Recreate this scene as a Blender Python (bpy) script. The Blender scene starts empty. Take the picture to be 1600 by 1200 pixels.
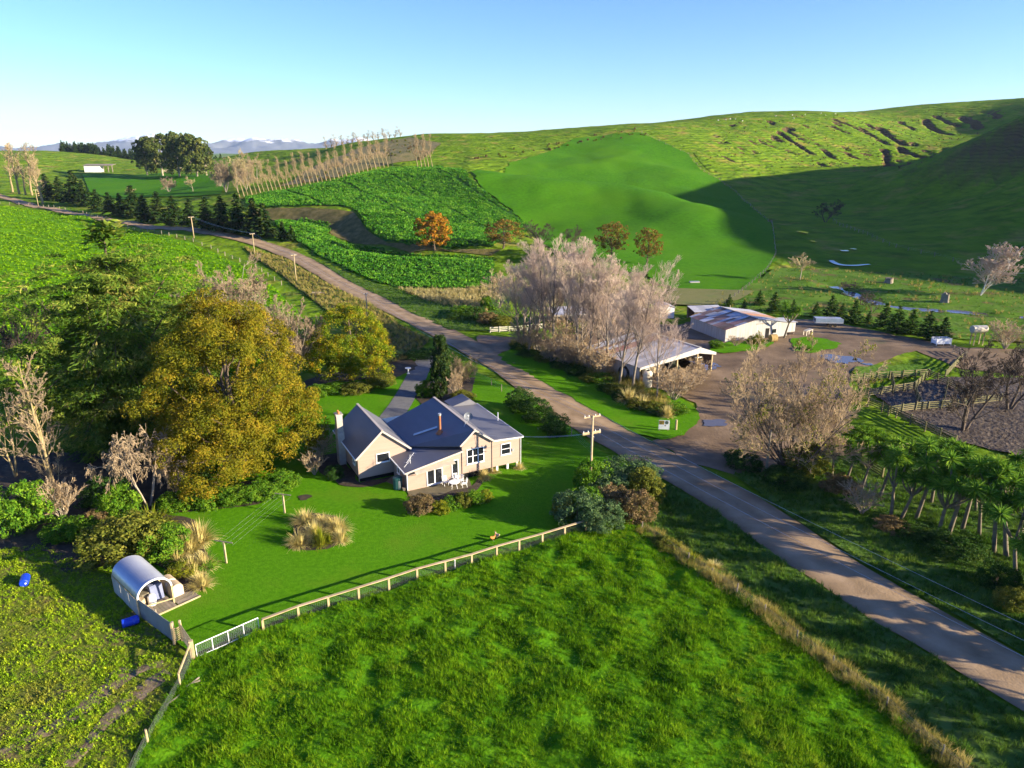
import bpy, bmesh, math, random
import numpy as np
from mathutils import Vector, Matrix, geometry as mgeo

R = math.radians
SC = bpy.context.scene
COL = SC.collection

# ------------------------------------------------------------------ camera
F = 1111.0                      # focal length in photograph pixels (1600 wide)
PITCH = math.atan((600 - 238) / F)
CAM_Z = 36.0
cam_d = bpy.data.cameras.new('camera')
cam_d.sensor_width = 36.0
cam_d.lens = 36.0 * F / 1600.0
cam_d.clip_start = 0.5
cam_d.clip_end = 60000.0
cam = bpy.data.objects.new('camera', cam_d)
cam.location = (0, 0, CAM_Z)
cam.rotation_euler = (R(90) - PITCH, 0, 0)
COL.objects.link(cam)
SC.camera = cam

# ------------------------------------------------------------------ sky, sun, exposure
SUN_EL = R(15.0)
SUN_DIR = Vector((0.955, -0.295, 0)).normalized()          # horizontal direction towards the sun
SUN_AZ = math.atan2(SUN_DIR.x, SUN_DIR.y)
w = bpy.data.worlds.new('World')
SC.world = w
w.use_nodes = True
nt = w.node_tree
nt.nodes.clear()
wo = nt.nodes.new('ShaderNodeOutputWorld')
bg = nt.nodes.new('ShaderNodeBackground')
sky = nt.nodes.new('ShaderNodeTexSky')
sky.sky_type = 'NISHITA'
sky.sun_disc = False
sky.sun_elevation = SUN_EL
sky.sun_rotation = SUN_AZ
sky.altitude = 100
sky.air_density = 1.0
sky.dust_density = 0.15
sky.ozone_density = 6.0
bg.inputs['Strength'].default_value = 0.098
hsv = nt.nodes.new('ShaderNodeHueSaturation')
hsv.inputs['Saturation'].default_value = 1.05
hsv.inputs['Hue'].default_value = 0.518
nt.links.new(sky.outputs[0], hsv.inputs['Color'])
nt.links.new(hsv.outputs[0], bg.inputs['Color'])
nt.links.new(bg.outputs[0], wo.inputs['Surface'])

sun_d = bpy.data.lights.new('sun', 'SUN')
sun_d.energy = 5.0
sun_d.angle = R(0.53)
sun_d.color = (1.0, 0.87, 0.64)
sun = bpy.data.objects.new('sun', sun_d)
sun.location = (200, -80, 120)
sv = Vector((SUN_DIR.x * math.cos(SUN_EL), SUN_DIR.y * math.cos(SUN_EL), math.sin(SUN_EL)))
sun.rotation_euler = sv.to_track_quat('Z', 'Y').to_euler()
COL.objects.link(sun)

SC.view_settings.view_transform = 'Standard'
SC.view_settings.look = 'None'
SC.view_settings.exposure = 1.68
SC.view_settings.gamma = 1.0
SC.view_settings.use_curve_mapping = False
SC.render.engine = 'CYCLES'
SC.cycles.max_bounces = 4
SC.cycles.diffuse_bounces = 2
SC.cycles.glossy_bounces = 2
SC.cycles.transmission_bounces = 2
SC.cycles.use_adaptive_sampling = True
SC.cycles.adaptive_threshold = 0.02
SC.cycles.transparent_max_bounces = 8
SC.cycles.volume_bounces = 0
SC.cycles.use_denoising = True

# ------------------------------------------------------------------ numeric helpers
CP, SP = math.cos(PITCH), math.sin(PITCH)


def ray(px, py):
    u = (np.asarray(px, float) - 800) / F
    v = (600 - np.asarray(py, float)) / F
    return np.stack([u, CP + v * SP, -SP + v * CP], -1)


def at(px, py, Y):
    """world point seen at a photograph pixel, Y metres ahead"""
    d = ray(px, py)
    return np.array([0, 0, CAM_Z]) + d * (Y / d[..., 1])[..., None]


def hsh(ix, iy, s):
    n = (ix * 374761393 + iy * 668265263 + s * 974634777) & 0x7fffffff
    n = ((n ^ (n >> 13)) * 1274126177) & 0x7fffffff
    return ((n ^ (n >> 16)) & 0xffff) / 65535.0


def vn(x, y, s=0):
    x = np.asarray(x, float)
    y = np.asarray(y, float)
    ix = np.floor(x).astype(np.int64)
    iy = np.floor(y).astype(np.int64)
    fx = x - ix
    fy = y - iy
    fx = fx * fx * (3 - 2 * fx)
    fy = fy * fy * (3 - 2 * fy)
    a = hsh(ix, iy, s) * (1 - fx) + hsh(ix + 1, iy, s) * fx
    b = hsh(ix, iy + 1, s) * (1 - fx) + hsh(ix + 1, iy + 1, s) * fx
    return (a * (1 - fy) + b * fy) * 2 - 1


def fbm(x, y, s=0, o=4):
    t = 0
    a = 1.0
    for k in range(o):
        t = t + a * vn(x, y, s + k * 17)
        x = np.asarray(x) * 2.03 + 11.3
        y = np.asarray(y) * 2.03 + 5.7
        a *= 0.5
    return t


def sstep(a, b, x):
    t = np.clip((np.asarray(x, float) - a) / (b - a), 0, 1)
    return t * t * (3 - 2 * t)


def poly_dist(x, y, pl):
    """distance from points to a polyline, and the parameter along it"""
    x = np.asarray(x, float)
    y = np.asarray(y, float)
    best = np.full(x.shape, 1e9)
    par = np.zeros(x.shape)
    for i in range(len(pl) - 1):
        ax, ay = pl[i][:2]
        bx, by = pl[i + 1][:2]
        L = (bx - ax) ** 2 + (by - ay) ** 2 + 1e-9
        t = np.clip(((x - ax) * (bx - ax) + (y - ay) * (by - ay)) / L, 0, 1)
        d = np.hypot(x - ax - t * (bx - ax), y - ay - t * (by - ay))
        m = d < best
        best = np.where(m, d, best)
        par = np.where(m, i + t, par)
    return best, par


def inside(x, y, pl):
    x = np.asarray(x, float)
    y = np.asarray(y, float)
    c = np.zeros(x.shape, bool)
    n = len(pl)
    for i in range(n):
        x1, y1 = pl[i][:2]
        x2, y2 = pl[(i + 1) % n][:2]
        if y1 == y2:
            continue
        m = ((y1 > y) != (y2 > y)) & (x < (x2 - x1) * (y - y1) / (y2 - y1) + x1)
        c ^= m
    return c


# ------------------------------------------------------------------ the lie of the land
VIS = [  # (photo x, photo y, metres ahead): what the photograph shows of the slopes
    (0, 320, 400), (0, 305, 440), (130, 335, 360), (200, 346, 340), (330, 364, 280), (440, 387, 258), (560, 450, 197),
    (0, 420, 220), (200, 285, 560), (200, 300, 500), (100, 262, 700), (160, 250, 800), (20, 250, 700), (150, 243, 950),
    (330, 272, 600), (400, 236, 800), (480, 233, 800), (450, 262, 640), (330, 250, 760),
    (520, 229, 650), (600, 219, 650), (660, 210, 650), (760, 210, 650), (840, 207, 650), (560, 250, 520),
    (403, 303, 390), (441, 297, 395), (475, 290, 400), (510, 284, 405), (550, 275, 415), (610, 261, 430), (680, 261, 420),
    (740, 276, 405), (480, 378, 258), (620, 447, 200), (760, 440, 200), (830, 355, 320), (700, 300, 375), (540, 310, 345),
    (640, 330, 315), (600, 385, 250), (700, 385, 250), (520, 388, 255), (380, 335, 318), (440, 330, 318),
    (1010, 415, 232), (900, 332, 340), (860, 292, 390), (860, 275, 480), (900, 240, 560), (1000, 206, 620), (760, 255, 500),
    (960, 298, 390), (1060, 318, 365), (1130, 345, 325), (1195, 405, 253), (1110, 385, 276), (960, 380, 275),
    (1075, 240, 565), (1100, 268, 520), (1150, 300, 465), (1200, 345, 360), (980, 270, 500),
    (1200, 262, 560), (1300, 262, 600), (1200, 230, 640), (1300, 230, 680), (1300, 200, 740), (1120, 186, 760), (1300, 176, 810),
    (1460, 166, 880), (1600, 167, 950), (1500, 205, 800), (1400, 215, 740), (1430, 258, 640), (1000, 194, 800), (900, 200, 800),
    (1300, 300, 480), (1250, 330, 400), (1300, 370, 300), (1250, 400, 255), (1400, 420, 232),
    (1600, 182, 460), (1520, 222, 520), (1470, 246, 570), (1500, 300, 400), (1600, 250, 390), (1600, 300, 340), (1600, 350, 290),
    (1600, 191, 520), (1600, 200, 600), (1560, 215, 600), (1520, 236, 600), (1560, 203, 500), (1600, 182, 430), (1500, 370, 290), (1600, 400, 245), (1400, 350, 340), (1400, 300, 440), (1600, 440, 210),
]
HID = [  # out of frame or behind ridges: x, y, z
    (420, 320, 103), (480, 420, 97), (520, 300, 108), (375, 250, 90), (290, 190, 34), (370, 150, 74), (500, 620, 62), (620, 520, 105),  # unseen right ridge, its heights shaped to throw shade over the valley
    (650, 320, 110), (560, 800, 88), (560, 150, 80), (340, 70, 45), (450, 0, 40), (300, -80, 0), (375, 300, 89), (250, 130, 8), (210, 100, 1), (235, 200, 14),
    (-300, 100, 1), (-300, 200, 3), (-500, 300, 8), (-700, 450, 15), (-300, -80, 0), (-750, 700, 22), (-800, 1000, 15),
    (-500, 1000, 14), (-200, 1000, 25), (0, 1000, 45), (300, 1050, 60), (700, 1100, 80), (900, 800, 90), (-60, 445, 21), (30, 430, 17),
    (-20, 780, 48), (-300, 900, 22),
]
pts = [tuple(at(a, b, c)) for a, b, c in VIS] + HID
for yy in (-80, -30, 20, 70, 120, 165):
    for xx in (-170, -85, 0, 85, 170):
        pts.append((xx, yy, 0.0))
for xx in (-60, 0, 50, 90, 130):
    pts.append((xx, 195, 0.0))
PT = np.array(pts)
_n = len(PT)
_S = 100.0


def _k(r2):
    return np.where(r2 > 1e-12, 0.5 * r2 * np.log(r2 + 1e-12), 0.0)


_A = np.zeros((_n + 3, _n + 3))
_q = PT[:, :2] / _S
_A[:_n, :_n] = _k(((_q[:, None] - _q[None]) ** 2).sum(-1)) + np.eye(_n) * 0.02
_A[:_n, _n] = 1
_A[:_n, _n + 1:] = _q
_A[_n:, :_n] = _A[:_n, _n:].T
_W = np.linalg.solve(_A, np.concatenate([PT[:, 2], [0, 0, 0]]))


def tps(x, y):
    x = np.asarray(x, float) / _S
    y = np.asarray(y, float) / _S
    sh = x.shape
    xf = x.ravel()
    yf = y.ravel()
    out = np.empty(xf.shape)
    for i in range(0, len(xf), 20000):
        a = xf[i:i + 20000]
        b = yf[i:i + 20000]
        r2 = (a[:, None] - _q[None, :, 0]) ** 2 + (b[:, None] - _q[None, :, 1]) ** 2
        out[i:i + 20000] = _k(r2) @ _W[:_n] + _W[_n] + a * _W[_n + 1] + b * _W[_n + 2]
    return out.reshape(sh)


SCARS = []
CARVES = []      # (polyline, width, depth): gullies and the stream bed, filled in below


def H(x, y):
    x = np.asarray(x, float)
    y = np.asarray(y, float)
    xc = np.clip(x, -900, 950)
    yc = np.clip(y, -90, 1150)
    z = tps(xc, yc)
    # level ground about the homestead
    lev = sstep(215, 150, np.hypot(x * 0.75, y * 0.92)) * sstep(-240, -170, x)
    z = z * (1 - lev)
    rough = sstep(190, 330, y)
    z = z + rough * (0.9 * fbm(x / 38, y / 38, 3, 3) + 0.25 * fbm(x / 7, y / 7, 9, 2))
    # slips cut into the steep face beyond the valley
    if SCARS:
        k = (y > 480) & (y < 1000) & (x > 120)
        if np.any(k):
            xs_, ys_ = np.atleast_1d(x[k] if x.ndim else x), np.atleast_1d(y[k] if y.ndim else y)
            zs_ = np.zeros(xs_.shape)
            for pl, wd, dp in SCARS:
                q = (xs_ > min(p_[0] for p_ in pl) - 9) & (xs_ < max(p_[0] for p_ in pl) + 9) & (ys_ > min(p_[1] for p_ in pl) - 9) & (ys_ < max(p_[1] for p_ in pl) + 9)
                if not q.any():
                    continue
                d, t = poly_dist(xs_[q], ys_[q], pl)
                d = d + 1.5 * fbm(xs_[q] / 7, ys_[q] / 7, 71, 3)
                zs_[q] -= dp * sstep(wd, wd * 0.35, d)
            if x.ndim:
                z[k] += zs_
            else:
                z = z + float(zs_[0])
    for pl, wd, dp in CARVES:
        m = 3 * wd
        xs_, ys_ = [p_[0] for p_ in pl], [p_[1] for p_ in pl]
        k = (x > min(xs_) - m) & (x < max(xs_) + m) & (y > min(ys_) - m) & (y < max(ys_) + m)
        if not np.any(k):
            continue
        d, _ = poly_dist(x, y, pl)
        z = z - np.where(k, dp * np.exp(-(d / wd) ** 2), 0.0)
    far = sstep(900, 1500, y)
    zf = 10 + 14 * fbm(x / 420, y / 420, 5, 3) * sstep(1200, 2200, y)
    z = z * (1 - far) + zf * far
    side = sstep(900, 1500, np.abs(x))
    return z * (1 - side * (1 - far)) + zf * side * (1 - far)


_TS = np.concatenate([np.arange(12, 120, 3.0), np.arange(120, 420, 5.0), np.arange(420, 1500, 12.0), np.arange(1500, 9000, 150.0)])


def G(px, py):
    """where the line of sight of a photograph pixel meets the ground"""
    d = ray(px, py)
    T = _TS
    for _ in range(3):
        P = np.array([0, 0, CAM_Z]) + d[None, :] * T[:, None]
        below = P[:, 2] < H(P[:, 0], P[:, 1])
        i = int(np.argmax(below)) if below.any() else len(T) - 1
        T = np.linspace(T[max(i - 1, 0)], T[i], 24)
    p = np.array([0, 0, CAM_Z]) + d * T[-1]
    return Vector((p[0], p[1], float(H(p[0], p[1]))))


def GL(lst):
    return [G(a, b) for a, b in lst]


def on(x, y, dz=0.0):
    return Vector((x, y, float(H(x, y)) + dz))


# ------------------------------------------------------------------ materials
def lin(r, g=None, b=None):
    if g is None:
        r, g, b = r
    return tuple(((c / 255) / 12.92 if c / 255 <= 0.04045 else ((c / 255 + 0.055) / 1.055) ** 2.4) for c in (r, g, b)) + (1.0,)


MATS = {}


def mat(name, cols, scale=1.0, rough=0.85, bump=0.0, bscale=None, detail=4, metallic=0.0, spec=0.25, island=0.0, objvar=0.0,
        scale2=None, cols2=None, mix2=(0.45, 0.6), trans=0.0, stretch=None, coat=0.0, alpha=None, world=False):
    """principled material whose colour runs through cols (linear rgb) by noise; cols2 comes in as patches at scale2"""
    if name in MATS:
        return MATS[name]
    m = bpy.data.materials.new(name)
    m.use_nodes = True
    n = m.node_tree.nodes
    l = m.node_tree.links
    p = n['Principled BSDF']
    p.inputs['Roughness'].default_value = rough
    p.inputs['Metallic'].default_value = metallic
    p.inputs['Specular IOR Level'].default_value = spec
    tc = n.new('ShaderNodeTexCoord')
    src = tc.outputs['Object']
    if world:
        src = n.new('ShaderNodeNewGeometry').outputs['Position']
    if stretch:
        mp = n.new('ShaderNodeMapping')
        mp.inputs['Scale'].default_value = stretch
        l.new(src, mp.inputs['Vector'])
        src = mp.outputs[0]

    def ramp_noise(sc_, cl, det, lo=0.3, hi=0.7):
        nz = n.new('ShaderNodeTexNoise')
        nz.inputs['Scale'].default_value = sc_
        nz.inputs['Detail'].default_value = det
        nz.inputs['Roughness'].default_value = 0.6
        l.new(src, nz.inputs['Vector'])
        rp = n.new('ShaderNodeValToRGB')
        cr = rp.color_ramp
        while len(cr.elements) < len(cl):
            cr.elements.new(0.5)
        for i, c in enumerate(cl):
            cr.elements[i].position = lo + (hi - lo) * i / max(1, len(cl) - 1)
            cr.elements[i].color = c if len(c) == 4 else tuple(c) + (1,)
        l.new(nz.outputs['Fac'], rp.inputs['Fac'])
        return rp.outputs['Color'], nz.outputs['Fac']

    if len(cols) == 1:
        cols = [cols[0], cols[0]]
    out, fac = ramp_noise(scale, cols, detail)
    if cols2:
        o2, _ = ramp_noise(scale * 1.7, cols2, detail)
        nz2 = n.new('ShaderNodeTexNoise')
        nz2.inputs['Scale'].default_value = scale2
        nz2.inputs['Detail'].default_value = 5
        nz2.inputs['Roughness'].default_value = 0.62
        l.new(src, nz2.inputs['Vector'])
        mr = n.new('ShaderNodeMapRange')
        mr.inputs['From Min'].default_value = mix2[0]
        mr.inputs['From Max'].default_value = mix2[1]
        l.new(nz2.outputs['Fac'], mr.inputs['Value'])
        mx = n.new('ShaderNodeMix')
        mx.data_type = 'RGBA'
        l.new(mr.outputs[0], mx.inputs['Factor'])
        l.new(out, mx.inputs['A'])
        l.new(o2, mx.inputs['B'])
        out = mx.outputs['Result']
    if island or objvar:
        hs = n.new('ShaderNodeHueSaturation')
        l.new(out, hs.inputs['Color'])
        if island:
            ge = n.new('ShaderNodeNewGeometry')
            rnd = ge.outputs['Random Per Island']
            amt = island
        else:
            oi = n.new('ShaderNodeObjectInfo')
            rnd = oi.outputs['Random']
            amt = objvar
        m1 = n.new('ShaderNodeMapRange')
        m1.inputs['To Min'].default_value = 1 - amt
        m1.inputs['To Max'].default_value = 1 + amt
        l.new(rnd, m1.inputs['Value'])
        l.new(m1.outputs[0], hs.inputs['Value'])
        m2 = n.new('ShaderNodeMapRange')
        m2.inputs['To Min'].default_value = 0.5 + amt * 0.07
        m2.inputs['To Max'].default_value = 0.5 - amt * 0.07
        l.new(rnd, m2.inputs['Value'])
        l.new(m2.outputs[0], hs.inputs['Hue'])
        out = hs.outputs[0]
    l.new(out, p.inputs['Base Color'])
    if bump:
        nb = n.new('ShaderNodeTexNoise')
        nb.inputs['Scale'].default_value = bscale or scale * 3
        nb.inputs['Detail'].default_value = 4
        l.new(src, nb.inputs['Vector'])
        bp = n.new('ShaderNodeBump')
        bp.inputs['Strength'].default_value = 1.0
        bp.inputs['Distance'].default_value = bump
        l.new(nb.outputs['Fac'], bp.inputs['Height'])
        l.new(bp.outputs[0], p.inputs['Normal'])
    if coat:
        p.inputs['Coat Weight'].default_value = coat
    if trans:      # thin leaves let light through
        tr = n.new('ShaderNodeBsdfTranslucent')
        l.new(out, tr.inputs['Color'])
        ms = n.new('ShaderNodeMixShader')
        ms.inputs['Fac'].default_value = trans
        l.new(p.outputs[0], ms.inputs[1])
        l.new(tr.outputs[0], ms.inputs[2])
        l.new(ms.outputs[0], n['Material Output'].inputs['Surface'])
    MATS[name] = m
    return m


# ------------------------------------------------------------------ object helpers
def tag(o, label=None, cat=None, group=None, kind=None):
    if label:
        o['label'] = label
    if cat:
        o['category'] = cat
    if group:
        o['group'] = group
    if kind:
        o['kind'] = kind
    return o


def empty(name, loc=(0, 0, 0), rz=0.0, label=None, cat=None, group=None):
    o = bpy.data.objects.new(name, None)
    o.empty_display_size = 0.3
    o.location = loc
    o.rotation_euler = (0, 0, rz)
    COL.objects.link(o)
    return tag(o, label, cat, group)


def link(name, me, m=None, parent=None, loc=None, rot=None):
    o = bpy.data.objects.new(name, me)
    if m is not None:
        ms = m if isinstance(m, (list, tuple)) else [m]
        if not me.materials:
            for k in ms:
                me.materials.append(k)
    COL.objects.link(o)
    if parent is not None:
        o.parent = parent
    if loc is not None:
        o.location = loc
    if rot is not None:
        o.rotation_euler = rot
    return o


def np_mesh(name, V, Fc, smooth=False):
    """V (n,3), Fc list of arrays of faces, each (m,k)"""
    me = bpy.data.meshes.new(name)
    V = np.asarray(V, np.float32)
    if not isinstance(Fc, list):
        Fc = [Fc]
    Fc = [np.asarray(f, np.int32) for f in Fc if len(f)]
    me.vertices.add(len(V))
    me.vertices.foreach_set('co', V.ravel())
    nl = sum(f.size for f in Fc)
    npy = sum(len(f) for f in Fc)
    me.loops.add(nl)
    me.polygons.add(npy)
    me.loops.foreach_set('vertex_index', np.concatenate([f.ravel() for f in Fc]))
    tot = np.concatenate([np.full(len(f), f.shape[1], np.int32) for f in Fc])
    st = np.concatenate([[0], np.cumsum(tot)[:-1]]).astype(np.int32)
    me.polygons.foreach_set('loop_start', st)
    if smooth:
        me.polygons.foreach_set('use_smooth', np.ones(npy, bool))
    me.update(calc_edges=True)
    return me


class MB:
    """collects simple solids, links them as one mesh object"""

    def __init__(s):
        s.v = []
        s.f = []

    def add(s, vs, fs):
        b = len(s.v)
        s.v += [tuple(v) for v in vs]
        s.f += [tuple(b + i for i in f) for f in fs]
        return s

    def box(s, lo, hi):
        x0, y0, z0 = lo
        x1, y1, z1 = hi
        return s.add([(x0, y0, z0), (x1, y0, z0), (x1, y1, z0), (x0, y1, z0), (x0, y0, z1), (x1, y0, z1), (x1, y1, z1), (x0, y1, z1)],
                     [(3, 2, 1, 0), (4, 5, 6, 7), (0, 1, 5, 4), (1, 2, 6, 5), (2, 3, 7, 6), (3, 0, 4, 7)])

    def bar(s, a, b, w, h, up=(0, 0, 1)):
        a = Vector(a)
        b = Vector(b)
        d = (b - a).normalized()
        u = Vector(up)
        if abs(d.dot(u)) > 0.97:
            u = Vector((0, 1, 0))
        r = d.cross(u).normalized()
        u = r.cross(d)
        vs = []
        for p in (a, b):
            for i, j in ((-1, -1), (1, -1), (1, 1), (-1, 1)):
                vs.append(p + r * (i * w / 2) + u * (j * h / 2))
        return s.add(vs, [(0, 1, 2, 3), (7, 6, 5, 4), (0, 4, 5, 1), (1, 5, 6, 2), (2, 6, 7, 3), (3, 7, 4, 0)])

    def tube(s, a, b, r0, r1=None, n=8, cap=True):
        r1 = r0 if r1 is None else r1
        a = Vector(a)
        b = Vector(b)
        d = (b - a).normalized()
        u = Vector((0, 0, 1)) if abs(d.z) < 0.97 else Vector((0, 1, 0))
        r = d.cross(u).normalized()
        u = r.cross(d)
        vs = []
        for p, q in ((a, r0), (b, r1)):
            for k in range(n):
                t = 2 * math.pi * k / n
                vs.append(p + r * (math.cos(t) * q) + u * (math.sin(t) * q))
        fs = [(k, n + k, n + (k + 1) % n, (k + 1) % n) for k in range(n)]
        if cap:
            fs += [tuple(range(n)), tuple(reversed(range(n, 2 * n)))]
        return s.add(vs, fs)

    def lathe(s, prof, n=16, c=(0, 0, 0)):
        vs = []
        for r, z in prof:
            for k in range(n):
                t = 2 * math.pi * k / n
                vs.append((c[0] + r * math.cos(t), c[1] + r * math.sin(t), c[2] + z))
        fs = []
        for i in range(len(prof) - 1):
            for k in range(n):
                fs.append((i * n + k, i * n + (k + 1) % n, (i + 1) * n + (k + 1) % n, (i + 1) * n + k))
        fs.append(tuple(reversed(range(n))))
        fs.append(tuple(range((len(prof) - 1) * n, len(prof) * n)))
        return s.add(vs, fs)

    def prism(s, poly, d):
        """poly: list of 3-D points of a flat outline; d: extrusion vector"""
        n = len(poly)
        d = Vector(d)
        vs = [Vector(p) for p in poly] + [Vector(p) + d for p in poly]
        return s.add(vs, [tuple(range(n)), tuple(reversed(range(n, 2 * n)))] + [(i, n + i, n + (i + 1) % n, (i + 1) % n) for i in range(n)])

    def mesh(s, name, smooth=False):
        me = bpy.data.meshes.new(name)
        me.from_pydata(s.v, [], s.f)
        bm = bmesh.new()
        bm.from_mesh(me)
        bmesh.ops.recalc_face_normals(bm, faces=bm.faces)
        bm.to_mesh(me)
        bm.free()
        if smooth:
            me.polygons.foreach_set('use_smooth', np.ones(len(me.polygons), bool))
        me.update()
        return me

    def build(s, name, m, parent=None, loc=None, rot=None, smooth=False):
        return link(name, s.mesh(name, smooth), m, parent, loc, rot)


def densify(pl, step, closed=True):
    out = []
    n = len(pl)
    for i in range(n if closed else n - 1):
        a = Vector(pl[i][:2])
        b = Vector(pl[(i + 1) % n][:2])
        k = max(1, int((b - a).length / step))
        for j in range(k):
            out.append(a + (b - a) * (j / k))
    if not closed:
        out.append(Vector(pl[-1][:2]))
    return out


def smooth_line(pl, it=2, closed=False):
    p = [Vector(q[:2]) for q in pl]
    for _ in range(it):
        o = []
        n = len(p)
        if not closed:
            o.append(p[0])
        for i in range(n if closed else n - 1):
            a, b = p[i], p[(i + 1) % n]
            o += [a * 0.75 + b * 0.25, a * 0.25 + b * 0.75]
        if not closed:
            o.append(p[-1])
        p = o
    return p


def sheet(name, poly, cell, dz, m, relief=0.0, rscale=1.0, kind='structure', seed=0, ragged=0.0):
    """a patch of ground laid over the terrain: polygon in world xy, triangulated on a grid"""
    pl = densify(poly, cell)
    if ragged:
        pl = [Vector((p.x + ragged * fbm(p.x / 1.7, p.y / 1.7, seed + 5, 2), p.y + ragged * fbm(p.x / 1.7, p.y / 1.7, seed + 8, 2))) for p in pl]
    xs = [p.x for p in pl]
    ys = [p.y for p in pl]
    gx, gy = np.meshgrid(np.arange(min(xs), max(xs), cell), np.arange(min(ys), max(ys), cell))
    gx = gx.ravel() + (np.arange(gx.size) % 7 - 3) * cell * 0.03
    gy = gy.ravel()
    k = inside(gx, gy, [(p.x, p.y) for p in pl])
    d, _ = poly_dist(gx[k], gy[k], [(p.x, p.y) for p in pl] + [(pl[0].x, pl[0].y)])
    keep = d > cell * 0.35
    q = [Vector((a, b)) for a, b in zip(gx[k][keep], gy[k][keep])]
    n = len(pl)
    r = mgeo.delaunay_2d_cdt(pl + q, [(i, (i + 1) % n) for i in range(n)], [list(range(n))], 1, 1e-5)
    V = np.array([(v.x, v.y) for v in r[0]])
    z = H(V[:, 0], V[:, 1]) + dz
    if relief:
        z = z + relief * (0.5 + 0.5 * fbm(V[:, 0] / rscale, V[:, 1] / rscale, seed + 3, 3))
    me = np_mesh(name, np.column_stack([V, z]), np.array([f[:3] for f in r[2]]), True)
    if len(me.polygons) and me.polygons[0].normal.z < 0:
        me.flip_normals()
    o = link(name, me, m)
    o['kind'] = kind
    return o


def scatter_points(poly, dens, rng, clump=0.0, cscale=4.0, seed=0):
    xs = [p[0] for p in poly]
    ys = [p[1] for p in poly]
    a = (max(xs) - min(xs)) * (max(ys) - min(ys))
    n = int(a * dens)
    x = rng.uniform(min(xs), max(xs), n)
    y = rng.uniform(min(ys), max(ys), n)
    k = inside(x, y, [tuple(p[:2]) for p in poly])
    if clump:
        k &= rng.uniform(-1, 1, n) < fbm(x / cscale, y / cscale, seed, 3) * clump + (1 - clump)
    return x[k], y[k]


_PROTO = bpy.data.collections.new('plant_prototypes')


def gn_scatter(name, P, sc, rot, protos, label, cat, rng, group=None, parent=None):
    """one object of kind stuff that stands copies of small plants on points"""
    me = bpy.data.meshes.new(name)
    n = len(P)
    me.vertices.add(n)
    me.vertices.foreach_set('co', np.asarray(P, np.float32).ravel())
    a = me.attributes.new('isc', 'FLOAT', 'POINT')
    a.data.foreach_set('value', np.asarray(sc, np.float32))
    a = me.attributes.new('irot', 'FLOAT_VECTOR', 'POINT')
    a.data.foreach_set('vector', np.asarray(rot, np.float32).ravel())
    a = me.attributes.new('iix', 'INT', 'POINT')
    a.data.foreach_set('value', rng.integers(0, len(set(protos)), n).astype(np.int32))
    o = link(name, me)
    cl = bpy.data.collections.new(name + '_set')
    for q in set(protos):
        cl.objects.link(q)
    g = bpy.data.node_groups.new(name + '_nodes', 'GeometryNodeTree')
    g.interface.new_socket('Geometry', in_out='INPUT', socket_type='NodeSocketGeometry')
    g.interface.new_socket('Geometry', in_out='OUTPUT', socket_type='NodeSocketGeometry')
    N = g.nodes
    L = g.links
    gi = N.new('NodeGroupInput')
    go = N.new('NodeGroupOutput')
    mp = N.new('GeometryNodeMeshToPoints')
    ip = N.new('GeometryNodeInstanceOnPoints')
    ci = N.new('GeometryNodeCollectionInfo')
    ci.inputs['Collection'].default_value = cl
    ci.inputs['Separate Children'].default_value = True
    ci.inputs['Reset Children'].default_value = True
    ip.inputs['Pick Instance'].default_value = True

    def attr(nm, ty):
        x = N.new('GeometryNodeInputNamedAttribute')
        x.data_type = ty
        x.inputs['Name'].default_value = nm
        return x.outputs['Attribute']
    L.new(gi.outputs[0], mp.inputs['Mesh'])
    L.new(mp.outputs[0], ip.inputs['Points'])
    L.new(ci.outputs[0], ip.inputs['Instance'])
    L.new(attr('iix', 'INT'), ip.inputs['Instance Index'])
    L.new(attr('irot', 'FLOAT_VECTOR'), ip.inputs['Rotation'])
    L.new(attr('isc', 'FLOAT'), ip.inputs['Scale'])
    L.new(ip.outputs[0], go.inputs[0])
    md = o.modifiers.new('scatter', 'NODES')
    md.node_group = g
    tag(o, label, cat, group, 'stuff')
    if parent is not None:
        o.parent = parent
    return o


def rotz(n, rng, tilt=0.15):
    return np.column_stack([rng.normal(0, tilt, n), rng.normal(0, tilt, n), rng.uniform(0, 6.283, n)])


def copy_tree(o, parent=None):
    c = o.copy()
    COL.objects.link(c)
    if parent is not None:
        c.parent = parent
    for ch in list(o.children):
        copy_tree(ch, c)
    return c
# ------------------------------------------------------------------ stream and gullies cut into the land
STREAM = [tuple(at(a, b, c)[:2]) for a, b, c in ((1215, 345, 352), (1250, 362, 318), (1268, 380, 292), (1300, 396, 262), (1345, 414, 240), (1385, 405, 250))]
STREAM2 = [tuple(at(a, b, c)[:2]) for a, b, c in ((1300, 444, 203), (1335, 463, 188), (1370, 477, 177), (1430, 488, 170), (1490, 492, 168), (1560, 500, 163), (1640, 505, 160))]
GULLY = [tuple(at(a, b, c)[:2]) for a, b, c in ((395, 332, 318), (450, 332, 315), (515, 338, 302), (540, 352, 284), (570, 378, 262), (640, 392, 248), (720, 396, 244), (790, 398, 242))]
NOSE = [tuple(at(a, b, c)[:2]) for a, b, c in ((770, 282, 398), (860, 292, 386), (960, 298, 386), (1040, 312, 364), (1095, 332, 335))]
HOLLOW = [tuple(at(a, b, c)[:2]) for a, b, c in ((800, 272, 458), (900, 276, 448), (1000, 284, 440), (1080, 300, 415), (1140, 320, 375))]
BENCH = [tuple(at(a, b, c)[:2]) for a, b, c in ((900, 250, 520), (980, 250, 525), (1060, 262, 500))]
CARVES += [(STREAM2, 3.5, 0.9), (GULLY, 8.0, 5.0), (NOSE, 26.0, -4.2), (HOLLOW, 26.0, 4.5), (BENCH, 22.0, -2.2)]

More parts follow.
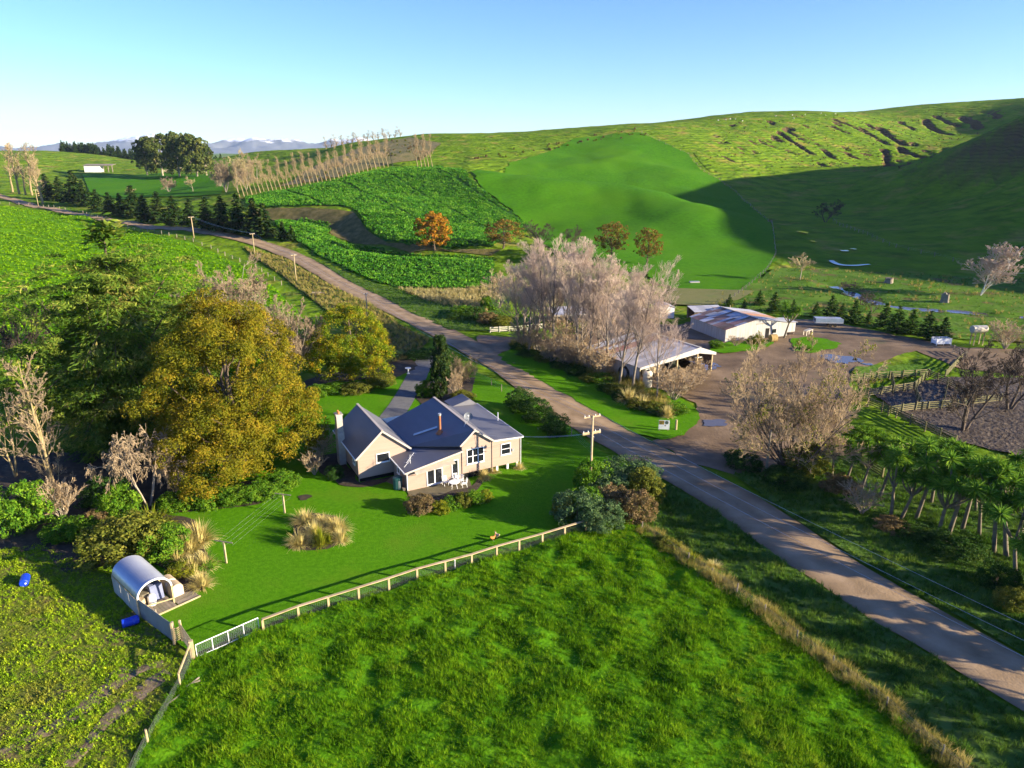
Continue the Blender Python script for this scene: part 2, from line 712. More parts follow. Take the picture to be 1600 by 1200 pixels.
_sc = []
_rs = random.Random(12)
for x0, y0, x1, y1, wd, dp in ((20, 240, 70, 280, 3, 3), (70, 230, 270, 360, 3.2, 4), (120, 205, 170, 245, 2.6, 3), (400, 190, 490, 230, 3, 3), (420, 150, 590, 220, 2.6, 3), (580, 200, 740, 300, 3, 4),
                               (700, 200, 850, 300, 4.5, 6), (820, 320, 940, 380, 4, 5), (830, 160, 900, 200, 3, 3), (980, 150, 1120, 240, 5, 7), (1050, 130, 1190, 190, 2.6, 3), (1220, 140, 1320, 200, 4.5, 6),
                               (350, 340, 480, 420, 2.8, 3), (730, 340, 870, 430, 3.2, 4), (1350, 100, 1440, 140, 3, 4), (500, 360, 560, 390, 2.6, 3), (620, 175, 690, 215, 3, 3)):
    p0, p1 = G(1200 + x0 / 4, 150 + y0 / 4), G(1200 + x1 / 4, 150 + y1 / 4)
    mid = (p0 + p1) / 2 + Vector((_rs.uniform(-4, 4), _rs.uniform(-4, 4), 0))
    _sc.append(([tuple(p0[:2]), tuple(mid[:2]), tuple(p1[:2])], wd, dp))
for _ in range(46):
    ax_, ay_ = _rs.uniform(1110, 1500), _rs.uniform(190, 256)
    p0 = G(ax_, ay_)
    p1 = G(ax_ + _rs.uniform(3, 12), ay_ + _rs.uniform(2, 6))
    _sc.append(([tuple(p0[:2]), tuple(p1[:2])], _rs.uniform(1.6, 2.6), _rs.uniform(1.2, 2.6)))
P_FACE = [tuple(v[:2]) for v in GL([(1085, 240), (1120, 215), (1160, 186), (1300, 178), (1450, 168), (1590, 172), (1560, 195), (1440, 255), (1425, 260), (1300, 262), (1200, 263), (1110, 268)])]
SCARS += _sc

C = lambda *a: lin(*a)
M_HILL = mat('hill_pasture', [(0.060, 0.115, 0.006), (0.105, 0.185, 0.008), (0.165, 0.250, 0.012)], 0.09, 0.95, 0.5, 0.35, 10, spec=0.03,
             scale2=0.06, cols2=[(0.10, 0.105, 0.018), (0.24, 0.22, 0.035), (0.19, 0.14, 0.045)], mix2=(0.53, 0.68))
# bare earth shows where the ground is steep (slips and banks)
n = M_HILL.node_tree.nodes
l = M_HILL.node_tree.links
ge = n.new('ShaderNodeNewGeometry')
sx = n.new('ShaderNodeSeparateXYZ')
l.new(ge.outputs['True Normal'], sx.inputs[0])
mr = n.new('ShaderNodeMapRange')
mr.inputs['From Min'].default_value = 0.88
mr.inputs['From Max'].default_value = 0.74
l.new(sx.outputs['Z'], mr.inputs['Value'])
mx = n.new('ShaderNodeMix')
mx.data_type = 'RGBA'
p = n['Principled BSDF']
old = p.inputs['Base Color'].links[0].from_socket
l.new(mr.outputs[0], mx.inputs['Factor'])
l.new(old, mx.inputs['A'])
mx.inputs['B'].default_value = (0.11, 0.075, 0.035, 1)
l.new(mx.outputs['Result'], p.inputs['Base Color'])

# sheep terracing: narrow steps that follow the contours
wv = n.new('ShaderNodeTexWave')
wv.bands_direction = 'Z'
wv.inputs['Scale'].default_value = 0.16
wv.inputs['Distortion'].default_value = 7.0
wv.inputs['Detail'].default_value = 3.0
wv.inputs['Detail Scale'].default_value = 0.6
l.new(n['Texture Coordinate'].outputs['Object'], wv.inputs['Vector'])
b2 = n.new('ShaderNodeBump')
b2.inputs['Distance'].default_value = 0.55
l.new(wv.outputs['Fac'], b2.inputs['Height'])
l.new(p.inputs['Normal'].links[0].from_socket, b2.inputs['Normal'])
l.new(b2.outputs[0], p.inputs['Normal'])
M_PAST = mat('pasture', [(0.034, 0.123, 0.003), (0.049, 0.163, 0.004), (0.067, 0.198, 0.005)], 0.6, 0.95, 0.15, 0.9, 10, spec=0.03, scale2=0.02, cols2=[(0.054, 0.163, 0.004), (0.077, 0.198, 0.005)], mix2=(0.42, 0.62))
M_LAWN = mat('mown_lawn', [(0.053, 0.163, 0.003), (0.073, 0.208, 0.004), (0.097, 0.247, 0.006)], 2.2, 0.9, 0.05, 6.0, 10, spec=0.03, scale2=0.16, cols2=[(0.085, 0.185, 0.006), (0.13, 0.225, 0.014)], mix2=(0.52, 0.74))
M_PADD = mat('paddock_turf', [(0.042, 0.130, 0.004), (0.070, 0.195, 0.005), (0.109, 0.254, 0.007)], 0.9, 0.95, 0.1, 4.0, 6, spec=0.03)
M_VERGE = mat('verge_turf', [(0.045, 0.095, 0.018), (0.08, 0.145, 0.024), (0.125, 0.17, 0.04)], 0.5, 0.95, 0.1, 3.0, 7, spec=0.03)
M_SOIL = mat('weedy_soil', [(0.085, 0.115, 0.014), (0.14, 0.17, 0.02), (0.17, 0.135, 0.045)], 1.3, 0.95, 0.12, 4.0, 8, spec=0.03,
             scale2=0.2, cols2=[(0.11, 0.075, 0.038), (0.18, 0.13, 0.07)], mix2=(0.54, 0.64))
M_CROP = mat('crop_ground', [(0.075, 0.200, 0.003), (0.105, 0.250, 0.004), (0.140, 0.290, 0.006)], 0.25, 0.95, 0.2, 1.1, 8, spec=0.03)
M_KALE = mat('kale_ground', [(0.024, 0.078, 0.011), (0.048, 0.132, 0.015)], 0.4, 0.95, 0.3, 0.9, 6, spec=0.03)
M_BROWN = mat('dry_bank', [(0.06, 0.065, 0.018), (0.12, 0.10, 0.035), (0.19, 0.15, 0.06)], 0.3, 0.95, 0.2, 1.6, 7, spec=0.03)
M_ROAD = mat('road_gravel', [(0.290, 0.195, 0.105), (0.385, 0.265, 0.148), (0.480, 0.340, 0.200)], 0.35, 0.95, 0.03, 6.0, 10, spec=0.15,
             stretch=(1, 1, 1))
M_YARD = mat('yard_mud', [(0.085, 0.053, 0.026), (0.160, 0.104, 0.054), (0.265, 0.180, 0.100)], 0.16, 0.8, 0.06, 2.5, 11, spec=0.3, scale2=0.07, cols2=[(0.10, 0.09, 0.035), (0.16, 0.14, 0.05)], mix2=(0.56, 0.68))
M_MUD = mat('trampled_mud', [(0.030, 0.019, 0.010), (0.062, 0.042, 0.024), (0.120, 0.086, 0.052)], 1.1, 0.7, 0.35, 2.2, 8, spec=0.4)  # mud colour, darkened to carry the shade that lies over the pen
M_DRIVE = mat('driveway_chip', [(0.11, 0.11, 0.11), (0.17, 0.165, 0.16)], 1.5, 0.95, 0.02, 12, 8)
M_WATER = mat('puddle_water', [(0.10, 0.085, 0.07)], 1, 0.04, 0.004, 2.0, 2, spec=0.6)
M_PATCH = mat('sprayed_strip', [(0.10, 0.12, 0.02), (0.16, 0.15, 0.04), (0.12, 0.14, 0.03)], 0.15, 0.95, 0.1, 2, 7)
M_GRASSY = mat('rough_flat', [(0.045, 0.10, 0.012), (0.085, 0.17, 0.016), (0.13, 0.20, 0.03)], 0.09, 0.95, 0.2, 1.2, 8, spec=0.03,
               scale2=0.12, cols2=[(0.10, 0.085, 0.03), (0.16, 0.13, 0.05)], mix2=(0.54, 0.64))

# ------------------------------------------------------------------ terrain: one sheet out to the horizon
rows = np.concatenate([np.linspace(-80, 190, 110), np.linspace(193, 520, 130)[0:], np.linspace(523, 950, 150), 950 * (13500 / 950) ** np.linspace(0.01, 1, 60)])
ss = np.linspace(-1.25, 1.45, 420)
YY, S_ = np.meshgrid(rows, ss, indexing='ij')
XX = S_ * (np.maximum(YY, -80) + 190)
ZZ = H(XX, YY) - 0.10 - 0.12 * sstep(190, 260, YY)
fk = inside(XX, YY, P_FACE)
ZZ[fk] -= 9 * sstep(6, 22, poly_dist(XX[fk], YY[fk], P_FACE + P_FACE[:1])[0])
nr, nc = XX.shape
idx = np.arange(nr * nc).reshape(nr, nc)
fc = np.stack([idx[:-1, :-1], idx[:-1, 1:], idx[1:, 1:], idx[1:, :-1]], -1).reshape(-1, 4)
ground = link('ground', np_mesh('ground', np.stack([XX, YY, ZZ], -1).reshape(-1, 3), fc, True), M_HILL)
ground['kind'] = 'structure'


def xy(lst):
    return [tuple(v[:2]) for v in GL(lst)]


# ------------------------------------------------------------------ the gravel road
RC = xy([(1480, 996), (1310, 897), (1172, 800), (1090, 752), (1010, 712), (905, 650), (830, 600), (780, 565), (700, 525), (655, 500),
         (600, 475), (530, 440), (460, 398), (400, 377), (330, 364), (200, 347), (100, 331), (0, 306)])
d0 = Vector(RC[0]) - Vector(RC[1])
d0.normalize()
RC = [tuple(Vector(RC[0]) + d0 * 75), tuple(Vector(RC[0]) + d0 * 20)] + RC
d1 = (Vector(RC[-1]) - Vector(RC[-2])).normalized()
RC.append(tuple(Vector(RC[-1]) + d1 * 120))
ROAD = smooth_line(RC, 3)


def ribbon(name, line, halfw, dz, m, step=2.0, across=6, wob=0.25, crown=0.06, seed=0):
    ln = densify(line, step, False)
    V = []
    for i, p_ in enumerate(ln):
        a = ln[max(0, i - 1)]
        b = ln[min(len(ln) - 1, i + 1)]
        t = (b - a).normalized()
        nrm = Vector((-t.y, t.x))
        for j in range(across + 1):
            s = -1 + 2 * j / across
            hw = halfw
            if abs(s) > 0.99:
                hw += wob * float(fbm(p_.x / 5, p_.y / 5, seed + (1 if s > 0 else 2), 3))
            q = p_ + nrm * (s * hw)
            V.append((q.x, q.y, dz + crown * (1 - s * s)))
    V = np.array(V)
    V[:, 2] += H(V[:, 0], V[:, 1])
    k = across + 1
    fs = [(i * k + j, i * k + j + 1, (i + 1) * k + j + 1, (i + 1) * k + j) for i in range(len(ln) - 1) for j in range(across)]
    me = np_mesh(name, np.array(V), np.array(fs), True)
    at_ = me.attributes.new('across', 'FLOAT', 'POINT')
    at_.data.foreach_set('value', np.tile(np.linspace(-1, 1, k), len(ln)).astype(np.float32))
    if me.polygons[0].normal.z < 0:
        me.flip_normals()
    o = link(name, me, m)
    o['kind'] = 'structure'
    return o, ln


road, ROADL = ribbon('gravel_road', ROAD, 3.1, 0.03, M_ROAD, 1.5, 16)
# wheel tracks worn clean, loose stone between them and along the edges
n = M_ROAD.node_tree.nodes
l = M_ROAD.node_tree.links
p = n['Principled BSDF']
na = n.new('ShaderNodeAttribute')
na.attribute_name = 'across'
rp = n.new('ShaderNodeValToRGB')
cr = rp.color_ramp
stops = ((0.0, 0.72), (0.10, 0.86), (0.22, 1.08), (0.32, 1.12), (0.42, 0.95), (0.5, 0.88), (0.58, 0.95), (0.68, 1.12), (0.78, 1.08), (0.90, 0.86), (1.0, 0.68))
while len(cr.elements) < len(stops):
    cr.elements.new(0.5)
for i, (q, v) in enumerate(stops):
    cr.elements[i].position = q
    cr.elements[i].color = (v * 0.8, v * 0.8, v * 0.8, 1)
mr = n.new('ShaderNodeMapRange')
mr.inputs['From Min'].default_value = -1
l.new(na.outputs['Fac'], mr.inputs['Value'])
nz = n.new('ShaderNodeTexNoise')
nz.inputs['Scale'].default_value = 0.22
nz.inputs['Detail'].default_value = 4
l.new(n['Texture Coordinate'].outputs['Object'], nz.inputs['Vector'])
wa = n.new('ShaderNodeMath')
wa.operation = 'MULTIPLY_ADD'
wa.inputs[1].default_value = 0.16
wb_ = n.new('ShaderNodeMath')
wb_.operation = 'SUBTRACT'
wb_.inputs[1].default_value = 0.08
l.new(nz.outputs['Fac'], wa.inputs[0])
l.new(mr.outputs[0], wa.inputs[2])
l.new(wa.outputs[0], wb_.inputs[0])
l.new(wb_.outputs[0], rp.inputs['Fac'])
mx = n.new('ShaderNodeMix')
mx.data_type = 'RGBA'
mx.blend_type = 'MULTIPLY'
mx.inputs['Factor'].default_value = 1.0
l.new(p.inputs['Base Color'].links[0].from_socket, mx.inputs['A'])
l.new(rp.outputs['Color'], mx.inputs['B'])
l.new(mx.outputs['Result'], p.inputs['Base Color'])

# ------------------------------------------------------------------ fields and flats, each a sheet over the terrain
P_PADD = xy([(300, 1032), (410, 987), (560, 940), (700, 896), (885, 841), (960, 822), (1003, 828), (1075, 880), (1150, 930), (1300, 1045), (1450, 1165), (1560, 1260), (1500, 1500),
             (800, 1500), (150, 1500), (100, 1300), (190, 1230), (225, 1165), (270, 1080)])
P_LAWN = xy([(303, 1022), (410, 978), (560, 930), (700, 887), (885, 830), (960, 812), (1000, 800), (1010, 770), (985, 730), (930, 700), (880, 658),
             (800, 604), (745, 582), (690, 585), (640, 575), (590, 585), (500, 590), (400, 640), (300, 720), (200, 820), (180, 880), (215, 960), (270, 1000)])
P_WEED = xy([(-90, 880), (60, 850), (170, 900), (235, 975), (290, 1030), (265, 1085), (215, 1165), (170, 1260), (90, 1500), (-400, 1500), (-400, 1000)])
P_CROP = xy([(-150, 318), (0, 322), (130, 337), (200, 360), (330, 392), (395, 422), (440, 460), (480, 500), (450, 560), (300, 600), (0, 600), (-200, 560)])
P_KUP = xy([(385, 308), (403, 304), (441, 298), (475, 291), (510, 285), (550, 276), (610, 262), (690, 259), (735, 279), (800, 332), (832, 358), (810, 366), (770, 384), (700, 388), (640, 384),
            (600, 376), (575, 358), (565, 340), (556, 328), (530, 321), (480, 321), (420, 324), (385, 322)])
P_KLO = xy([(428, 346), (470, 342), (512, 347), (518, 356), (510, 366), (560, 384), (610, 394), (660, 399), (770, 403), (772, 442), (740, 452), (620, 449), (560, 430), (500, 400), (470, 380), (440, 360)])
P_PAST = xy([(738, 268), (800, 253), (850, 240), (900, 216), (1000, 207), (1040, 224), (1075, 241), (1100, 269), (1150, 301), (1200, 346), (1212, 395), (1205, 420), (1180, 440), (1150, 455), (1050, 452), (1010, 430),
             (900, 410), (850, 385), (832, 358), (800, 330), (750, 290)])
P_FARB = xy([(128, 272), (250, 271), (335, 273), (350, 290), (345, 304), (270, 308), (190, 312), (140, 300)])
P_FLAT = xy([(1180, 442), (1210, 420), (1290, 420), (1400, 428), (1500, 432), (1600, 436), (1700, 450), (1700, 530), (1600, 536), (1500, 530), (1400, 520), (1290, 498), (1215, 490), (1100, 492), (1090, 478), (1130, 460)])
P_STRIP = xy([(1050, 452), (1180, 456), (1155, 470), (1115, 480), (1058, 478), (1035, 470)])
P_YARD = xy([(745, 524), (800, 526), (850, 530), (900, 522), (935, 500), (1010, 505), (1060, 508), (1085, 500), (1100, 484), (1200, 498), (1290, 500), (1390, 522), (1510, 543), (1600, 545),
             (1700, 560), (1700, 600), (1500, 575), (1430, 548), (1330, 580), (1330, 620), (1330, 680), (1250, 720), (1190, 740), (1150, 742), (1080, 722), (1020, 690), (1080, 660), (1090, 630),
             (1040, 610), (1000, 600), (900, 560), (830, 540), (775, 552), (750, 540)])
P_MUD = xy([(1355, 610), (1480, 590), (1640, 590), (1750, 620), (1750, 720), (1600, 716), (1500, 690), (1420, 655)])
P_TRI = xy([(772, 556), (800, 545), (850, 560), (900, 590), (960, 610), (1020, 612), (1075, 628), (1094, 645), (1090, 662), (1068, 680), (1035, 687), (990, 676), (935, 647), (860, 604), (800, 572)])
P_VR = xy([(1150, 742), (1200, 738), (1280, 735), (1340, 690), (1450, 690), (1600, 740), (1750, 800), (1750, 1060), (1600, 1022), (1360, 888), (1225, 800), (1145, 742)])
P_VL = xy([(1000, 822), (1020, 765), (1050, 760), (1120, 802), (1262, 907), (1412, 1001), (1600, 1121), (1750, 1220), (1700, 1400), (1560, 1300), (1450, 1170), (1300, 1050), (1150, 933), (1075, 880)])
P_BANK = xy([(380, 385), (410, 395), (440, 402), (512, 444), (575, 474), (612, 498), (640, 517), (672, 533), (640, 560), (590, 575), (560, 540), (540, 510), (480, 462), (440, 430), (400, 405)])
P_VB = xy([(478, 398), (520, 418), (560, 436), (620, 452), (700, 470), (770, 480), (800, 500), (770, 518), (700, 515), (640, 488), (600, 465), (535, 433)])

sheet('hill_face', P_FACE, 2.4, 0.05, M_HILL)
sheet('paddock', P_PADD, 0.7, 0.0, M_PADD, 0.45, 2.0, seed=1)
sheet('weedy_paddock', P_WEED, 0.8, 0.0, M_SOIL, 0.12, 1.2, seed=2)
sheet('lawn', P_LAWN, 1.6, 0.02, M_LAWN, seed=3)
sheet('verge', P_VL, 0.9, 0.0, M_VERGE, 0.30, 1.6, seed=4)
sheet('verge', P_VR, 0.9, 0.0, M_VERGE, 0.25, 1.6, seed=5)
sheet('verge', P_BANK, 1.2, 0.0, M_BROWN, 0.3, 2.5, seed=6)
sheet('verge', P_VB, 1.2, 0.0, M_VERGE, 0.2, 2.0, seed=7)
sheet('crop_field', P_CROP, 4.0, 0.08, M_CROP, seed=8, ragged=0.8)
sheet('kale_field', P_KUP, 3.0, 0.08, M_KALE, seed=9, ragged=1.3)
sheet('kale_field', P_KLO, 3.0, 0.08, M_KALE, seed=10, ragged=1.0)
sheet('pasture_hill', P_PAST, 3.2, 0.10, M_PAST, 0.25, 6.0, seed=11, ragged=1.6)
sheet('far_pasture', P_FARB, 7.0, 0.3, M_PAST, seed=12)
sheet('valley_flat', P_FLAT, 2.5, 0.0, M_GRASSY, 0.35, 3.0, seed=13)
sheet('sprayed_strip', P_STRIP, 2.5, 0.4, M_PATCH, seed=14)
P_BRN = xy([(432, 292), (470, 272), (510, 252), (560, 232), (640, 214), (690, 224), (660, 250), (610, 256), (560, 268), (510, 280), (470, 287)])
P_GUL = xy([(395, 326), (480, 324), (552, 331), (563, 345), (573, 360), (605, 380), (700, 391), (785, 390), (768, 400), (640, 395), (560, 381), (516, 365), (511, 347), (430, 345), (395, 338)])
sheet('dry_slope', P_BRN, 5.0, 0.12, mat('scrubby_slope', [(0.08, 0.085, 0.02), (0.16, 0.135, 0.04), (0.20, 0.15, 0.06)], 0.12, 0.95, 0.6, 0.4, 8))
sheet('dry_gully', P_GUL, 2.5, 0.12, M_BROWN)
sheet('farmyard', P_YARD, 1.6, -0.02, M_YARD, 0.05, 2.0, seed=15, ragged=0.5)
sheet('muddy_pen_ground', P_MUD, 0.6, 0.0, M_MUD, 0.28, 0.7, seed=16)
sheet('verge', P_TRI, 1.0, 0.05, M_LAWN, 0.06, 1.0, seed=17, ragged=0.4)

sheet('verge', xy([(1236, 530), (1262, 527), (1292, 531), (1312, 538), (1300, 546), (1268, 553), (1244, 548)]), 1.2, 0.05, M_LAWN, 0.15, 1.2, seed=51, ragged=0.6)
sheet('verge', xy([(1108, 540), (1150, 534), (1200, 531), (1212, 536), (1180, 548), (1130, 553), (1112, 550)]), 1.2, 0.05, M_LAWN, 0.15, 1.2, seed=52, ragged=0.6)
sheet('verge', xy([(1330, 575), (1370, 572), (1430, 570), (1470, 576), (1452, 586), (1390, 592), (1335, 596)]), 1.4, 0.05, M_GRASSY, 0.15, 1.2, seed=53, ragged=0.6)
M_TRACK = mat('bare_earth', [(0.12, 0.082, 0.045), (0.19, 0.135, 0.08), (0.25, 0.19, 0.12)], 1.4, 0.95, 0.06, 5, 8)
for k_, pl_ in enumerate((((255, 1035), (215, 1050), (170, 1080), (110, 1120), (40, 1160), (-40, 1190)), ((262, 1050), (228, 1072), (190, 1105), (150, 1150), (110, 1200)), ((205, 1045), (185, 1060), (168, 1068)))):
    ribbon('wheel_track', smooth_line(xy(pl_), 2), (0.38, 0.42, 0.8)[k_], 0.075, M_TRACK, 0.5, 4, 0.5, 0.03, 60 + k_)

# driveway and the paved patch by the house
DRIVE = smooth_line(xy([(668, 556), (655, 580), (640, 610), (620, 640), (600, 668)]), 2)
ribbon('driveway', DRIVE, 1.7, 0.05, M_DRIVE, 0.8, 4, 0.15, 0.02)


def puddle(cx, cy, rx, ry, seed, zoff=0.075):
    c = G(cx, cy)
    e = G(cx + rx, cy)
    k = G(cx, cy - ry)
    a, b = (e - c).length, (k - c).length
    pl = []
    for i in range(40):
        t = 2 * math.pi * i / 40
        q = 1 + 0.45 * float(fbm(math.cos(t) * 1.3 + seed, math.sin(t) * 1.3, seed, 3))
        pl.append(Vector((c.x + a * q * math.cos(t), c.y + b * q * math.sin(t), c.z + zoff)))
    mb = MB()
    mb.add(pl, [tuple(range(40))])
    o = mb.build('puddle', M_WATER)
    o['kind'] = 'structure'
    return o


for i, a in enumerate(((1313, 561, 24, 7), (1340, 563, 10, 3), (1357, 570, 7, 2), (1377, 580, 9, 3), (1110, 572, 14, 4), (1117, 661, 18, 5), (1450, 632, 22, 4))):
    puddle(*a, seed=i + 1)
st, _ = ribbon('stream', smooth_line(STREAM2, 2), 1.6, 0.55 - 0.3, M_WATER, 1.5, 2, 0.9, 0.0, 3)
for i, a in enumerate(((1255, 364, 5, 1.5), (1270, 378, 4, 1.5), (1206, 343, 5, 1.5), (1320, 393, 6, 1.2), (1333, 390, 4, 1))):
    puddle(*a, seed=i + 30, zoff=0.35)
sw, _ = ribbon('stream', smooth_line([tuple(G(a, b)[:2]) for a, b in ((1298, 408), (1305, 413), (1320, 416), (1340, 416), (1358, 414))], 2), 0.9, 0.3, M_WATER, 1.5, 2, 0.4, 0.0, 4)

# ------------------------------------------------------------------ far mountains
M_MTN = mat('mountain_rock', [(0.10, 0.11, 0.13), (0.16, 0.17, 0.19)], 0.002, 0.95, detail=8)
n = M_MTN.node_tree.nodes
l = M_MTN.node_tree.links
tc = n['Texture Coordinate']
sx = n.new('ShaderNodeSeparateXYZ')
l.new(tc.outputs['Object'], sx.inputs[0])
nz = n.new('ShaderNodeTexNoise')
nz.inputs['Scale'].default_value = 0.006
nz.inputs['Detail'].default_value = 6
l.new(tc.outputs['Object'], nz.inputs['Vector'])
ma = n.new('ShaderNodeMath')
ma.operation = 'MULTIPLY_ADD'
ma.inputs[1].default_value = 200
l.new(nz.outputs['Fac'], ma.inputs[0])
l.new(sx.outputs['Z'], ma.inputs[2])
mr = n.new('ShaderNodeMapRange')
mr.inputs['From Min'].default_value = 300
mr.inputs['From Max'].default_value = 345
l.new(ma.outputs[0], mr.inputs['Value'])
mx = n.new('ShaderNodeMix')
mx.data_type = 'RGBA'
l.new(mr.outputs[0], mx.inputs['Factor'])
p = n['Principled BSDF']
l.new(p.inputs['Base Color'].links[0].from_socket, mx.inputs['A'])
mx.inputs['B'].default_value = (0.85, 0.87, 0.9, 1)
l.new(mx.outputs['Result'], p.inputs['Base Color'])
MT = [(-400, 226), (-200, 222), (-40, 224), (30, 230), (60, 226), (95, 223), (130, 228), (160, 224), (185, 221), (215, 216), (245, 213), (270, 221), (310, 226), (350, 221), (395, 215), (420, 218), (460, 219), (500, 221), (540, 219),
      (580, 221), (640, 224), (720, 228), (900, 232), (1300, 230), (1900, 232)]
mpx = np.linspace(-400, 1900, 900)
top = np.interp(mpx, [a for a, b in MT], [b for a, b in MT])
V = []
NR = 26
for j in range(NR):
    t = j / (NR - 1)                       # 0 foot .. crest at 0.6 .. back foot
    prof = np.where(t < 0.6, (t / 0.6) ** 1.3, 1 - (t - 0.6) / 0.4)
    Yd = 11000 + 2600 * t
    base = at(mpx, np.full_like(mpx, 242.0), Yd)
    crest = at(mpx, top, 12560.0)[:, 2]
    x = base[:, 0]
    nn = fbm(x / 420, np.full_like(x, Yd / 420), 3, 5)
    z = 5 + (crest - 5) * prof * (1 + 0.0 * nn) + nn * 55 * np.sin(math.pi * min(1, t * 1.0))
    V.append(np.column_stack([x, np.full_like(x, Yd), z]))
V = np.array(V)
ii = np.arange(NR * 900).reshape(NR, 900)
fc = np.stack([ii[:-1, :-1], ii[:-1, 1:], ii[1:, 1:], ii[1:, :-1]], -1).reshape(-1, 4)
mo = link('mountains', np_mesh('mountains', V.reshape(-1, 3), fc, False), M_MTN)
mo['kind'] = 'structure'

# ------------------------------------------------------------------ the air between
mb = MB().box((-16000, -140, -60), (16000, 13800, 480))
M_HAZE = bpy.data.materials.new('haze_air')
M_HAZE.use_nodes = True
n = M_HAZE.node_tree.nodes
n.clear()
mo_ = n.new('ShaderNodeOutputMaterial')
pv = n.new('ShaderNodeVolumePrincipled')
pv.inputs['Color'].default_value = (0.62, 0.78, 1.0, 1)
pv.inputs['Density'].default_value = 3.2e-5
pv.inputs['Anisotropy'].default_value = 0.1
M_HAZE.node_tree.links.new(pv.outputs[0], mo_.inputs['Volume'])
hz = mb.build('haze', M_HAZE)
tag(hz, 'thin pale blue haze in the air over the hills', 'haze', kind='stuff')
# ------------------------------------------------------------------ plant builders
def tubes(P, rad, sides=4):
    """P (N,K,3) polylines, rad (N,K) -> verts, quads"""
    N, K, _ = P.shape
    T = np.empty_like(P)
    T[:, 1:-1] = P[:, 2:] - P[:, :-2]
    T[:, 0] = P[:, 1] - P[:, 0]
    T[:, -1] = P[:, -1] - P[:, -2]
    T /= np.linalg.norm(T, axis=-1, keepdims=True) + 1e-9
    ref = np.where(np.abs(T[..., 2:3]) > 0.9, np.array([1.0, 0, 0]), np.array([0, 0, 1.0]))
    A = np.cross(T, ref)
    A /= np.linalg.norm(A, axis=-1, keepdims=True) + 1e-9
    B = np.cross(T, A)
    ang = np.arange(sides) * 2 * math.pi / sides
    V = P[:, :, None] + rad[:, :, None, None] * (A[:, :, None] * np.cos(ang)[None, None, :, None] + B[:, :, None] * np.sin(ang)[None, None, :, None])
    ix = np.arange(N * K * sides).reshape(N, K, sides)
    a = ix[:, :-1]
    b = ix[:, 1:]
    q = np.stack([a, np.roll(a, -1, 2), np.roll(b, -1, 2), b], -1).reshape(-1, 4)
    return V.reshape(-1, 3), q


def join(parts):
    Vs, Fs, o = [], [], 0
    for V, Q in parts:
        Vs.append(V)
        Fs.append(Q + o)
        o += len(V)
    return np.concatenate(Vs), np.concatenate(Fs)


def unit(v):
    return v / (np.linalg.norm(v, axis=-1, keepdims=True) + 1e-9)


def grow(rng, P, rad, nch, t0, t1, angle, ratio, K, upb, rratio=0.55, wig=0.12, lenabs=None, droop=0.0, taper=0.25):
    """children of the branches P (N,K0,3)"""
    N, K0, _ = P.shape
    t = rng.uniform(t0, t1, (N, nch))
    t = np.sort(t, 1)
    f = t * (K0 - 1)
    i = np.clip(np.floor(f).astype(int), 0, K0 - 2)
    fr = (f - i)[..., None]
    n_ = np.arange(N)[:, None]
    S = P[n_, i] * (1 - fr) + P[n_, i + 1] * fr
    T = unit(P[n_, i + 1] - P[n_, i])
    r0 = (rad[n_, i] * (1 - fr[..., 0]) + rad[n_, i + 1] * fr[..., 0]) * rratio
    L = np.linalg.norm(P[:, 1:] - P[:, :-1], axis=-1).sum(1)[:, None] * ratio * (1.05 - 0.6 * (t - t0) / (t1 - t0 + 1e-6))
    if lenabs is not None:
        L = np.broadcast_to(lenabs, L.shape) * (1.1 - 0.5 * (t - t0) / (t1 - t0 + 1e-6))
    L = L * rng.uniform(0.7, 1.25, L.shape)
    rv = unit(rng.normal(size=S.shape))
    side = unit(rv - (rv * T).sum(-1, keepdims=True) * T)
    an = rng.normal(angle, 0.16, S.shape[:2])[..., None]
    D = unit(T * np.cos(an) + side * np.sin(an))
    S = S.reshape(-1, 3)
    D = D.reshape(-1, 3)
    L = L.reshape(-1)
    r0 = r0.reshape(-1)
    M = len(S)
    Q = np.empty((M, K, 3))
    Q[:, 0] = S
    d = D
    for k in range(1, K):
        d = unit(d + rng.normal(0, wig, (M, 3)) + np.array([0, 0, 1.0]) * upb - np.array([0, 0, 1.0]) * droop * k)
        Q[:, k] = Q[:, k - 1] + d * (L / (K - 1))[:, None]
    rr = r0[:, None] * np.linspace(1, taper, K)[None]
    return Q, rr


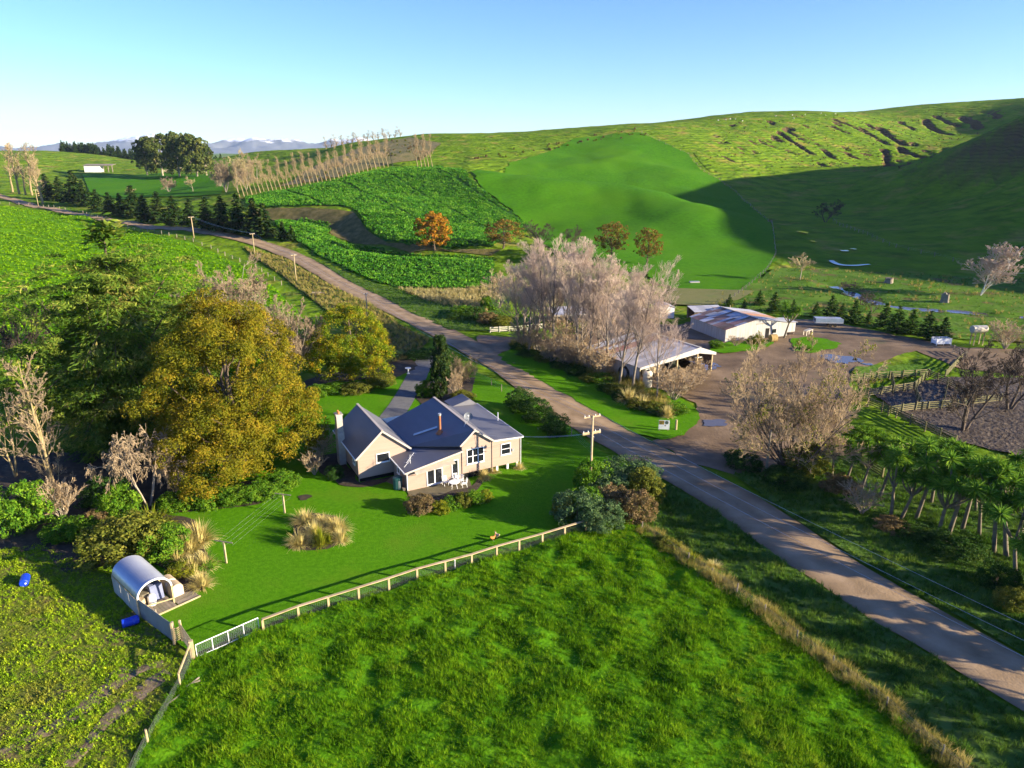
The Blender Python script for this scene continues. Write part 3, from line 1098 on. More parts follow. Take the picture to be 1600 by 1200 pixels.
def bare_skeleton(seed, h=12.0, stems=1, r=0.2, up=0.12, ang=(0.75, 0.7, 0.6, 0.6), n=(12, 8, 7, 4), ratio=(0.5, 0.5, 0.5, 0.5), t0=0.25, lean=0.0, spread=0.15,
                  wig=0.1, droop=0.0, rmin=0.010, stemtop=1.0):
    rng = np.random.default_rng(seed)
    K = 9
    P = np.zeros((stems, K, 3))
    az = rng.uniform(0, 6.28, stems)
    for s in range(stems):
        lv_ = rng.uniform(0.25, 1.0) if (stems > 6) else 1.0
        d = np.array([math.cos(az[s]) * spread * lv_ * (stems > 1), math.sin(az[s]) * spread * lv_ * (stems > 1), 1.0]) + np.array([lean, 0, 0])
        p = np.array([math.cos(az[s]), math.sin(az[s]), 0]) * (r * 1.2 * (stems > 1))
        P[s, 0] = p
        for k in range(1, K):
            d = unit(d + np.append(rng.normal(0, wig * 0.6, 2), 0.05))
            p = p + d * h * stemtop / (K - 1) * (1 if s == 0 else 0.9) * (1.0 if stems < 7 else 1.12 - 0.28 * lv_)
            P[s, k] = p
    rad = r * np.linspace(1, 0.16, K)[None] * (np.ones((stems, 1)) if stems == 1 else rng.uniform(0.6, 1, (stems, 1)))
    levels = [(P, rad)]
    kk = (6, 5, 3, 2)
    for i in range(len(n)):
        Q, q = grow(rng, levels[-1][0], levels[-1][1], n[i], t0 if i == 0 else 0.2, 0.98, ang[i], ratio[i], kk[i], up, 0.5, wig, droop=droop * (i > 0))
        levels.append((Q, np.maximum(q, rmin)))
    return levels, rng


def skeleton_meshes(levels, split=2, sides=(7, 5, 4, 3, 3)):
    a = [tubes(P, r, sides[i]) for i, (P, r) in enumerate(levels[:split])]
    b = [tubes(P, r, sides[i + split]) for i, (P, r) in enumerate(levels[split:])]
    return join(a), join(b)


def leaves(C, N, U, size, aspect=1.6, bend=0.0, fold=0.0):
    """diamond leaves: C centres (n,3), N normals, U long axes, size (n,)"""
    U = unit(U - (U * N).sum(-1, keepdims=True) * N)
    W = np.cross(N, U)
    s = np.asarray(size)[:, None]
    a = C - U * s * 0.5 * aspect
    b = C + W * s * 0.5 + N * s * fold
    c = C + U * s * 0.5 * aspect - N * s * bend
    d = C - W * s * 0.5 + N * s * fold
    V = np.stack([a, b, c, d], 1).reshape(-1, 3)
    ix = np.arange(len(C) * 4).reshape(-1, 4)
    return V, ix


def clump_crown(seed, ell, nclump, nleaf, leaf, crad=0.9, flat=0.7, shell=0.55, noise=0.25, aspect=1.6, upright=0.0, ncell=3.0, droop=0.0, gaps=0.0):
    """ell: list of (cx,cy,cz,rx,ry,rz,weight). Leaf clumps spread through and over lumpy ellipsoids."""
    rng = np.random.default_rng(seed)
    ws = np.array([e[6] for e in ell], float)
    ws /= ws.sum()
    Cs = []
    Ns = []
    for e, wt in zip(ell, ws):
        m = max(3, int(nclump * wt))
        d = unit(rng.normal(size=(m, 3)))
        d[:, 2] = np.where(d[:, 2] < -0.85, -d[:, 2], d[:, 2])
        rr = shell + (1 - shell) * rng.uniform(0, 1, m) ** 0.5
        lump = 1 + noise * fbm(d[:, 0] * ncell + seed, d[:, 1] * ncell + d[:, 2] * ncell * 1.3, seed, 3)
        Cs.append(np.array(e[:3]) + d * rr[:, None] * lump[:, None] * np.array(e[3:6]))
        Ns.append(unit(d / np.array(e[3:6])))
    Cc = np.concatenate(Cs)
    Nn = np.concatenate(Ns)
    if gaps:
        k = fbm(Cc[:, 0] * 0.4 + Cc[:, 2] * 0.3, Cc[:, 1] * 0.4 - Cc[:, 2] * 0.35, seed + 9, 2) > -0.6 + gaps * 0.5
        Cc, Nn = Cc[k], Nn[k]
    m = len(Cc)
    cr = crad * rng.uniform(0.6, 1.35, m)
    n_ = nleaf
    d = unit(rng.normal(size=(m, n_, 3)) + Nn[:, None] * 0.7 + np.array([0, 0, 0.35]))
    rad = cr[:, None] * rng.uniform(0.35, 1.0, (m, n_)) ** 0.6
    off = d * rad[..., None]
    off[..., 2] *= flat
    L = (Cc[:, None] + off).reshape(-1, 3)
    if droop:
        L[:, 2] -= droop * (rad.reshape(-1) ** 2)
    nn = unit(d.reshape(-1, 3) + rng.normal(0, 0.55, (m * n_, 3)))
    uu = unit(rng.normal(size=(m * n_, 3)) + np.array([0, 0, upright]))
    sz = leaf * rng.uniform(0.6, 1.35, m * n_)
    return leaves(L, nn, uu, sz, aspect), Cc


def limbs(seed, h, r, C, k=14, base=0.12, top=0.8):
    """trunk and limbs reaching to clump centres C"""
    rng = np.random.default_rng(seed)
    K = 8
    zt = np.linspace(0, h * top, K)
    tr = np.column_stack([np.cumsum(rng.normal(0, h * 0.008, K)), np.cumsum(rng.normal(0, h * 0.008, K)), zt])
    tr[0, :2] = 0
    parts = [tubes(tr[None], (r * np.linspace(1.15, 0.25, K))[None], 8)]
    if k:
        sel = C[rng.choice(len(C), min(k, len(C)), False)]
        P = np.empty((len(sel), 6, 3))
        for i, c in enumerate(sel):
            z0 = min(max(base * h, c[2] * rng.uniform(0.35, 0.7)), h * top * 0.95)
            s = np.array([np.interp(z0, zt, tr[:, 0]), np.interp(z0, zt, tr[:, 1]), z0])
            for j in range(6):
                t = j / 5
                q = s * (1 - t) + c * t
                q[2] += math.sin(t * math.pi) * -0.04 * h
                P[i, j] = q + rng.normal(0, 0.02 * h, 3) * (0 < j < 5)
        parts.append(tubes(P, np.tile(r * 0.42 * np.linspace(1, 0.2, 6), (len(sel), 1)), 5))
    return join(parts)


def conifer(seed, h, r, tiers=22, per=7, spr=16, leaf=0.5, droop=0.25, power=0.9, base=0.06, ragged=0.3, up=0.0, minr=0.08, dome=False, asp=2.0):
    """whorled branches carrying flat sprays"""
    rng = np.random.default_rng(seed)
    z = np.linspace(base, 0.985, tiers) * h
    Cn, Nn, Un, Sz = [], [], [], []
    B, BR = [], []
    for i, zz in enumerate(z):
        t = i / (tiers - 1)
        R_ = r * max(minr, (1 - t) ** power) if not dome else r * max(minr, min(1.0, 0.55 + 1.6 * t) * (1 - max(0.0, (t - 0.45) / 0.55) ** 2.2) ** 0.6)
        n_ = max(4, int(per * (0.5 + 0.7 * (1 - t))))
        a0 = rng.uniform(0, 6.28)
        for k in range(n_):
            a = a0 + 6.28 * k / n_ + rng.normal(0, 0.2)
            Lb = R_ * rng.uniform(1 - ragged, 1 + ragged * 0.6)
            tt = np.linspace(0, 1, 5)
            dirx = np.array([math.cos(a), math.sin(a)])
            P = np.column_stack([dirx[0] * Lb * tt, dirx[1] * Lb * tt, zz + rng.normal(0, 0.15) * h / tiers + Lb * (up * tt - droop * tt ** 1.7)])
            B.append(P)
            BR.append(np.linspace(0.02, 0.006, 5) * h * 0.12 * (0.3 + R_ / r))
            m = max(3, int(spr * (0.35 + Lb / r)))
            q = rng.uniform(0.18, 1.0, m) ** 0.8
            S = np.column_stack([np.interp(q, tt, P[:, c]) for c in range(3)])
            w_ = Lb * 0.26 * (1.15 - q)[:, None] + 0.05 * r
            lat = np.array([-dirx[1], dirx[0], 0])
            sd = rng.uniform(-1, 1, (m, 1))
            S = S + lat * sd * w_ + rng.normal(0, 0.02 * r, (m, 3))
            Cn.append(S)
            Un.append(unit(np.append(dirx, -droop * 0.8)[None] + lat * sd * 0.9 + rng.normal(0, 0.2, (m, 3))))
            Nn.append(unit(np.array([0, 0, 1.0]) + rng.normal(0, 0.38, (m, 3)) + np.append(dirx * 0.25, 0)[None]))
            Sz.append(leaf * rng.uniform(0.6, 1.3, m))
    Cn, Nn, Un, Sz = map(np.concatenate, (Cn, Nn, Un, Sz))
    crown = leaves(Cn, Nn, Un, Sz, asp, 0.15)
    K = 6
    tr = np.column_stack([np.zeros(K), np.zeros(K), np.linspace(0, h, K)])
    trunk = join([tubes(tr[None], (h * 0.018 * np.linspace(1.2, 0.12, K))[None], 7), tubes(np.array(B), np.array(BR), 3)])
    return trunk, crown


def blades(seed, n, ln, width, spread=0.6, droop=0.6, base=0.1, K=3, up=1.0):
    """a tuft of bent tapering blades"""
    rng = np.random.default_rng(seed)
    a = rng.uniform(0, 6.283, n)
    s = np.abs(rng.normal(0, spread, n))
    L = ln * rng.uniform(0.55, 1.15, n)
    d = np.column_stack([np.cos(a), np.sin(a)])
    q = rng.uniform(0, base, n)
    V = []
    for k in range(K + 1):
        t = k / K
        out = q + L * t * np.sin(np.minimum(s * (1 + droop * t), 1.9))
        z = L * t * np.cos(np.minimum(s * (1 + droop * t), 1.9)) * up
        c = np.column_stack([d * out[:, None], z])
        w_ = width * (1 - t) ** 0.7 * 0.5
        lat = np.column_stack([-d[:, 1], d[:, 0], np.zeros(n)])
        if k < K:
            V += [c - lat * w_, c + lat * w_]
        else:
            V += [c]
    V = np.stack(V, 1)
    m = 2 * K + 1
    o = (np.arange(n) * m)[:, None]
    quads = np.concatenate([o + np.array([2 * k, 2 * k + 1, 2 * k + 3, 2 * k + 2]) for k in range(K - 1)])
    tris = o + np.array([2 * K - 2, 2 * K - 1, 2 * K])
    return V.reshape(-1, 3), [quads, tris]


class Proto:
    """a plant kind: meshes for its parts, its nominal height and width"""

    def __init__(s, parts, h, w):
        s.parts = parts
        s.h = h
        s.w = w


def mk(name, VF, m, smooth=False):
    V, Q = VF
    me = np_mesh(name, V, Q, smooth)
    me.materials.append(m)
    return me


def plant(pr, name, label, cat, loc, hgt, wid=None, group=None, rz=None, tilt=(0, 0)):
    rng_ = random.Random(int(loc[0] * 131 + loc[1] * 717) & 0xffff)
    o = empty(name, loc, rng_.uniform(0, 6.28) if rz is None else rz, label, cat, group)
    s = hgt / pr.h
    sx = s if wid is None else wid / pr.w
    o.scale = (sx, sx, s)
    o.rotation_euler.x, o.rotation_euler.y = tilt
    for nm, me in pr.parts:
        c = bpy.data.objects.new(nm, me)
        COL.objects.link(c)
        c.parent = o
    return o


def spot(px, pyb, pyt, wpx=None, Y=None, dz=-0.05):
    """ground point, height and width in metres of something seen at px between rows pyb and pyt"""
    if Y is None:
        g = G(px, pyb)
    else:
        a = at(px, pyb, Y)
        g = on(a[0], a[1])
    t = at(px, pyt, g.y)
    dep = g.y * CP + (CAM_Z - g.z) * SP
    return Vector((g.x, g.y, g.z + dz)), float(t[2] - g.z), (wpx * dep / F if wpx else None)


ORD = ['first', 'second', 'third', 'fourth', 'fifth', 'sixth', 'seventh', 'eighth', 'ninth', 'tenth', 'eleventh', 'twelfth', 'thirteenth', 'fourteenth',
       'fifteenth', 'sixteenth', 'seventeenth', 'eighteenth', 'nineteenth', 'twentieth', 'twenty first', 'twenty second', 'twenty third', 'twenty fourth',
       'twenty fifth', 'twenty sixth', 'twenty seventh', 'twenty eighth', 'twenty ninth', 'thirtieth', 'thirty first', 'thirty second', 'thirty third',
       'thirty fourth', 'thirty fifth', 'thirty sixth', 'thirty seventh', 'thirty eighth', 'thirty ninth', 'fortieth']

# ------------------------------------------------------------------ bark and leaf materials
M_BARK = mat('bark', [(0.07, 0.05, 0.035), (0.14, 0.105, 0.075)], 3, 0.95, 0.02, 12)
M_BARKP = mat('pale_bark', [(0.24, 0.195, 0.14), (0.40, 0.335, 0.25)], 2.5, 0.95, 0.02, 12)
M_BARKG = mat('grey_bark', [(0.15, 0.12, 0.09), (0.30, 0.25, 0.195)], 1.2, 0.95, 0.02, 12)
M_BARKC = mat('cabbage_tree_bark', [(0.11, 0.09, 0.06), (0.20, 0.165, 0.115)], 3, 0.95, 0.02, 12)
M_BARKY = mat('yellow_bark', [(0.21, 0.155, 0.07), (0.34, 0.265, 0.14)], 2, 0.95)
M_TWIGP = mat('pink_twigs', [(0.40, 0.29, 0.225), (0.58, 0.45, 0.36)], 0.6, 0.9, detail=3)
M_TWIGB = mat('brown_twigs', [(0.30, 0.21, 0.12), (0.48, 0.35, 0.20)], 0.6, 0.9, detail=3)
M_TWIGT = mat('tan_twigs', [(0.22, 0.16, 0.10), (0.36, 0.27, 0.17)], 0.6, 0.9, detail=3)
M_TWIGY = mat('straw_twigs', [(0.33, 0.26, 0.12), (0.50, 0.41, 0.22)], 0.6, 0.9, detail=3)
M_TWIGD = mat('dark_twigs', [(0.05, 0.038, 0.03), (0.10, 0.075, 0.055)], 0.6, 0.9, detail=3)


def leafmat(name, cols, sc_=0.45, isl=0.35, tr=0.3, **k):
    return mat(name, cols, sc_, 0.75, detail=3, island=isl, trans=tr, spec=0.04, world=True, **k)


L_GOLD = leafmat('golden_foliage', [(0.077, 0.098, 0.007), (0.182, 0.167, 0.011), (0.303, 0.213, 0.017)], 0.33)
L_CONI = leafmat('dark_conifer_foliage', [(0.034, 0.083, 0.010), (0.082, 0.150, 0.017), (0.162, 0.225, 0.029), (0.340, 0.285, 0.072)], 0.32)
L_PINE = leafmat('pine_foliage', [(0.012, 0.036, 0.011), (0.031, 0.068, 0.015), (0.078, 0.098, 0.020)], 0.35)
L_YPIN = leafmat('young_pine_foliage', [(0.02, 0.06, 0.012), (0.045, 0.10, 0.016), (0.09, 0.15, 0.02)], 0.5)
L_GUM = leafmat('gum_foliage', [(0.042, 0.075, 0.019), (0.090, 0.119, 0.029), (0.168, 0.175, 0.042)], 0.12)
L_AUTG = leafmat('yellowing_foliage', [(0.055, 0.127, 0.009), (0.179, 0.224, 0.011), (0.442, 0.283, 0.013)], 0.6)
L_ORAN = leafmat('orange_foliage', [(0.28, 0.14, 0.015), (0.44, 0.22, 0.02)], 0.6)
L_SHRB = leafmat('shrub_foliage', [(0.043, 0.122, 0.010), (0.101, 0.216, 0.014), (0.172, 0.288, 0.020)], 0.9)
L_DARK = leafmat('hedge_foliage', [(0.018, 0.055, 0.012), (0.042, 0.098, 0.017), (0.072, 0.130, 0.022)], 0.9)
L_GREY = leafmat('grey_green_foliage', [(0.05, 0.10, 0.035), (0.10, 0.17, 0.06), (0.15, 0.22, 0.085)], 0.9)
L_YELL = leafmat('lime_foliage', [(0.09, 0.14, 0.010), (0.20, 0.23, 0.015), (0.28, 0.27, 0.025)], 1.0)
L_OLIV = leafmat('olive_foliage', [(0.084, 0.104, 0.013), (0.144, 0.163, 0.022), (0.204, 0.195, 0.033)], 0.9)
L_CYPR = leafmat('cypress_foliage', [(0.016, 0.04, 0.012), (0.035, 0.068, 0.016), (0.075, 0.095, 0.024)], 1.2)
L_CABB = leafmat('cabbage_tree_leaves', [(0.050, 0.136, 0.018), (0.112, 0.227, 0.022), (0.224, 0.371, 0.030)], 0.6)
L_TUSS = leafmat('tussock_straw', [(0.330, 0.258, 0.066), (0.594, 0.493, 0.176), (0.748, 0.650, 0.297)], 1.2, 0.25, 0.35)
L_RUST = leafmat('rusty_foliage', [(0.11, 0.085, 0.035), (0.20, 0.145, 0.06), (0.28, 0.20, 0.09)], 0.9)
L_GRASS = leafmat('grass_blades', [(0.064, 0.173, 0.004), (0.118, 0.269, 0.006), (0.193, 0.358, 0.008)], 0.5, 0.35, 0.35, scale2=0.09, cols2=[(0.126, 0.282, 0.006), (0.218, 0.358, 0.011), (0.302, 0.333, 0.026)], mix2=(0.52, 0.72))
L_VGRAS = leafmat('verge_grass_blades', [(0.045, 0.120, 0.014), (0.085, 0.175, 0.020), (0.140, 0.220, 0.030)], 0.22, 0.35, 0.35)
L_DRYG = leafmat('dry_grass_blades', [(0.180, 0.180, 0.033), (0.360, 0.300, 0.077), (0.504, 0.408, 0.132)], 0.4, 0.3, 0.35)
L_WEED = leafmat('weed_leaves', [(0.144, 0.268, 0.011), (0.255, 0.394, 0.014), (0.384, 0.473, 0.019)], 0.7, 0.3, 0.3, scale2=0.16, cols2=[(0.220, 0.263, 0.020), (0.286, 0.250, 0.050)], mix2=(0.52, 0.66))
L_KALE = leafmat('kale_leaves', [(0.035, 0.150, 0.014), (0.069, 0.231, 0.018), (0.138, 0.325, 0.025)], 0.2, 0.35, 0.25)
L_CRPL = leafmat('crop_leaves', [(0.094, 0.236, 0.003), (0.138, 0.299, 0.005), (0.198, 0.357, 0.008)], 0.2, 0.3, 0.3)
L_CORN = leafmat('dry_stalk_leaves', [(0.28, 0.22, 0.07), (0.45, 0.37, 0.15), (0.55, 0.47, 0.23)], 0.6, 0.3, 0.3)

# ------------------------------------------------------------------ plant kinds
PR = {}


def bare(key, mats, h, w, split=2, **k):
    lv, _ = bare_skeleton(h=h, **k)
    a, b = skeleton_meshes(lv, split)
    allz = np.concatenate([a[0], b[0]])
    hh = np.percentile(allz[:, 2], 99.5)
    ww = 2 * np.percentile(np.hypot(allz[:, 0], allz[:, 1]), 93)
    PR[key] = Proto([('trunk', mk(key + '_trunk', a, mats[0], True)), ('crown', mk(key + '_crown', b, mats[1]))], hh, ww)


def last_leaves(key, n_, size, m, seed=0):
    """a few leaves still hanging on a bare crown"""
    rng = np.random.default_rng(seed)
    me = PR[key].parts[1][1]
    co = np.empty(len(me.vertices) * 3, np.float32)
    me.vertices.foreach_get('co', co)
    co = co.reshape(-1, 3)
    k = rng.choice(len(co), n_ * 6, False)
    q = co[k]
    q = q[fbm(q[:, 0] / 1.6, q[:, 1] / 1.6 + q[:, 2] / 1.9, seed, 2) > 0.15][:n_]
    PR[key].parts.append(('leaves', mk(key + '_leaves', leaves(q + rng.normal(0, 0.08, q.shape), unit(rng.normal(size=q.shape)), unit(rng.normal(size=q.shape)), size * rng.uniform(0.6, 1.3, len(q)), 1.5), m)))


def leafy(key, mats, h, w, ell, nclump, nleaf, leaf, seed, k=14, tr=0.18, top=0.8, **kw):
    cr, Cc = clump_crown(seed, ell, nclump, nleaf, leaf, **kw)
    t = limbs(seed, h, tr, Cc, k, top=top)
    PR[key] = Proto([('trunk', mk(key + '_trunk', t, mats[0], True)), ('crown', mk(key + '_crown', cr, mats[1]))], h, w)


def conif(key, mats, seed, h, r, **k):
    t, c = conifer(seed, h, r, **k)
    PR[key] = Proto([('trunk', mk(key + '_trunk', t, mats[0], True)), ('crown', mk(key + '_crown', c, mats[1]))], h, 2 * r)


# poplars of the clump: several forms
for i in range(4):
    bare('poplar%d' % i, (M_BARKG, M_TWIGP), 19, 6, seed=40 + i, r=0.19, up=0.17, ang=(0.62, 0.55, 0.5, 0.5), n=(26, 8, 7, 2), ratio=(0.42, 0.5, 0.55, 0.8), t0=0.16, wig=0.08, rmin=0.0115, lean=(i - 1.5) * 0.04)
for i in range(2):
    bare('row_poplar%d' % i, (M_BARKY, M_TWIGB), 20, 5, seed=60 + i, r=0.20, up=0.22, ang=(0.5, 0.5, 0.45), n=(30, 6, 3), ratio=(0.22, 0.45, 0.55), t0=0.28, wig=0.06, rmin=0.016)
bare('round_bare', (M_BARKP, M_TWIGT), 12, 12, seed=71, stems=9, r=0.15, up=0.10, spread=0.9, ang=(0.7, 0.65, 0.6, 0.6), n=(10, 8, 6, 3), ratio=(0.45, 0.5, 0.55, 0.65), t0=0.15, wig=0.12, rmin=0.014, stemtop=0.75)
bare('big_bare', (M_BARK, M_TWIGB), 14, 14, seed=73, stems=13, r=0.13, up=0.10, spread=1.35, ang=(0.75, 0.65, 0.6, 0.55), n=(10, 8, 6, 3), ratio=(0.42, 0.5, 0.55, 0.65), t0=0.12, wig=0.13, rmin=0.011, stemtop=0.9)
bare('tall_bare', (M_BARKY, M_TWIGT), 15, 8, seed=74, stems=2, r=0.24, up=0.10, spread=0.12, ang=(0.8, 0.7, 0.6, 0.6), n=(14, 6, 5, 3), ratio=(0.33, 0.45, 0.5, 0.5), t0=0.2, wig=0.1, rmin=0.02)
bare('weeping_bare', (M_BARKP, M_TWIGT), 8, 8, seed=75, stems=4, r=0.16, up=-0.02, spread=0.55, ang=(0.9, 0.8, 0.6, 0.5), n=(7, 8, 8, 4), ratio=(0.6, 0.6, 0.55, 0.5), t0=0.4, wig=0.1, droop=0.16, rmin=0.022, stemtop=0.7)
bare('shrub_bare', (M_BARKP, M_TWIGB), 4, 4, seed=76, stems=9, r=0.05, up=0.10, spread=0.6, ang=(0.6, 0.55, 0.5), n=(7, 6, 4), ratio=(0.5, 0.5, 0.5), t0=0.15, wig=0.14, rmin=0.013)
bare('dark_bare', (M_BARK, M_TWIGD), 12, 12, seed=77, stems=3, r=0.25, up=0.10, spread=0.4, ang=(0.8, 0.7, 0.6, 0.6), n=(9, 8, 7, 4), ratio=(0.55, 0.5, 0.5, 0.5), t0=0.15, wig=0.14, rmin=0.022, stemtop=0.8)
bare('pale_bare', (M_BARKP, M_TWIGY), 10, 9, seed=78, stems=1, r=0.15, up=0.10, ang=(0.9, 0.7, 0.6, 0.6), n=(13, 8, 6, 3), ratio=(0.45, 0.5, 0.5, 0.5), t0=0.22, wig=0.12, rmin=0.035)
bare('birch', (mat('birch_bark', [(0.45, 0.43, 0.40), (0.7, 0.68, 0.65)], 2, 0.8), M_TWIGP), 14, 10, seed=79, stems=4, r=0.10, up=0.10, spread=0.35, ang=(0.7, 0.7, 0.6, 0.6), n=(12, 8, 6, 3), ratio=(0.4, 0.5, 0.5, 0.5), t0=0.2, wig=0.12, rmin=0.035)

leafy('golden_tree', (M_BARK, L_GOLD), 22, 18, [(0, 0, 11.5, 8.4, 8.4, 9.6, 4), (-3.5, -2.5, 5.6, 6.2, 5.8, 5.2, 1.7), (4, -2.5, 5.6, 5.8, 5.8, 5.2, 1.7), (0, 4, 5.6, 6.5, 4.5, 5.2, 1.2), (1.5, 1, 18.3, 4.5, 4.5, 4.0, 1.0)],
      760, 190, 0.115, 11, 30, 0.5, 0.9, crad=1.25, flat=0.95, shell=0.74, noise=0.32, ncell=2.8, droop=0.16, aspect=2.8)
leafy('round_tree', (M_BARK, L_AUTG), 13, 12.5, [(0, 0, 6.6, 5.8, 5.8, 6.0, 3), (-2.2, -2, 4, 4.0, 4.0, 3.8, 1), (2.4, -1.6, 4, 4.0, 4.0, 3.8, 1)], 480, 110, 0.14, 12, 18, 0.3, 0.85,
      crad=0.95, flat=0.85, shell=0.8, noise=0.16, ncell=3)
leafy('gum', (M_BARKP, L_GUM), 30, 22, [(0, 0, 12, 10, 10, 10, 2), (-5, 2, 22, 4.5, 4.5, 5, 1), (3, 0, 25, 5, 5, 4.5, 1.1), (7, -2, 20, 4.5, 4.5, 5, 1)], 230, 34, 0.95, 13, 22, 0.6, 0.9, crad=2.0, flat=0.8, shell=0.6, noise=0.25)
leafy('orange_tree', (M_BARK, L_ORAN), 12, 9, [(0, 0, 6.4, 4.2, 4.2, 5.4, 1)], 150, 30, 0.36, 14, 16, 0.22, 0.85, crad=0.9, shell=0.45, noise=0.2)
leafy('russet_tree', (M_BARK, leafmat('russet_foliage', [(0.10, 0.085, 0.02), (0.19, 0.125, 0.025), (0.27, 0.15, 0.03)], 0.5)), 11, 10, [(0, 0, 6.4, 4.8, 4.8, 4.6, 1)], 150, 20, 0.30, 15, 26, 0.22, 0.85, crad=0.95, shell=0.4, noise=0.2)
for key, m, sd in (('shrub', L_SHRB, 21), ('hedge', L_DARK, 22), ('grey_shrub', L_GREY, 23), ('lime_shrub', L_YELL, 24), ('olive_shrub', L_OLIV, 25), ('rust_shrub', L_RUST, 26)):
    leafy(key, (M_BARK, m), 2.2, 2.6, [(0, 0, 1.05, 1.2, 1.2, 1.05, 3), (0.5, 0.35, 0.8, 0.8, 0.8, 0.8, 1), (-0.5, -0.2, 0.75, 0.8, 0.8, 0.75, 1)], 150, 60, 0.07 if key not in ('grey_shrub', 'hedge') else 0.06, sd, 8, 0.05, 0.6,
          crad=0.30, flat=0.9, shell=0.72, noise=0.24, ncell=3, aspect=1.8)
leafy('cypress', (M_BARK, L_CYPR), 10, 3, [(0, 0, 4.6, 1.35, 1.35, 4.8, 3), (0.4, 0.3, 6.3, 0.8, 0.8, 3.2, 1), (-0.5, 0.1, 5.4, 0.85, 0.85, 3.4, 1)], 330, 36, 0.16, 27, 0, 0.16, 0.9, crad=0.42, flat=1.5, shell=0.8, noise=0.18, aspect=2.4, upright=1.4)
for i in range(3):
    conif('pine%d' % i, (M_BARK, L_PINE), 30 + i, 12, 3.6, tiers=20, per=8, spr=13, leaf=0.62, droop=0.12, power=0.75, ragged=0.45, up=0.12, minr=0.14)
for i in range(2):
    conif('young_pine%d' % i, (M_BARK, L_YPIN), 35 + i, 5, 1.5, tiers=15, per=7, spr=10, leaf=0.28, droop=-0.05, power=0.8, ragged=0.3, up=0.28, minr=0.1)


def big_conifer():
    rng = np.random.default_rng(5)
    t1, c1 = conifer(51, 24, 9.0, tiers=26, per=12, spr=190, leaf=0.16, asp=4.2, droop=0.40, base=0.05, ragged=0.55, up=0.10, minr=0.2, dome=True)
    ell = [(0, 0, 12, 9.3, 9.3, 10.5, 4), (-4.5, 0.5, 19.5, 5.5, 5.0, 4.2, 1), (2.5, -1, 20.5, 5.5, 5.0, 4.4, 1.2), (-6.5, -2.5, 9, 5, 5, 6.5, 1.1), (5.5, -3, 10, 5, 5, 6.5, 1.1), (0, -5, 7, 6, 5, 6, 1.2)]
    c3, Cc = clump_crown(52, ell, 560, 95, 0.11, crad=1.4, flat=0.34, shell=0.66, noise=0.35, aspect=4.2, droop=0.36, ncell=2.4)
    lm = limbs(53, 24, 0.42, Cc, 26, top=0.9)
    c2v, c2f = leaves(*[q for q in _tip(rng)][:3], _tipsz, 2.6, 0.1)
    tr = np.column_stack([np.linspace(0, 0.3, 6), np.zeros(6), np.linspace(22, 28.6, 6)])
    br = []
    for k in range(7):
        z = 24.2 + k * 0.6
        a = k * 2.3
        Lb = 1.9 - 0.12 * k
        br.append(np.column_stack([np.linspace(0, math.cos(a) * Lb, 5) + 0.2, np.linspace(0, math.sin(a) * Lb, 5), z + np.linspace(0, 0.7, 5)]))
    trunk = join([t1, lm, tubes(tr[None], np.linspace(0.16, 0.05, 6)[None], 6), tubes(np.array(br), np.tile(np.linspace(0.05, 0.015, 5), (7, 1)), 4)])
    return trunk, join([c1, c3, (c2v, c2f)])


_tipsz = None


def _tip(rng):
    global _tipsz
    n_ = 420
    a = rng.uniform(0, 6.28, n_)
    r_ = rng.uniform(0.2, 1.9, n_)
    z = 26.8 + rng.normal(0, 0.9, n_) - r_ * 0.15
    _tipsz = rng.uniform(0.2, 0.5, n_)
    Cc = np.column_stack([np.cos(a) * r_ + 0.2, np.sin(a) * r_, z])
    return Cc, unit(np.array([0, 0, 1.0]) + rng.normal(0, 0.5, (n_, 3))), unit(np.column_stack([np.cos(a), np.sin(a), np.full(n_, 0.2)]))


bt, bc = big_conifer()
PR['big_conifer'] = Proto([('trunk', mk('big_conifer_trunk', bt, M_BARK, True)), ('crown', mk('big_conifer_crown', bc, L_CONI))], 28.6, 18)


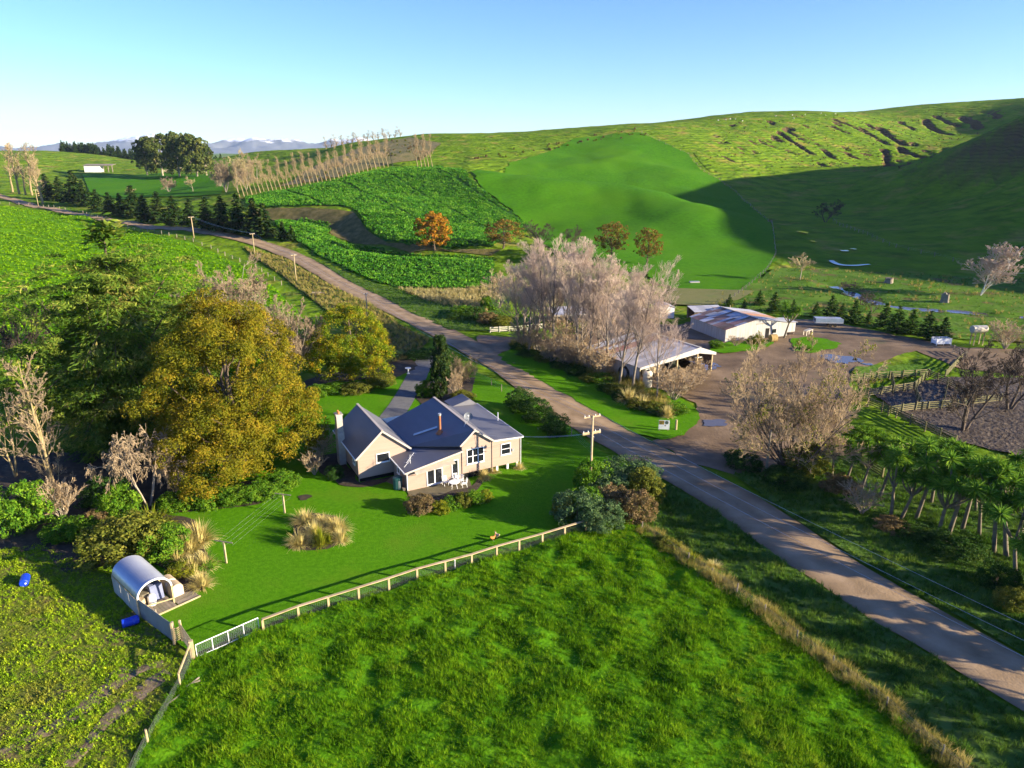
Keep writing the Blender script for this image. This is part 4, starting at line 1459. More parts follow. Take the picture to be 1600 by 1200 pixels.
def cabbage(seed, h=7.0):
    rng = np.random.default_rng(seed)
    heads = []
    B, BR = [], []
    fork = h * rng.uniform(0.32, 0.52)
    tr = np.column_stack([np.linspace(0, rng.normal(0, 0.3), 5), np.linspace(0, rng.normal(0, 0.3), 5), np.linspace(0, fork, 5)])
    nb = int(rng.integers(4, 8))
    for k in range(nb):
        a = 6.28 * k / nb + rng.normal(0, 0.3)
        R_ = rng.uniform(0.4, 1.45)
        e = tr[-1] + np.array([math.cos(a) * R_, math.sin(a) * R_, (h - fork) * rng.uniform(0.22, 0.86)])
        tt = np.linspace(0, 1, 5)[:, None]
        P = tr[-1] * (1 - tt) + e * tt
        P[:, :2] += (np.array([math.cos(a), math.sin(a)]) * 0.18)[None] * np.sin(tt * math.pi)
        B.append(P)
        BR.append(np.linspace(0.075, 0.05, 5))
        heads.append(e)
        if rng.uniform() < 0.5:
            heads.append(e + np.array([rng.normal(0, 0.5), rng.normal(0, 0.5), rng.uniform(-0.5, 0.3)]))
    trunk = join([tubes(tr[None], np.linspace(0.13, 0.09, 5)[None], 7), tubes(np.array(B), np.array(BR), 5)])
    C_, N_, U_, S_2 = [], [], [], []
    Vs, Fs, o = [], [], 0
    for e in heads:
        n_ = 120
        d = unit(rng.normal(size=(n_, 3)) + np.array([0, 0, 0.15]))
        L = rng.uniform(0.55, 0.92, n_)[:, None]
        lat = unit(np.cross(d, rng.normal(size=(n_, 3))))
        w_ = 0.035
        p0 = e + d * 0.06
        p1 = e + d * L * 0.55
        p2 = e + d * L - np.array([0, 0, 1.0]) * 0.10 * L
        V = np.stack([p0 - lat * w_ * 0.6, p0 + lat * w_ * 0.6, p1 + lat * w_, p1 - lat * w_, p2], 1).reshape(-1, 3)
        ix = np.arange(n_)[:, None] * 5 + o
        Fs.append((ix + np.array([0, 1, 2, 3]), ix + np.array([3, 2, 4])))
        Vs.append(V)
        o += len(V)
    V = np.concatenate(Vs)
    F_ = [np.concatenate([f[0] for f in Fs]), np.concatenate([f[1] for f in Fs])]
    return trunk, (V, F_)


for i in range(4):
    t_, c_ = cabbage(90 + i)
    PR['cabbage%d' % i] = Proto([('trunk', mk('cabbage_trunk', t_, M_BARKC, True)), ('crown', mk('cabbage_crown', c_, L_CABB))], 7.0, 3.2)

last_leaves('big_bare', 3800, 0.11, L_YELL, 3)
PR['tussock'] = Proto([('blades', mk('tussock_blades', blades(3, 560, 1.05, 0.045, 0.85, 1.15, 0.25), L_TUSS))], 0.85, 1.75)
PR['flax'] = Proto([('blades', mk('flax_blades', blades(4, 90, 1.3, 0.07, 0.42, 0.6, 0.12), L_OLIV))], 1.2, 1.6)
PR['fern'] = Proto([('blades', mk('fern_blades', blades(5, 320, 1.0, 0.06, 0.75, 0.9, 0.25), L_YELL))], 0.8, 1.7)


def proto_obj(name, VF, m):
    me = np_mesh(name, VF[0], VF[1], False)
    me.materials.append(m)
    return bpy.data.objects.new(name, me)


def leafy_plant(seed, n_, ln, wd, lift=0.5):
    """broad leaved low crop plant"""
    rng = np.random.default_rng(seed)
    a = rng.uniform(0, 6.28, n_)
    e = rng.uniform(lift, lift + 0.7, n_)
    L = ln * rng.uniform(0.6, 1.2, n_)
    U = np.column_stack([np.cos(a) * np.cos(e), np.sin(a) * np.cos(e), np.sin(e)])
    Cc = U * (L * 0.75)[:, None]
    N_ = unit(np.column_stack([-np.cos(a) * np.sin(e), -np.sin(a) * np.sin(e), np.cos(e)]) + rng.normal(0, 0.25, (n_, 3)))
    return leaves(Cc, N_, U, L * wd, 1.0 / wd, 0.25, 0.08)


GRASS_P = [proto_obj('grass_tuft', blades(100 + i, 30, 0.32, 0.026, 0.8, 0.8, 0.18, 2), L_GRASS) for i in range(4)]
VERGE_P = [proto_obj('verge_tuft', blades(110 + i, 26, 0.42, 0.035, 0.75, 0.8, 0.16, 2), L_VGRAS) for i in range(3)]
DRY_P = [proto_obj('dry_tuft', blades(120 + i, 34, 0.75, 0.03, 0.38, 0.7, 0.16, 3), L_DRYG) for i in range(3)]
WEED_P = [proto_obj('weed_plant', leafy_plant(130 + i, 12, 0.15, 0.42, 0.4), L_WEED) for i in range(3)] + [proto_obj('weed_tuft', blades(170 + i, 26, 0.22, 0.024, 0.85, 0.8, 0.16, 2), L_WEED) for i in range(3)]
KALE_P = [proto_obj('kale_plant', leafy_plant(140 + i, 14, 0.62, 0.5, 0.4), L_KALE) for i in range(4)]
CROP_P = [proto_obj('crop_plant', leafy_plant(150 + i, 9, 0.6, 0.55, 0.3), L_CRPL) for i in range(3)]
CORN_P = [proto_obj('dry_stalk', blades(160 + i, 30, 1.6, 0.10, 0.4, 1.2, 0.15, 3), L_CORN) for i in range(3)]
# ------------------------------------------------------------------ ground cover that nobody could count
RN = np.random.default_rng(77)


def cover(name, poly, dens, protos, smin, smax, label, cat, clump=0.0, cscale=3.0, seed=0, tilt=0.2, relief=0.0, rscale=1.0, rseed=0, dz=0.0, crop_to=None):
    x, y = scatter_points(poly, dens, RN, clump, cscale, seed)
    if crop_to:
        k = crop_to(x, y)
        x, y = x[k], y[k]
    z = H(x, y) + dz
    if relief:
        z = z + relief * (0.5 + 0.5 * fbm(x / rscale, y / rscale, rseed + 3, 3)) - 0.02
    big = 0.5 + 0.5 * np.clip(fbm(x / 1.5, y / 1.5, seed + 40, 3), -1, 1)
    s = smin + (smax - smin) * np.clip(0.75 * big + 0.5 * RN.uniform(0, 1, len(x)) - 0.1, 0, 1)
    return gn_scatter(name, np.column_stack([x, y, z]), s, rotz(len(x), RN, tilt), protos, label, cat, RN)


inview = lambda x, y: (np.abs(x) < (y + 8) * 0.80 + 4) & (y > 20)
rd = [tuple(p) for p in ROADL[::3]]
offroad = lambda x, y: poly_dist(x, y, rd)[0] > 3.2
cover('paddock_grass', P_PADD, 17, GRASS_P, 0.35, 1.6, 'lush tufted grass of the front paddock', 'grass', seed=1, relief=0.45, rscale=2.0, rseed=1, crop_to=lambda x, y: inview(x, y) & (fbm(x / 1.3, y / 1.3, 91, 2) > -0.75))
cover('verge_grass', P_VL, 8, VERGE_P, 0.5, 1.6, 'rank shaded grass between the roadside fence and the road', 'grass', seed=2, relief=0.30, rscale=1.6, rseed=4, crop_to=lambda x, y: inview(x, y) & offroad(x, y))
cover('verge_grass', P_VR, 7, VERGE_P, 0.4, 1.5, 'rough shaded grass under the cabbage trees', 'grass', seed=3, relief=0.25, rscale=1.6, rseed=5, crop_to=lambda x, y: inview(x, y) & offroad(x, y))
cover('paddock_weeds', P_WEED, 24, WEED_P, 0.6, 1.5, 'yellow green leafy weeds of the corner paddock', 'weeds', clump=0.55, cscale=1.6, seed=4, relief=0.12, rscale=1.2, rseed=2, crop_to=inview)
cover('bank_grass', P_BANK, 2.2, DRY_P + VERGE_P, 0.7, 1.6, 'dry tussocky grass on the bank below the road', 'grass', seed=5, relief=0.3, rscale=2.5, rseed=6)
cover('bank_grass', P_VB, 2.0, VERGE_P, 0.7, 1.6, 'green grass on the verge beside the kale', 'grass', seed=6, relief=0.2, rscale=2.0, rseed=7)
cover('kale_crop', P_KUP, 1.5, KALE_P, 0.8, 1.5, 'dark green leafy kale covering the rounded hill', 'crop', clump=0.2, cscale=14, seed=7, crop_to=lambda x, y: np.abs(((x * 0.86 + y * 0.5) % 26) - 13) > 0.8)
cover('kale_crop', P_KLO, 1.8, KALE_P, 0.7, 1.4, 'leafy green kale on the lower terrace beside the road', 'crop', clump=0.2, cscale=10, seed=8)
cover('leaf_crop', P_CROP, 0.75, CROP_P, 0.6, 1.15, 'bright green leafy crop in the field left of the road', 'crop', clump=0.25, cscale=16, seed=9, crop_to=lambda x, y: (np.abs(x) < (y + 8) * 0.8 + 8) & (np.abs(((x * 0.62 + y * 0.78) % 24) - 12) > 0.7))
P_CORN = xy([(620, 452), (700, 455), (768, 448), (780, 470), (760, 490), (710, 482), (660, 468)])
cover('dry_stalks', P_CORN, 1.6, CORN_P, 0.5, 1.0, 'pale dead seed stalks along the bottom of the kale', 'stalks', seed=10)
cover('flat_rushes', P_FLAT, 0.5, VERGE_P + DRY_P[:1], 0.6, 1.8, 'clumps of rushes and rough grass on the valley flat', 'rushes', clump=0.85, cscale=9, seed=11, relief=0.35, rscale=3.0, rseed=13)
LINE_F = xy([(1003, 830), (1075, 880), (1150, 930), (1300, 1045), (1385, 1110), (1470, 1185), (1560, 1260)])
ff = [Vector(q) for q in LINE_F]
strip = [tuple(p_ + Vector((0.75, 0.75))) for p_ in ff] + [tuple(p_ - Vector((0.6, 0.6))) for p_ in reversed(ff)]
cover('fence_line_grass', strip, 22, DRY_P + VERGE_P + VERGE_P, 0.6, 1.35, 'long half dry grass grown up along the roadside fence', 'grass', seed=12, relief=0.2, rscale=2.0, rseed=1)
HEDGE = xy([(795, 540), (850, 556), (905, 578), (950, 600), (985, 615), (1030, 640), (1060, 652), (1040, 625), (1000, 603), (950, 585), (900, 565), (850, 545), (815, 532)])
cover('hedge_grass', HEDGE, 5, DRY_P + VERGE_P, 1.0, 2.6, 'tangled dry grass and reeds below the bare poplars', 'grass', seed=13)

# ------------------------------------------------------------------ trees and shrubs


LOW = ('shrub', 'hedge', 'grey_shrub', 'lime_shrub', 'olive_shrub', 'rust_shrub', 'tussock', 'fern')


def put(key, name, label, cat, px, pyb, pyt, wpx=None, Y=None, group=None, rz=None, tilt=(0, 0), dz=-0.05, mid=True):
    if mid:       # px names the column of the crown's middle: verticals lean outwards in the picture
        px = px + (800 - px) * 0.5 * (pyb - pyt) / (4010 - pyb)
    g, h, w_ = spot(px, pyb, pyt, wpx, Y, dz)
    if key in LOW and w_:      # seen from above, part of a low plant's height in the picture is its depth
        h = max(0.5 * h, h - 0.32 * w_)
        g.y += 0.28 * w_
    return plant(PR[key], name, label, cat, g, h, w_, group, rz, tilt)


put('big_conifer', 'conifer_tree', 'huge dark conifer with drooping limbs and a bare spiked top', 'tree', 182, 685, 338, 262, Y=87, rz=0.4)
put('golden_tree', 'golden_tree', 'huge billowing golden green tree beside the lawn', 'tree', 354, 735, 478, 226, Y=77, rz=1.0)
put('round_tree', 'round_tree', 'dense domed tree turning yellow and orange behind the golden tree', 'tree', 545, 590, 478, 122)
put('round_bare', 'bare_tree', 'pale leafless rounded tree behind the golden tree', 'tree', 350, 545, 403, 150, Y=122)
put('round_bare', 'bare_tree', 'leafless tan tree between the golden tree and the domed tree', 'tree', 446, 590, 455, 105, Y=112)
put('tall_bare', 'bare_tree', 'tall leafless tree with lit yellow trunk at the left edge', 'tree', 58, 765, 560, 105)
put('tall_bare', 'bare_tree', 'thin leafless tree cut by the left edge beside the yellow trunk', 'tree', 8, 745, 610, 60, rz=2.0)
put('tall_bare', 'bare_tree', 'short slim leafless tree just right of the yellow trunk', 'tree', 82, 790, 690, 45, rz=4.0)
put('dark_bare', 'bare_tree', 'dark leafless tree in front of the bright field at the left edge', 'tree', 20, 620, 450, 110, Y=105)
put('weeping_bare', 'weeping_tree', 'pale leafless weeping tree in front of the golden tree', 'tree', 222, 792, 672, 118)
put('shrub_bare', 'bare_shrub', 'brown leafless shrub left of the weeping tree', 'shrub', 92, 812, 745, 70)
put('shrub', 'leafy_shrub', 'bright green shrub at the left edge below the bare trees', 'shrub', 18, 835, 740, 80)
put('hedge', 'leafy_shrub', 'dark green shrub between the left bare trees and weeping tree', 'shrub', 150, 800, 735, 75)
put('shrub', 'leafy_shrub', 'green shrub at the left foot of the weeping tree', 'shrub', 172, 815, 752, 60)
put('shrub', 'leafy_shrub', 'mid green shrub under the brown leafless shrub', 'shrub', 95, 850, 800, 70)
put('hedge', 'leafy_shrub', 'small dark shrub right of the weeping tree', 'shrub', 295, 775, 715, 60)
for i, (a, b, c, d) in enumerate(((262, 800, 765, 48), (292, 799, 762, 48), (322, 797, 758, 50), (352, 793, 756, 50), (382, 789, 750, 52), (410, 783, 742, 52), (438, 768, 728, 50))):
    put('shrub', 'border_shrub', 'leafy green border shrub at the golden tree foot, %s from the left' % ORD[i], 'shrub', a, b, c, d, group='border under the golden tree')
for i, (a, b, c, d) in enumerate(((490, 622, 594, 50), (520, 616, 590, 48), (555, 618, 588, 46), (595, 606, 575, 44))):
    put('shrub' if i < 2 else 'olive_shrub', 'border_shrub', 'low green shrub at the foot of the domed tree, %s from the left' % ORD[i], 'shrub', a, b, c, d, group='border under the domed tree')
put('olive_shrub', 'garden_shrub', 'large olive green bush overhanging the round roofed shelter', 'shrub', 172, 888, 795, 124)
put('shrub', 'garden_shrub', 'bright green bush right behind the round roofed shelter', 'shrub', 245, 880, 812, 75)
put('fern', 'garden_fern', 'yellow green feathery bush above the shelter', 'shrub', 222, 838, 790, 85)
put('rust_shrub', 'garden_shrub', 'rust brown bush left of the feathery bush', 'shrub', 140, 825, 790, 45)
for i, (a, b, c, d) in enumerate(((302, 856, 812, 60), (286, 870, 832, 50), (268, 884, 850, 44), (312, 896, 862, 46), (294, 904, 868, 46), (308, 924, 892, 44))):
    put('tussock', 'garden_tussock', 'straw coloured tussock in the bed by the shelter, %s from the back' % ORD[i], 'tussock', a, b, c, d, group='tussocks by the shelter')
for i, (a, b, c, d) in enumerate(((268, 850, 825, 34), (280, 905, 872, 40), (318, 895, 872, 28), (262, 865, 838, 34))):
    put(('lime_shrub', 'lime_shrub', 'shrub', 'shrub')[i], 'bed_shrub', 'low lime green plant in the tussock bed by the shelter, %s one' % ('upper', 'lowest', 'rightmost', 'leftmost')[i], 'plant', a, b, c, d, group='low plants by the shelter')
# island bed on the lawn
for i, (a, b, c, d) in enumerate(((471, 824, 792, 50), (502, 828, 800, 42), (524, 836, 804, 46), (462, 858, 828, 44), (487, 846, 812, 42), (529, 852, 822, 34))):
    put('tussock', 'island_tussock', 'straw tussock in the round bed on the lawn, %s' % ('at the back left', 'back middle one', 'tall one at the right end', 'at the front left', 'thin middle one', 'small one at the far right')[i], 'tussock', a, b, c, d, group='tussocks of the island bed')
for i, (a, b, c, d) in enumerate(((497, 858, 823, 34), (512, 852, 830, 26))):
    put('fern', 'island_shrub', 'yellow green plant in the round lawn bed, %s one' % ('larger left', 'smaller right')[i], 'plant', a, b, c, d, group='green plants of the island bed')
# shrubs before and beside the house
put('rust_shrub', 'house_shrub', 'brown twiggy rounded bush at the corner of the terrace', 'shrub', 655, 805, 768, 50)
for i, (a, b, c, d) in enumerate(((688, 804, 778, 30), (705, 798, 772, 32), (722, 793, 766, 32), (741, 790, 762, 32), (757, 785, 762, 26))):
    put(('lime_shrub', 'shrub', 'olive_shrub', 'shrub', 'lime_shrub')[i], 'terrace_shrub', 'mixed green bush along the terrace edge, %s from the left' % ORD[i], 'shrub', a, b, c, d, group='terrace border')
for i, (a, b, c, d) in enumerate(((744, 742, 722, 32), (770, 741, 727, 24), (812, 735, 720, 20), (757, 752, 730, 24))):
    put('tussock', 'wall_tussock', 'golden tussock against the front wall of the house, %s' % ('under the triple window', 'right of the triple window', 'at the right corner', 'nearest the table')[i], 'tussock', a, b, c, d, group='tussocks at the house')
put('hedge', 'house_shrub', 'dark bush beside the left wing of the house', 'shrub', 520, 750, 722, 30)
put('shrub_bare', 'house_shrub', 'bare shrub behind the chimney at the left wing', 'shrub', 497, 720, 672, 60)
put('shrub_bare', 'house_shrub', 'low leafless shrub left of the dark bush', 'shrub', 490, 742, 705, 40)
# behind the house
put('cypress', 'cypress_tree', 'tall dark columnar cypress behind the house', 'tree', 688, 622, 521, 27)
put('shrub', 'garden_shrub', 'green bush at the left foot of the cypress', 'shrub', 665, 622, 588, 32)
put('shrub_bare', 'pampas_shrub', 'pale straw coloured bush at the right foot of the cypress', 'shrub', 711, 622, 572, 30)
put('big_bare', 'bare_shrub', 'rounded bare olive bush behind the pale straw bush', 'shrub', 724, 596, 552, 44)
put('hedge', 'garden_shrub', 'dark bush at the bend of the driveway', 'shrub', 655, 562, 538, 50)
put('grey_shrub', 'garden_shrub', 'greyish hedge bush beside the domed tree', 'shrub', 612, 560, 538, 36)
put('olive_shrub', 'garden_shrub', 'low olive bush behind the house roof', 'shrub', 722, 628, 603, 36)
for i, (a, b, c, d) in enumerate(((812, 645, 598, 46), (838, 662, 612, 54), (868, 683, 638, 48))):
    put('hedge', 'clipped_bush', 'dark rounded bush by the road, %s of three' % ('farthest', 'middle one', 'nearest')[i], 'shrub', a, b, c, d, group='dark bushes by the road')
# thicket at the power pole
for i, (k, a, b, c, d, lb) in enumerate((('grey_shrub', 905, 828, 756, 76, 'grey green bush at the end of the rail fence'), ('grey_shrub', 985, 770, 703, 100, 'tall green bush at the back of the pole thicket'),
                                         ('shrub', 930, 780, 712, 60, 'bright green bush at the foot of the power pole'), ('grey_shrub', 945, 836, 775, 64, 'front grey green bush of the pole thicket'),
                                         ('rust_shrub', 962, 812, 752, 62, 'brown bush in the middle of the pole thicket'), ('rust_shrub', 1000, 822, 758, 56, 'brown twiggy bush at the right of the thicket'),
                                         ('olive_shrub', 1012, 790, 725, 54, 'olive bush between the thicket and the road'), ('grey_shrub', 955, 796, 735, 70, 'dense green bush in the heart of the thicket'), ('shrub', 920, 812, 752, 60, 'green bush behind the end of the rail fence'), ('grey_shrub', 1020, 775, 722, 34, 'small green bush at the road side of the thicket'), ('olive_shrub', 885, 815, 770, 40, 'low olive bush at the left end of the thicket'))):
    put(k, 'thicket_bush', lb, 'shrub', a, b, c, d)
for i, (a, b, c, d) in enumerate(((1045, 862, 835, 40), (1085, 885, 860, 36), (1120, 893, 875, 34))):
    put(('olive_shrub', 'fern', 'tussock')[i], 'verge_shrub', 'low %s on the shaded verge, %s from the thicket' % (('olive bush', 'yellow bush', 'straw tussock')[i], ORD[i]), 'shrub', a, b, c, d)
# poplar clump
for i, (a, b, t, d) in enumerate(((812, 536, 402, 62), (818, 532, 385, 66), (827, 550, 392, 66), (852, 548, 368, 72), (866, 555, 362, 78), (884, 540, 372, 70), (901, 572, 372, 84), (907, 560, 385, 70), (920, 576, 392, 74), (934, 571, 402, 66),
                                  (948, 583, 405, 74), (967, 603, 408, 78), (988, 608, 398, 90), (1026, 627, 440, 60), (1005, 560, 440, 56), (838, 525, 392, 66), (965, 556, 420, 60))):
    put('poplar%d' % (i % 4), 'bare_poplar', ('leafless poplar between road and sheds with the foot of its trunk %s from the left' % ORD[sorted(range(17), key=lambda k: (812, 818, 827, 852, 866, 884, 901, 907, 920, 934, 948, 967, 988, 1026, 1005, 838, 965)[k]).index(i)]),
        'tree', a, b, t, d * 1.25, group='bare poplars beside the road', rz=i * 1.7, mid=False)
for i, (k, a, b, c, d) in enumerate((('hedge', 812, 548, 530, 30), ('hedge', 832, 556, 540, 26), ('shrub_bare', 862, 566, 535, 50), ('shrub_bare', 884, 572, 540, 46), ('hedge', 905, 584, 564, 30), ('shrub', 940, 600, 575, 40), ('olive_shrub', 965, 618, 592, 36),
                                     ('tussock', 985, 632, 600, 40), ('tussock', 1005, 640, 612, 36), ('olive_shrub', 1025, 645, 620, 36), ('shrub', 1060, 648, 622, 40), ('shrub_bare', 1055, 625, 575, 80), ('shrub_bare', 1085, 600, 575, 50), ('tussock', 1045, 655, 630, 26))):
    put(k, 'hedgerow_shrub', '%s in the hedgerow under the bare poplars, %s from its left end' % ({'hedge': 'dark bush', 'shrub_bare': 'leafless brown shrub', 'shrub': 'green bush', 'olive_shrub': 'olive bush', 'tussock': 'straw tussock'}[k], ORD[i]), 'shrub', a, b, c, d, group='hedgerow under the poplars')
for i, (a, b, c, d) in enumerate(((822, 558, 542, 30), (848, 566, 549, 32), (875, 577, 558, 34), (900, 588, 567, 34), (925, 598, 578, 34), (950, 612, 590, 36), (975, 627, 604, 36), (1000, 640, 616, 36), (1030, 650, 630, 34))):
    put(('hedge', 'olive_shrub', 'hedge')[i % 3], 'roadside_hedge', 'low dark hedge bush on the road side of the poplars, %s from the left' % ORD[i], 'shrub', a, b, c, d, group='hedge on the road side of the poplars')
for i, (a, b, c, d) in enumerate(((1122, 545, 526, 24), (1150, 541, 524, 28), (1185, 538, 518, 26), (1262, 548, 536, 18))):
    put(('shrub', 'shrub_bare', 'olive_shrub', 'shrub')[i], 'yard_shrub', '%s growing by the wool shed' % ('leafy green bush at the left corner', 'bare twiggy bush in front', 'olive bush below the door', 'small bright bush by the loading ramp')[i], 'shrub', a, b, c, d)
for i, (a, b, t, w_) in enumerate(((818, 545, 498, 50), (840, 552, 505, 52), (868, 560, 512, 54), (893, 570, 522, 54), (918, 580, 532, 52), (942, 590, 540, 50), (872, 535, 490, 50), (905, 545, 500, 50), (1072, 612, 575, 60), (1092, 590, 560, 44))):
    put('shrub_bare', 'brush_shrub', 'brown leafless brush among the poplar trunks, %s one' % ('first from the left', 'second from the left', 'third from the left', 'fourth from the left', 'fifth from the left', 'sixth from the left', 'rear left', 'rear right', 'large one before the tractor shed', 'small one before the tractor shed')[i], 'shrub', a, b, t, w_, group='brush among the poplars')
# by the kale and the yard entrance
for i, (k, a, b, c, d) in enumerate((('shrub', 722, 492, 468, 34), ('hedge', 742, 500, 470, 34), ('shrub', 765, 485, 455, 30), ('rust_shrub', 762, 508, 480, 34), ('olive_shrub', 785, 512, 485, 36), ('shrub_bare', 780, 480, 420, 60), ('hedge', 708, 500, 482, 22))):
    put(k, 'corner_bush', '%s near the pale board fence, %s' % ({'hedge': 'dark bush', 'shrub_bare': 'leafless shrub', 'shrub': 'green bush', 'olive_shrub': 'olive bush', 'rust_shrub': 'rust brown bush'}[k], ('left of the group', 'tall one', 'behind the group', 'round one', 'touching the fence', 'tallest and palest', 'lowest one')[i]), 'shrub', a, b, c, d, group='bushes at the board fence')
# the big bare tree at the junction, and its feet
put('big_bare', 'bare_tree', 'wide leafless brown tree at the road junction', 'tree', 1248, 738, 533, 215, rz=0.6)
put('olive_shrub', 'foot_shrub', 'yellow olive bush under the wide bare tree', 'shrub', 1275, 745, 680, 70)
put('hedge', 'foot_shrub', 'dark bush left of the wide bare tree beside the grey pole', 'shrub', 1168, 735, 696, 60)
put('hedge', 'foot_shrub', 'dark bush directly below the trunk of the wide bare tree', 'shrub', 1235, 765, 722, 70)
put('shrub', 'foot_shrub', 'bright green bush right of the wide bare tree', 'shrub', 1352, 690, 655, 50)
put('rust_shrub', 'foot_shrub', 'brown bush right below the wide bare tree', 'shrub', 1320, 775, 735, 56)
put('shrub_bare', 'foot_shrub', 'twiggy brown bush under the first cabbage trees', 'shrub', 1350, 802, 755, 76)
# cabbage trees
CAB = [(1300, 745, 672), (1322, 752, 668), (1345, 768, 680), (1374, 778, 680), (1392, 808, 690), (1407, 812, 700), (1431, 812, 682), (1465, 836, 705), (1481, 838, 690), (1503, 828, 695), (1530, 838, 715), (1553, 866, 728), (1572, 873, 710), (1587, 912, 770),
       (1420, 770, 668), (1455, 785, 676), (1490, 795, 690), (1525, 800, 700), (1560, 815, 705), (1595, 835, 712), (1612, 880, 735), (1640, 940, 790)]
for k_, (a, b, t) in enumerate(sorted(CAB)):
    put('cabbage%d' % (k_ % 4), 'cabbage_tree', 'spiky headed cabbage tree in the roadside row, %s from the left' % ORD[k_], 'tree', a, b, t, (b - t) * 0.62, group='cabbage trees by the road', rz=k_ * 1.3, mid=False)
for i, (k, a, b, c, d) in enumerate((('hedge', 1515, 880, 825, 90), ('hedge', 1470, 862, 828, 56), ('hedge', 1575, 925, 875, 60), ('rust_shrub', 1405, 835, 805, 56), ('hedge', 1440, 845, 815, 60), ('olive_shrub', 1595, 960, 915, 50))):
    put(k, 'row_bush', '%s below the cabbage trees, %s' % ({'hedge': 'dark leafy bush', 'rust_shrub': 'brown bush', 'olive_shrub': 'olive bush'}[k], ('largest one', 'small one left of the largest', 'near the right edge', 'leftmost', 'second from the left', 'cut by the right edge')[i]), 'shrub', a, b, c, d, group='bushes below the cabbage trees')
for i, (a, b, c, d) in enumerate(((1365, 692, 660, 40), (1395, 700, 672, 40), (1425, 705, 676, 42), (1455, 712, 685, 44), (1490, 720, 690, 46))):
    put('shrub', 'pen_bush', 'bright green bush behind the cabbage trees along the pen rails, %s from the left' % ORD[i], 'shrub', a, b, c, d, group='bushes along the pen rails')
# trees that stand out of frame to the right and shade the road
for i, (x, y, h) in enumerate(((44.5, 46, 7.5), (47, 40, 7.8), (50, 34.5, 8), (53, 29, 8), (48, 45, 8.5), (51.5, 39.5, 8.5), (55, 33, 8.5), (57, 25, 8.5), (46, 51, 8), (56, 40, 9))):
    plant(PR[('cabbage%d' % (i % 4)) if i < 4 else 'pine%d' % (i % 3)], 'shelter_tree', 'shelter belt evergreen outside the picture at the right, %s one' % ORD[i], 'tree', on(x, y), h, 4.5, group='shelter belt out of frame')
# dark bare tree of the pens
put('dark_bare', 'bare_tree', 'dark leafless tree standing in the muddy pen', 'tree', 1518, 672, 545, 130)
put('dark_bare', 'bare_tree', 'dark leafless tree at the right edge behind the pens', 'tree', 1590, 640, 520, 110, rz=2.0)
put('shrub_bare', 'bare_shrub', 'pale brown leafless shrub right of the tank stand', 'shrub', 1575, 545, 500, 60)
# young pines beyond the yard
YP = [(1140, 480, 462), (1187, 478, 456), (1211, 488, 458), (1276, 492, 474), (1300, 498, 464), (1316, 500, 476), (1336, 505, 472), (1358, 506, 488), (1384, 512, 476), (1404, 520, 480), (1426, 522, 486), (1453, 530, 488), (1476, 532, 498), (1163, 485, 470), (1240, 486, 470)]
for k_, (a, b, t) in enumerate(sorted(YP)):
    put('young_pine%d' % (k_ % 2), 'young_pine', 'young green pine beyond the yard, %s from the left' % ORD[k_], 'tree', a, b, t - 2, (b - t) * 0.9, group='young pines beyond the yard')
put('cabbage1', 'cabbage_tree', 'lone palm like tree at the right end of the rusty roofed shed', 'tree', 1229, 528, 462, 40)
# trees at the foot of the hill
put('orange_tree', 'autumn_tree', 'bright orange autumn tree at the edge of the kale', 'tree', 678, 391, 332, 56)
put('russet_tree', 'autumn_tree', 'broad russet tree right of the orange tree', 'tree', 786, 388, 345, 62)
put('dark_bare', 'autumn_tree', 'dim leafless tree behind the poplar tops', 'tree', 845, 385, 345, 48)
put('dark_bare', 'autumn_tree', 'small dim leafless tree just right behind the poplar tops', 'tree', 890, 388, 352, 36)
put('russet_tree', 'autumn_tree', 'dark olive tree on the green slope above the sheds', 'tree', 957, 406, 348, 52)
put('russet_tree', 'autumn_tree', 'small russet tree with a clear trunk on the green slope', 'tree', 1012, 414, 358, 44)
put('pale_bare', 'bare_tree', 'pale leafless tree standing alone at the valley mouth', 'tree', 1253, 438, 392, 44)
put('birch', 'birch_tree', 'white stemmed leafless birch at the right edge', 'tree', 1540, 462, 374, 95)
put('dark_bare', 'bare_tree', 'dark leafless tree in the shaded valley', 'tree', 1292, 347, 312, 44)
for i, (a, b, t) in enumerate(((1348, 478, 455), (1365, 488, 462), (1332, 452, 440))):
    put('dark_bare', 'stream_shrub', 'dark bare shrub on the stream bank, %s from the left' % ('second', 'third', 'first')[i], 'shrub', a, b, t, 34, group='shrubs by the stream')
# pines along the road
PN = [(206, 340, 290), (224, 346, 304), (246, 348, 300), (270, 352, 306), (296, 354, 310), (322, 358, 308), (346, 361, 306), (372, 364, 302), (396, 368, 310), (412, 370, 318), (441, 374, 346), (455, 376, 352), (72, 312, 272), (92, 314, 276), (114, 318, 266), (130, 322, 282), (150, 330, 296), (170, 336, 300), (188, 338, 302)]
for k_, (a, b, t) in enumerate(sorted(PN)):
    put('pine%d' % (k_ % 3), 'roadside_pine', 'dark pine in the row along the far road, %s from the left' % ORD[k_], 'tree', a, b, t, (b - t) * 0.78, group='pines along the far road')
# poplars at the far left
for i, (a, b, t) in enumerate(((12, 300, 226), (22, 303, 222), (32, 304, 224), (42, 305, 222), (52, 306, 226), (60, 318, 250))):
    put('row_poplar%d' % (i % 2), 'bare_poplar', 'bare poplar in the clump at the far left of the road, %s from the left' % ORD[i], 'tree', a, b, t, 26, group='poplars at the far left')
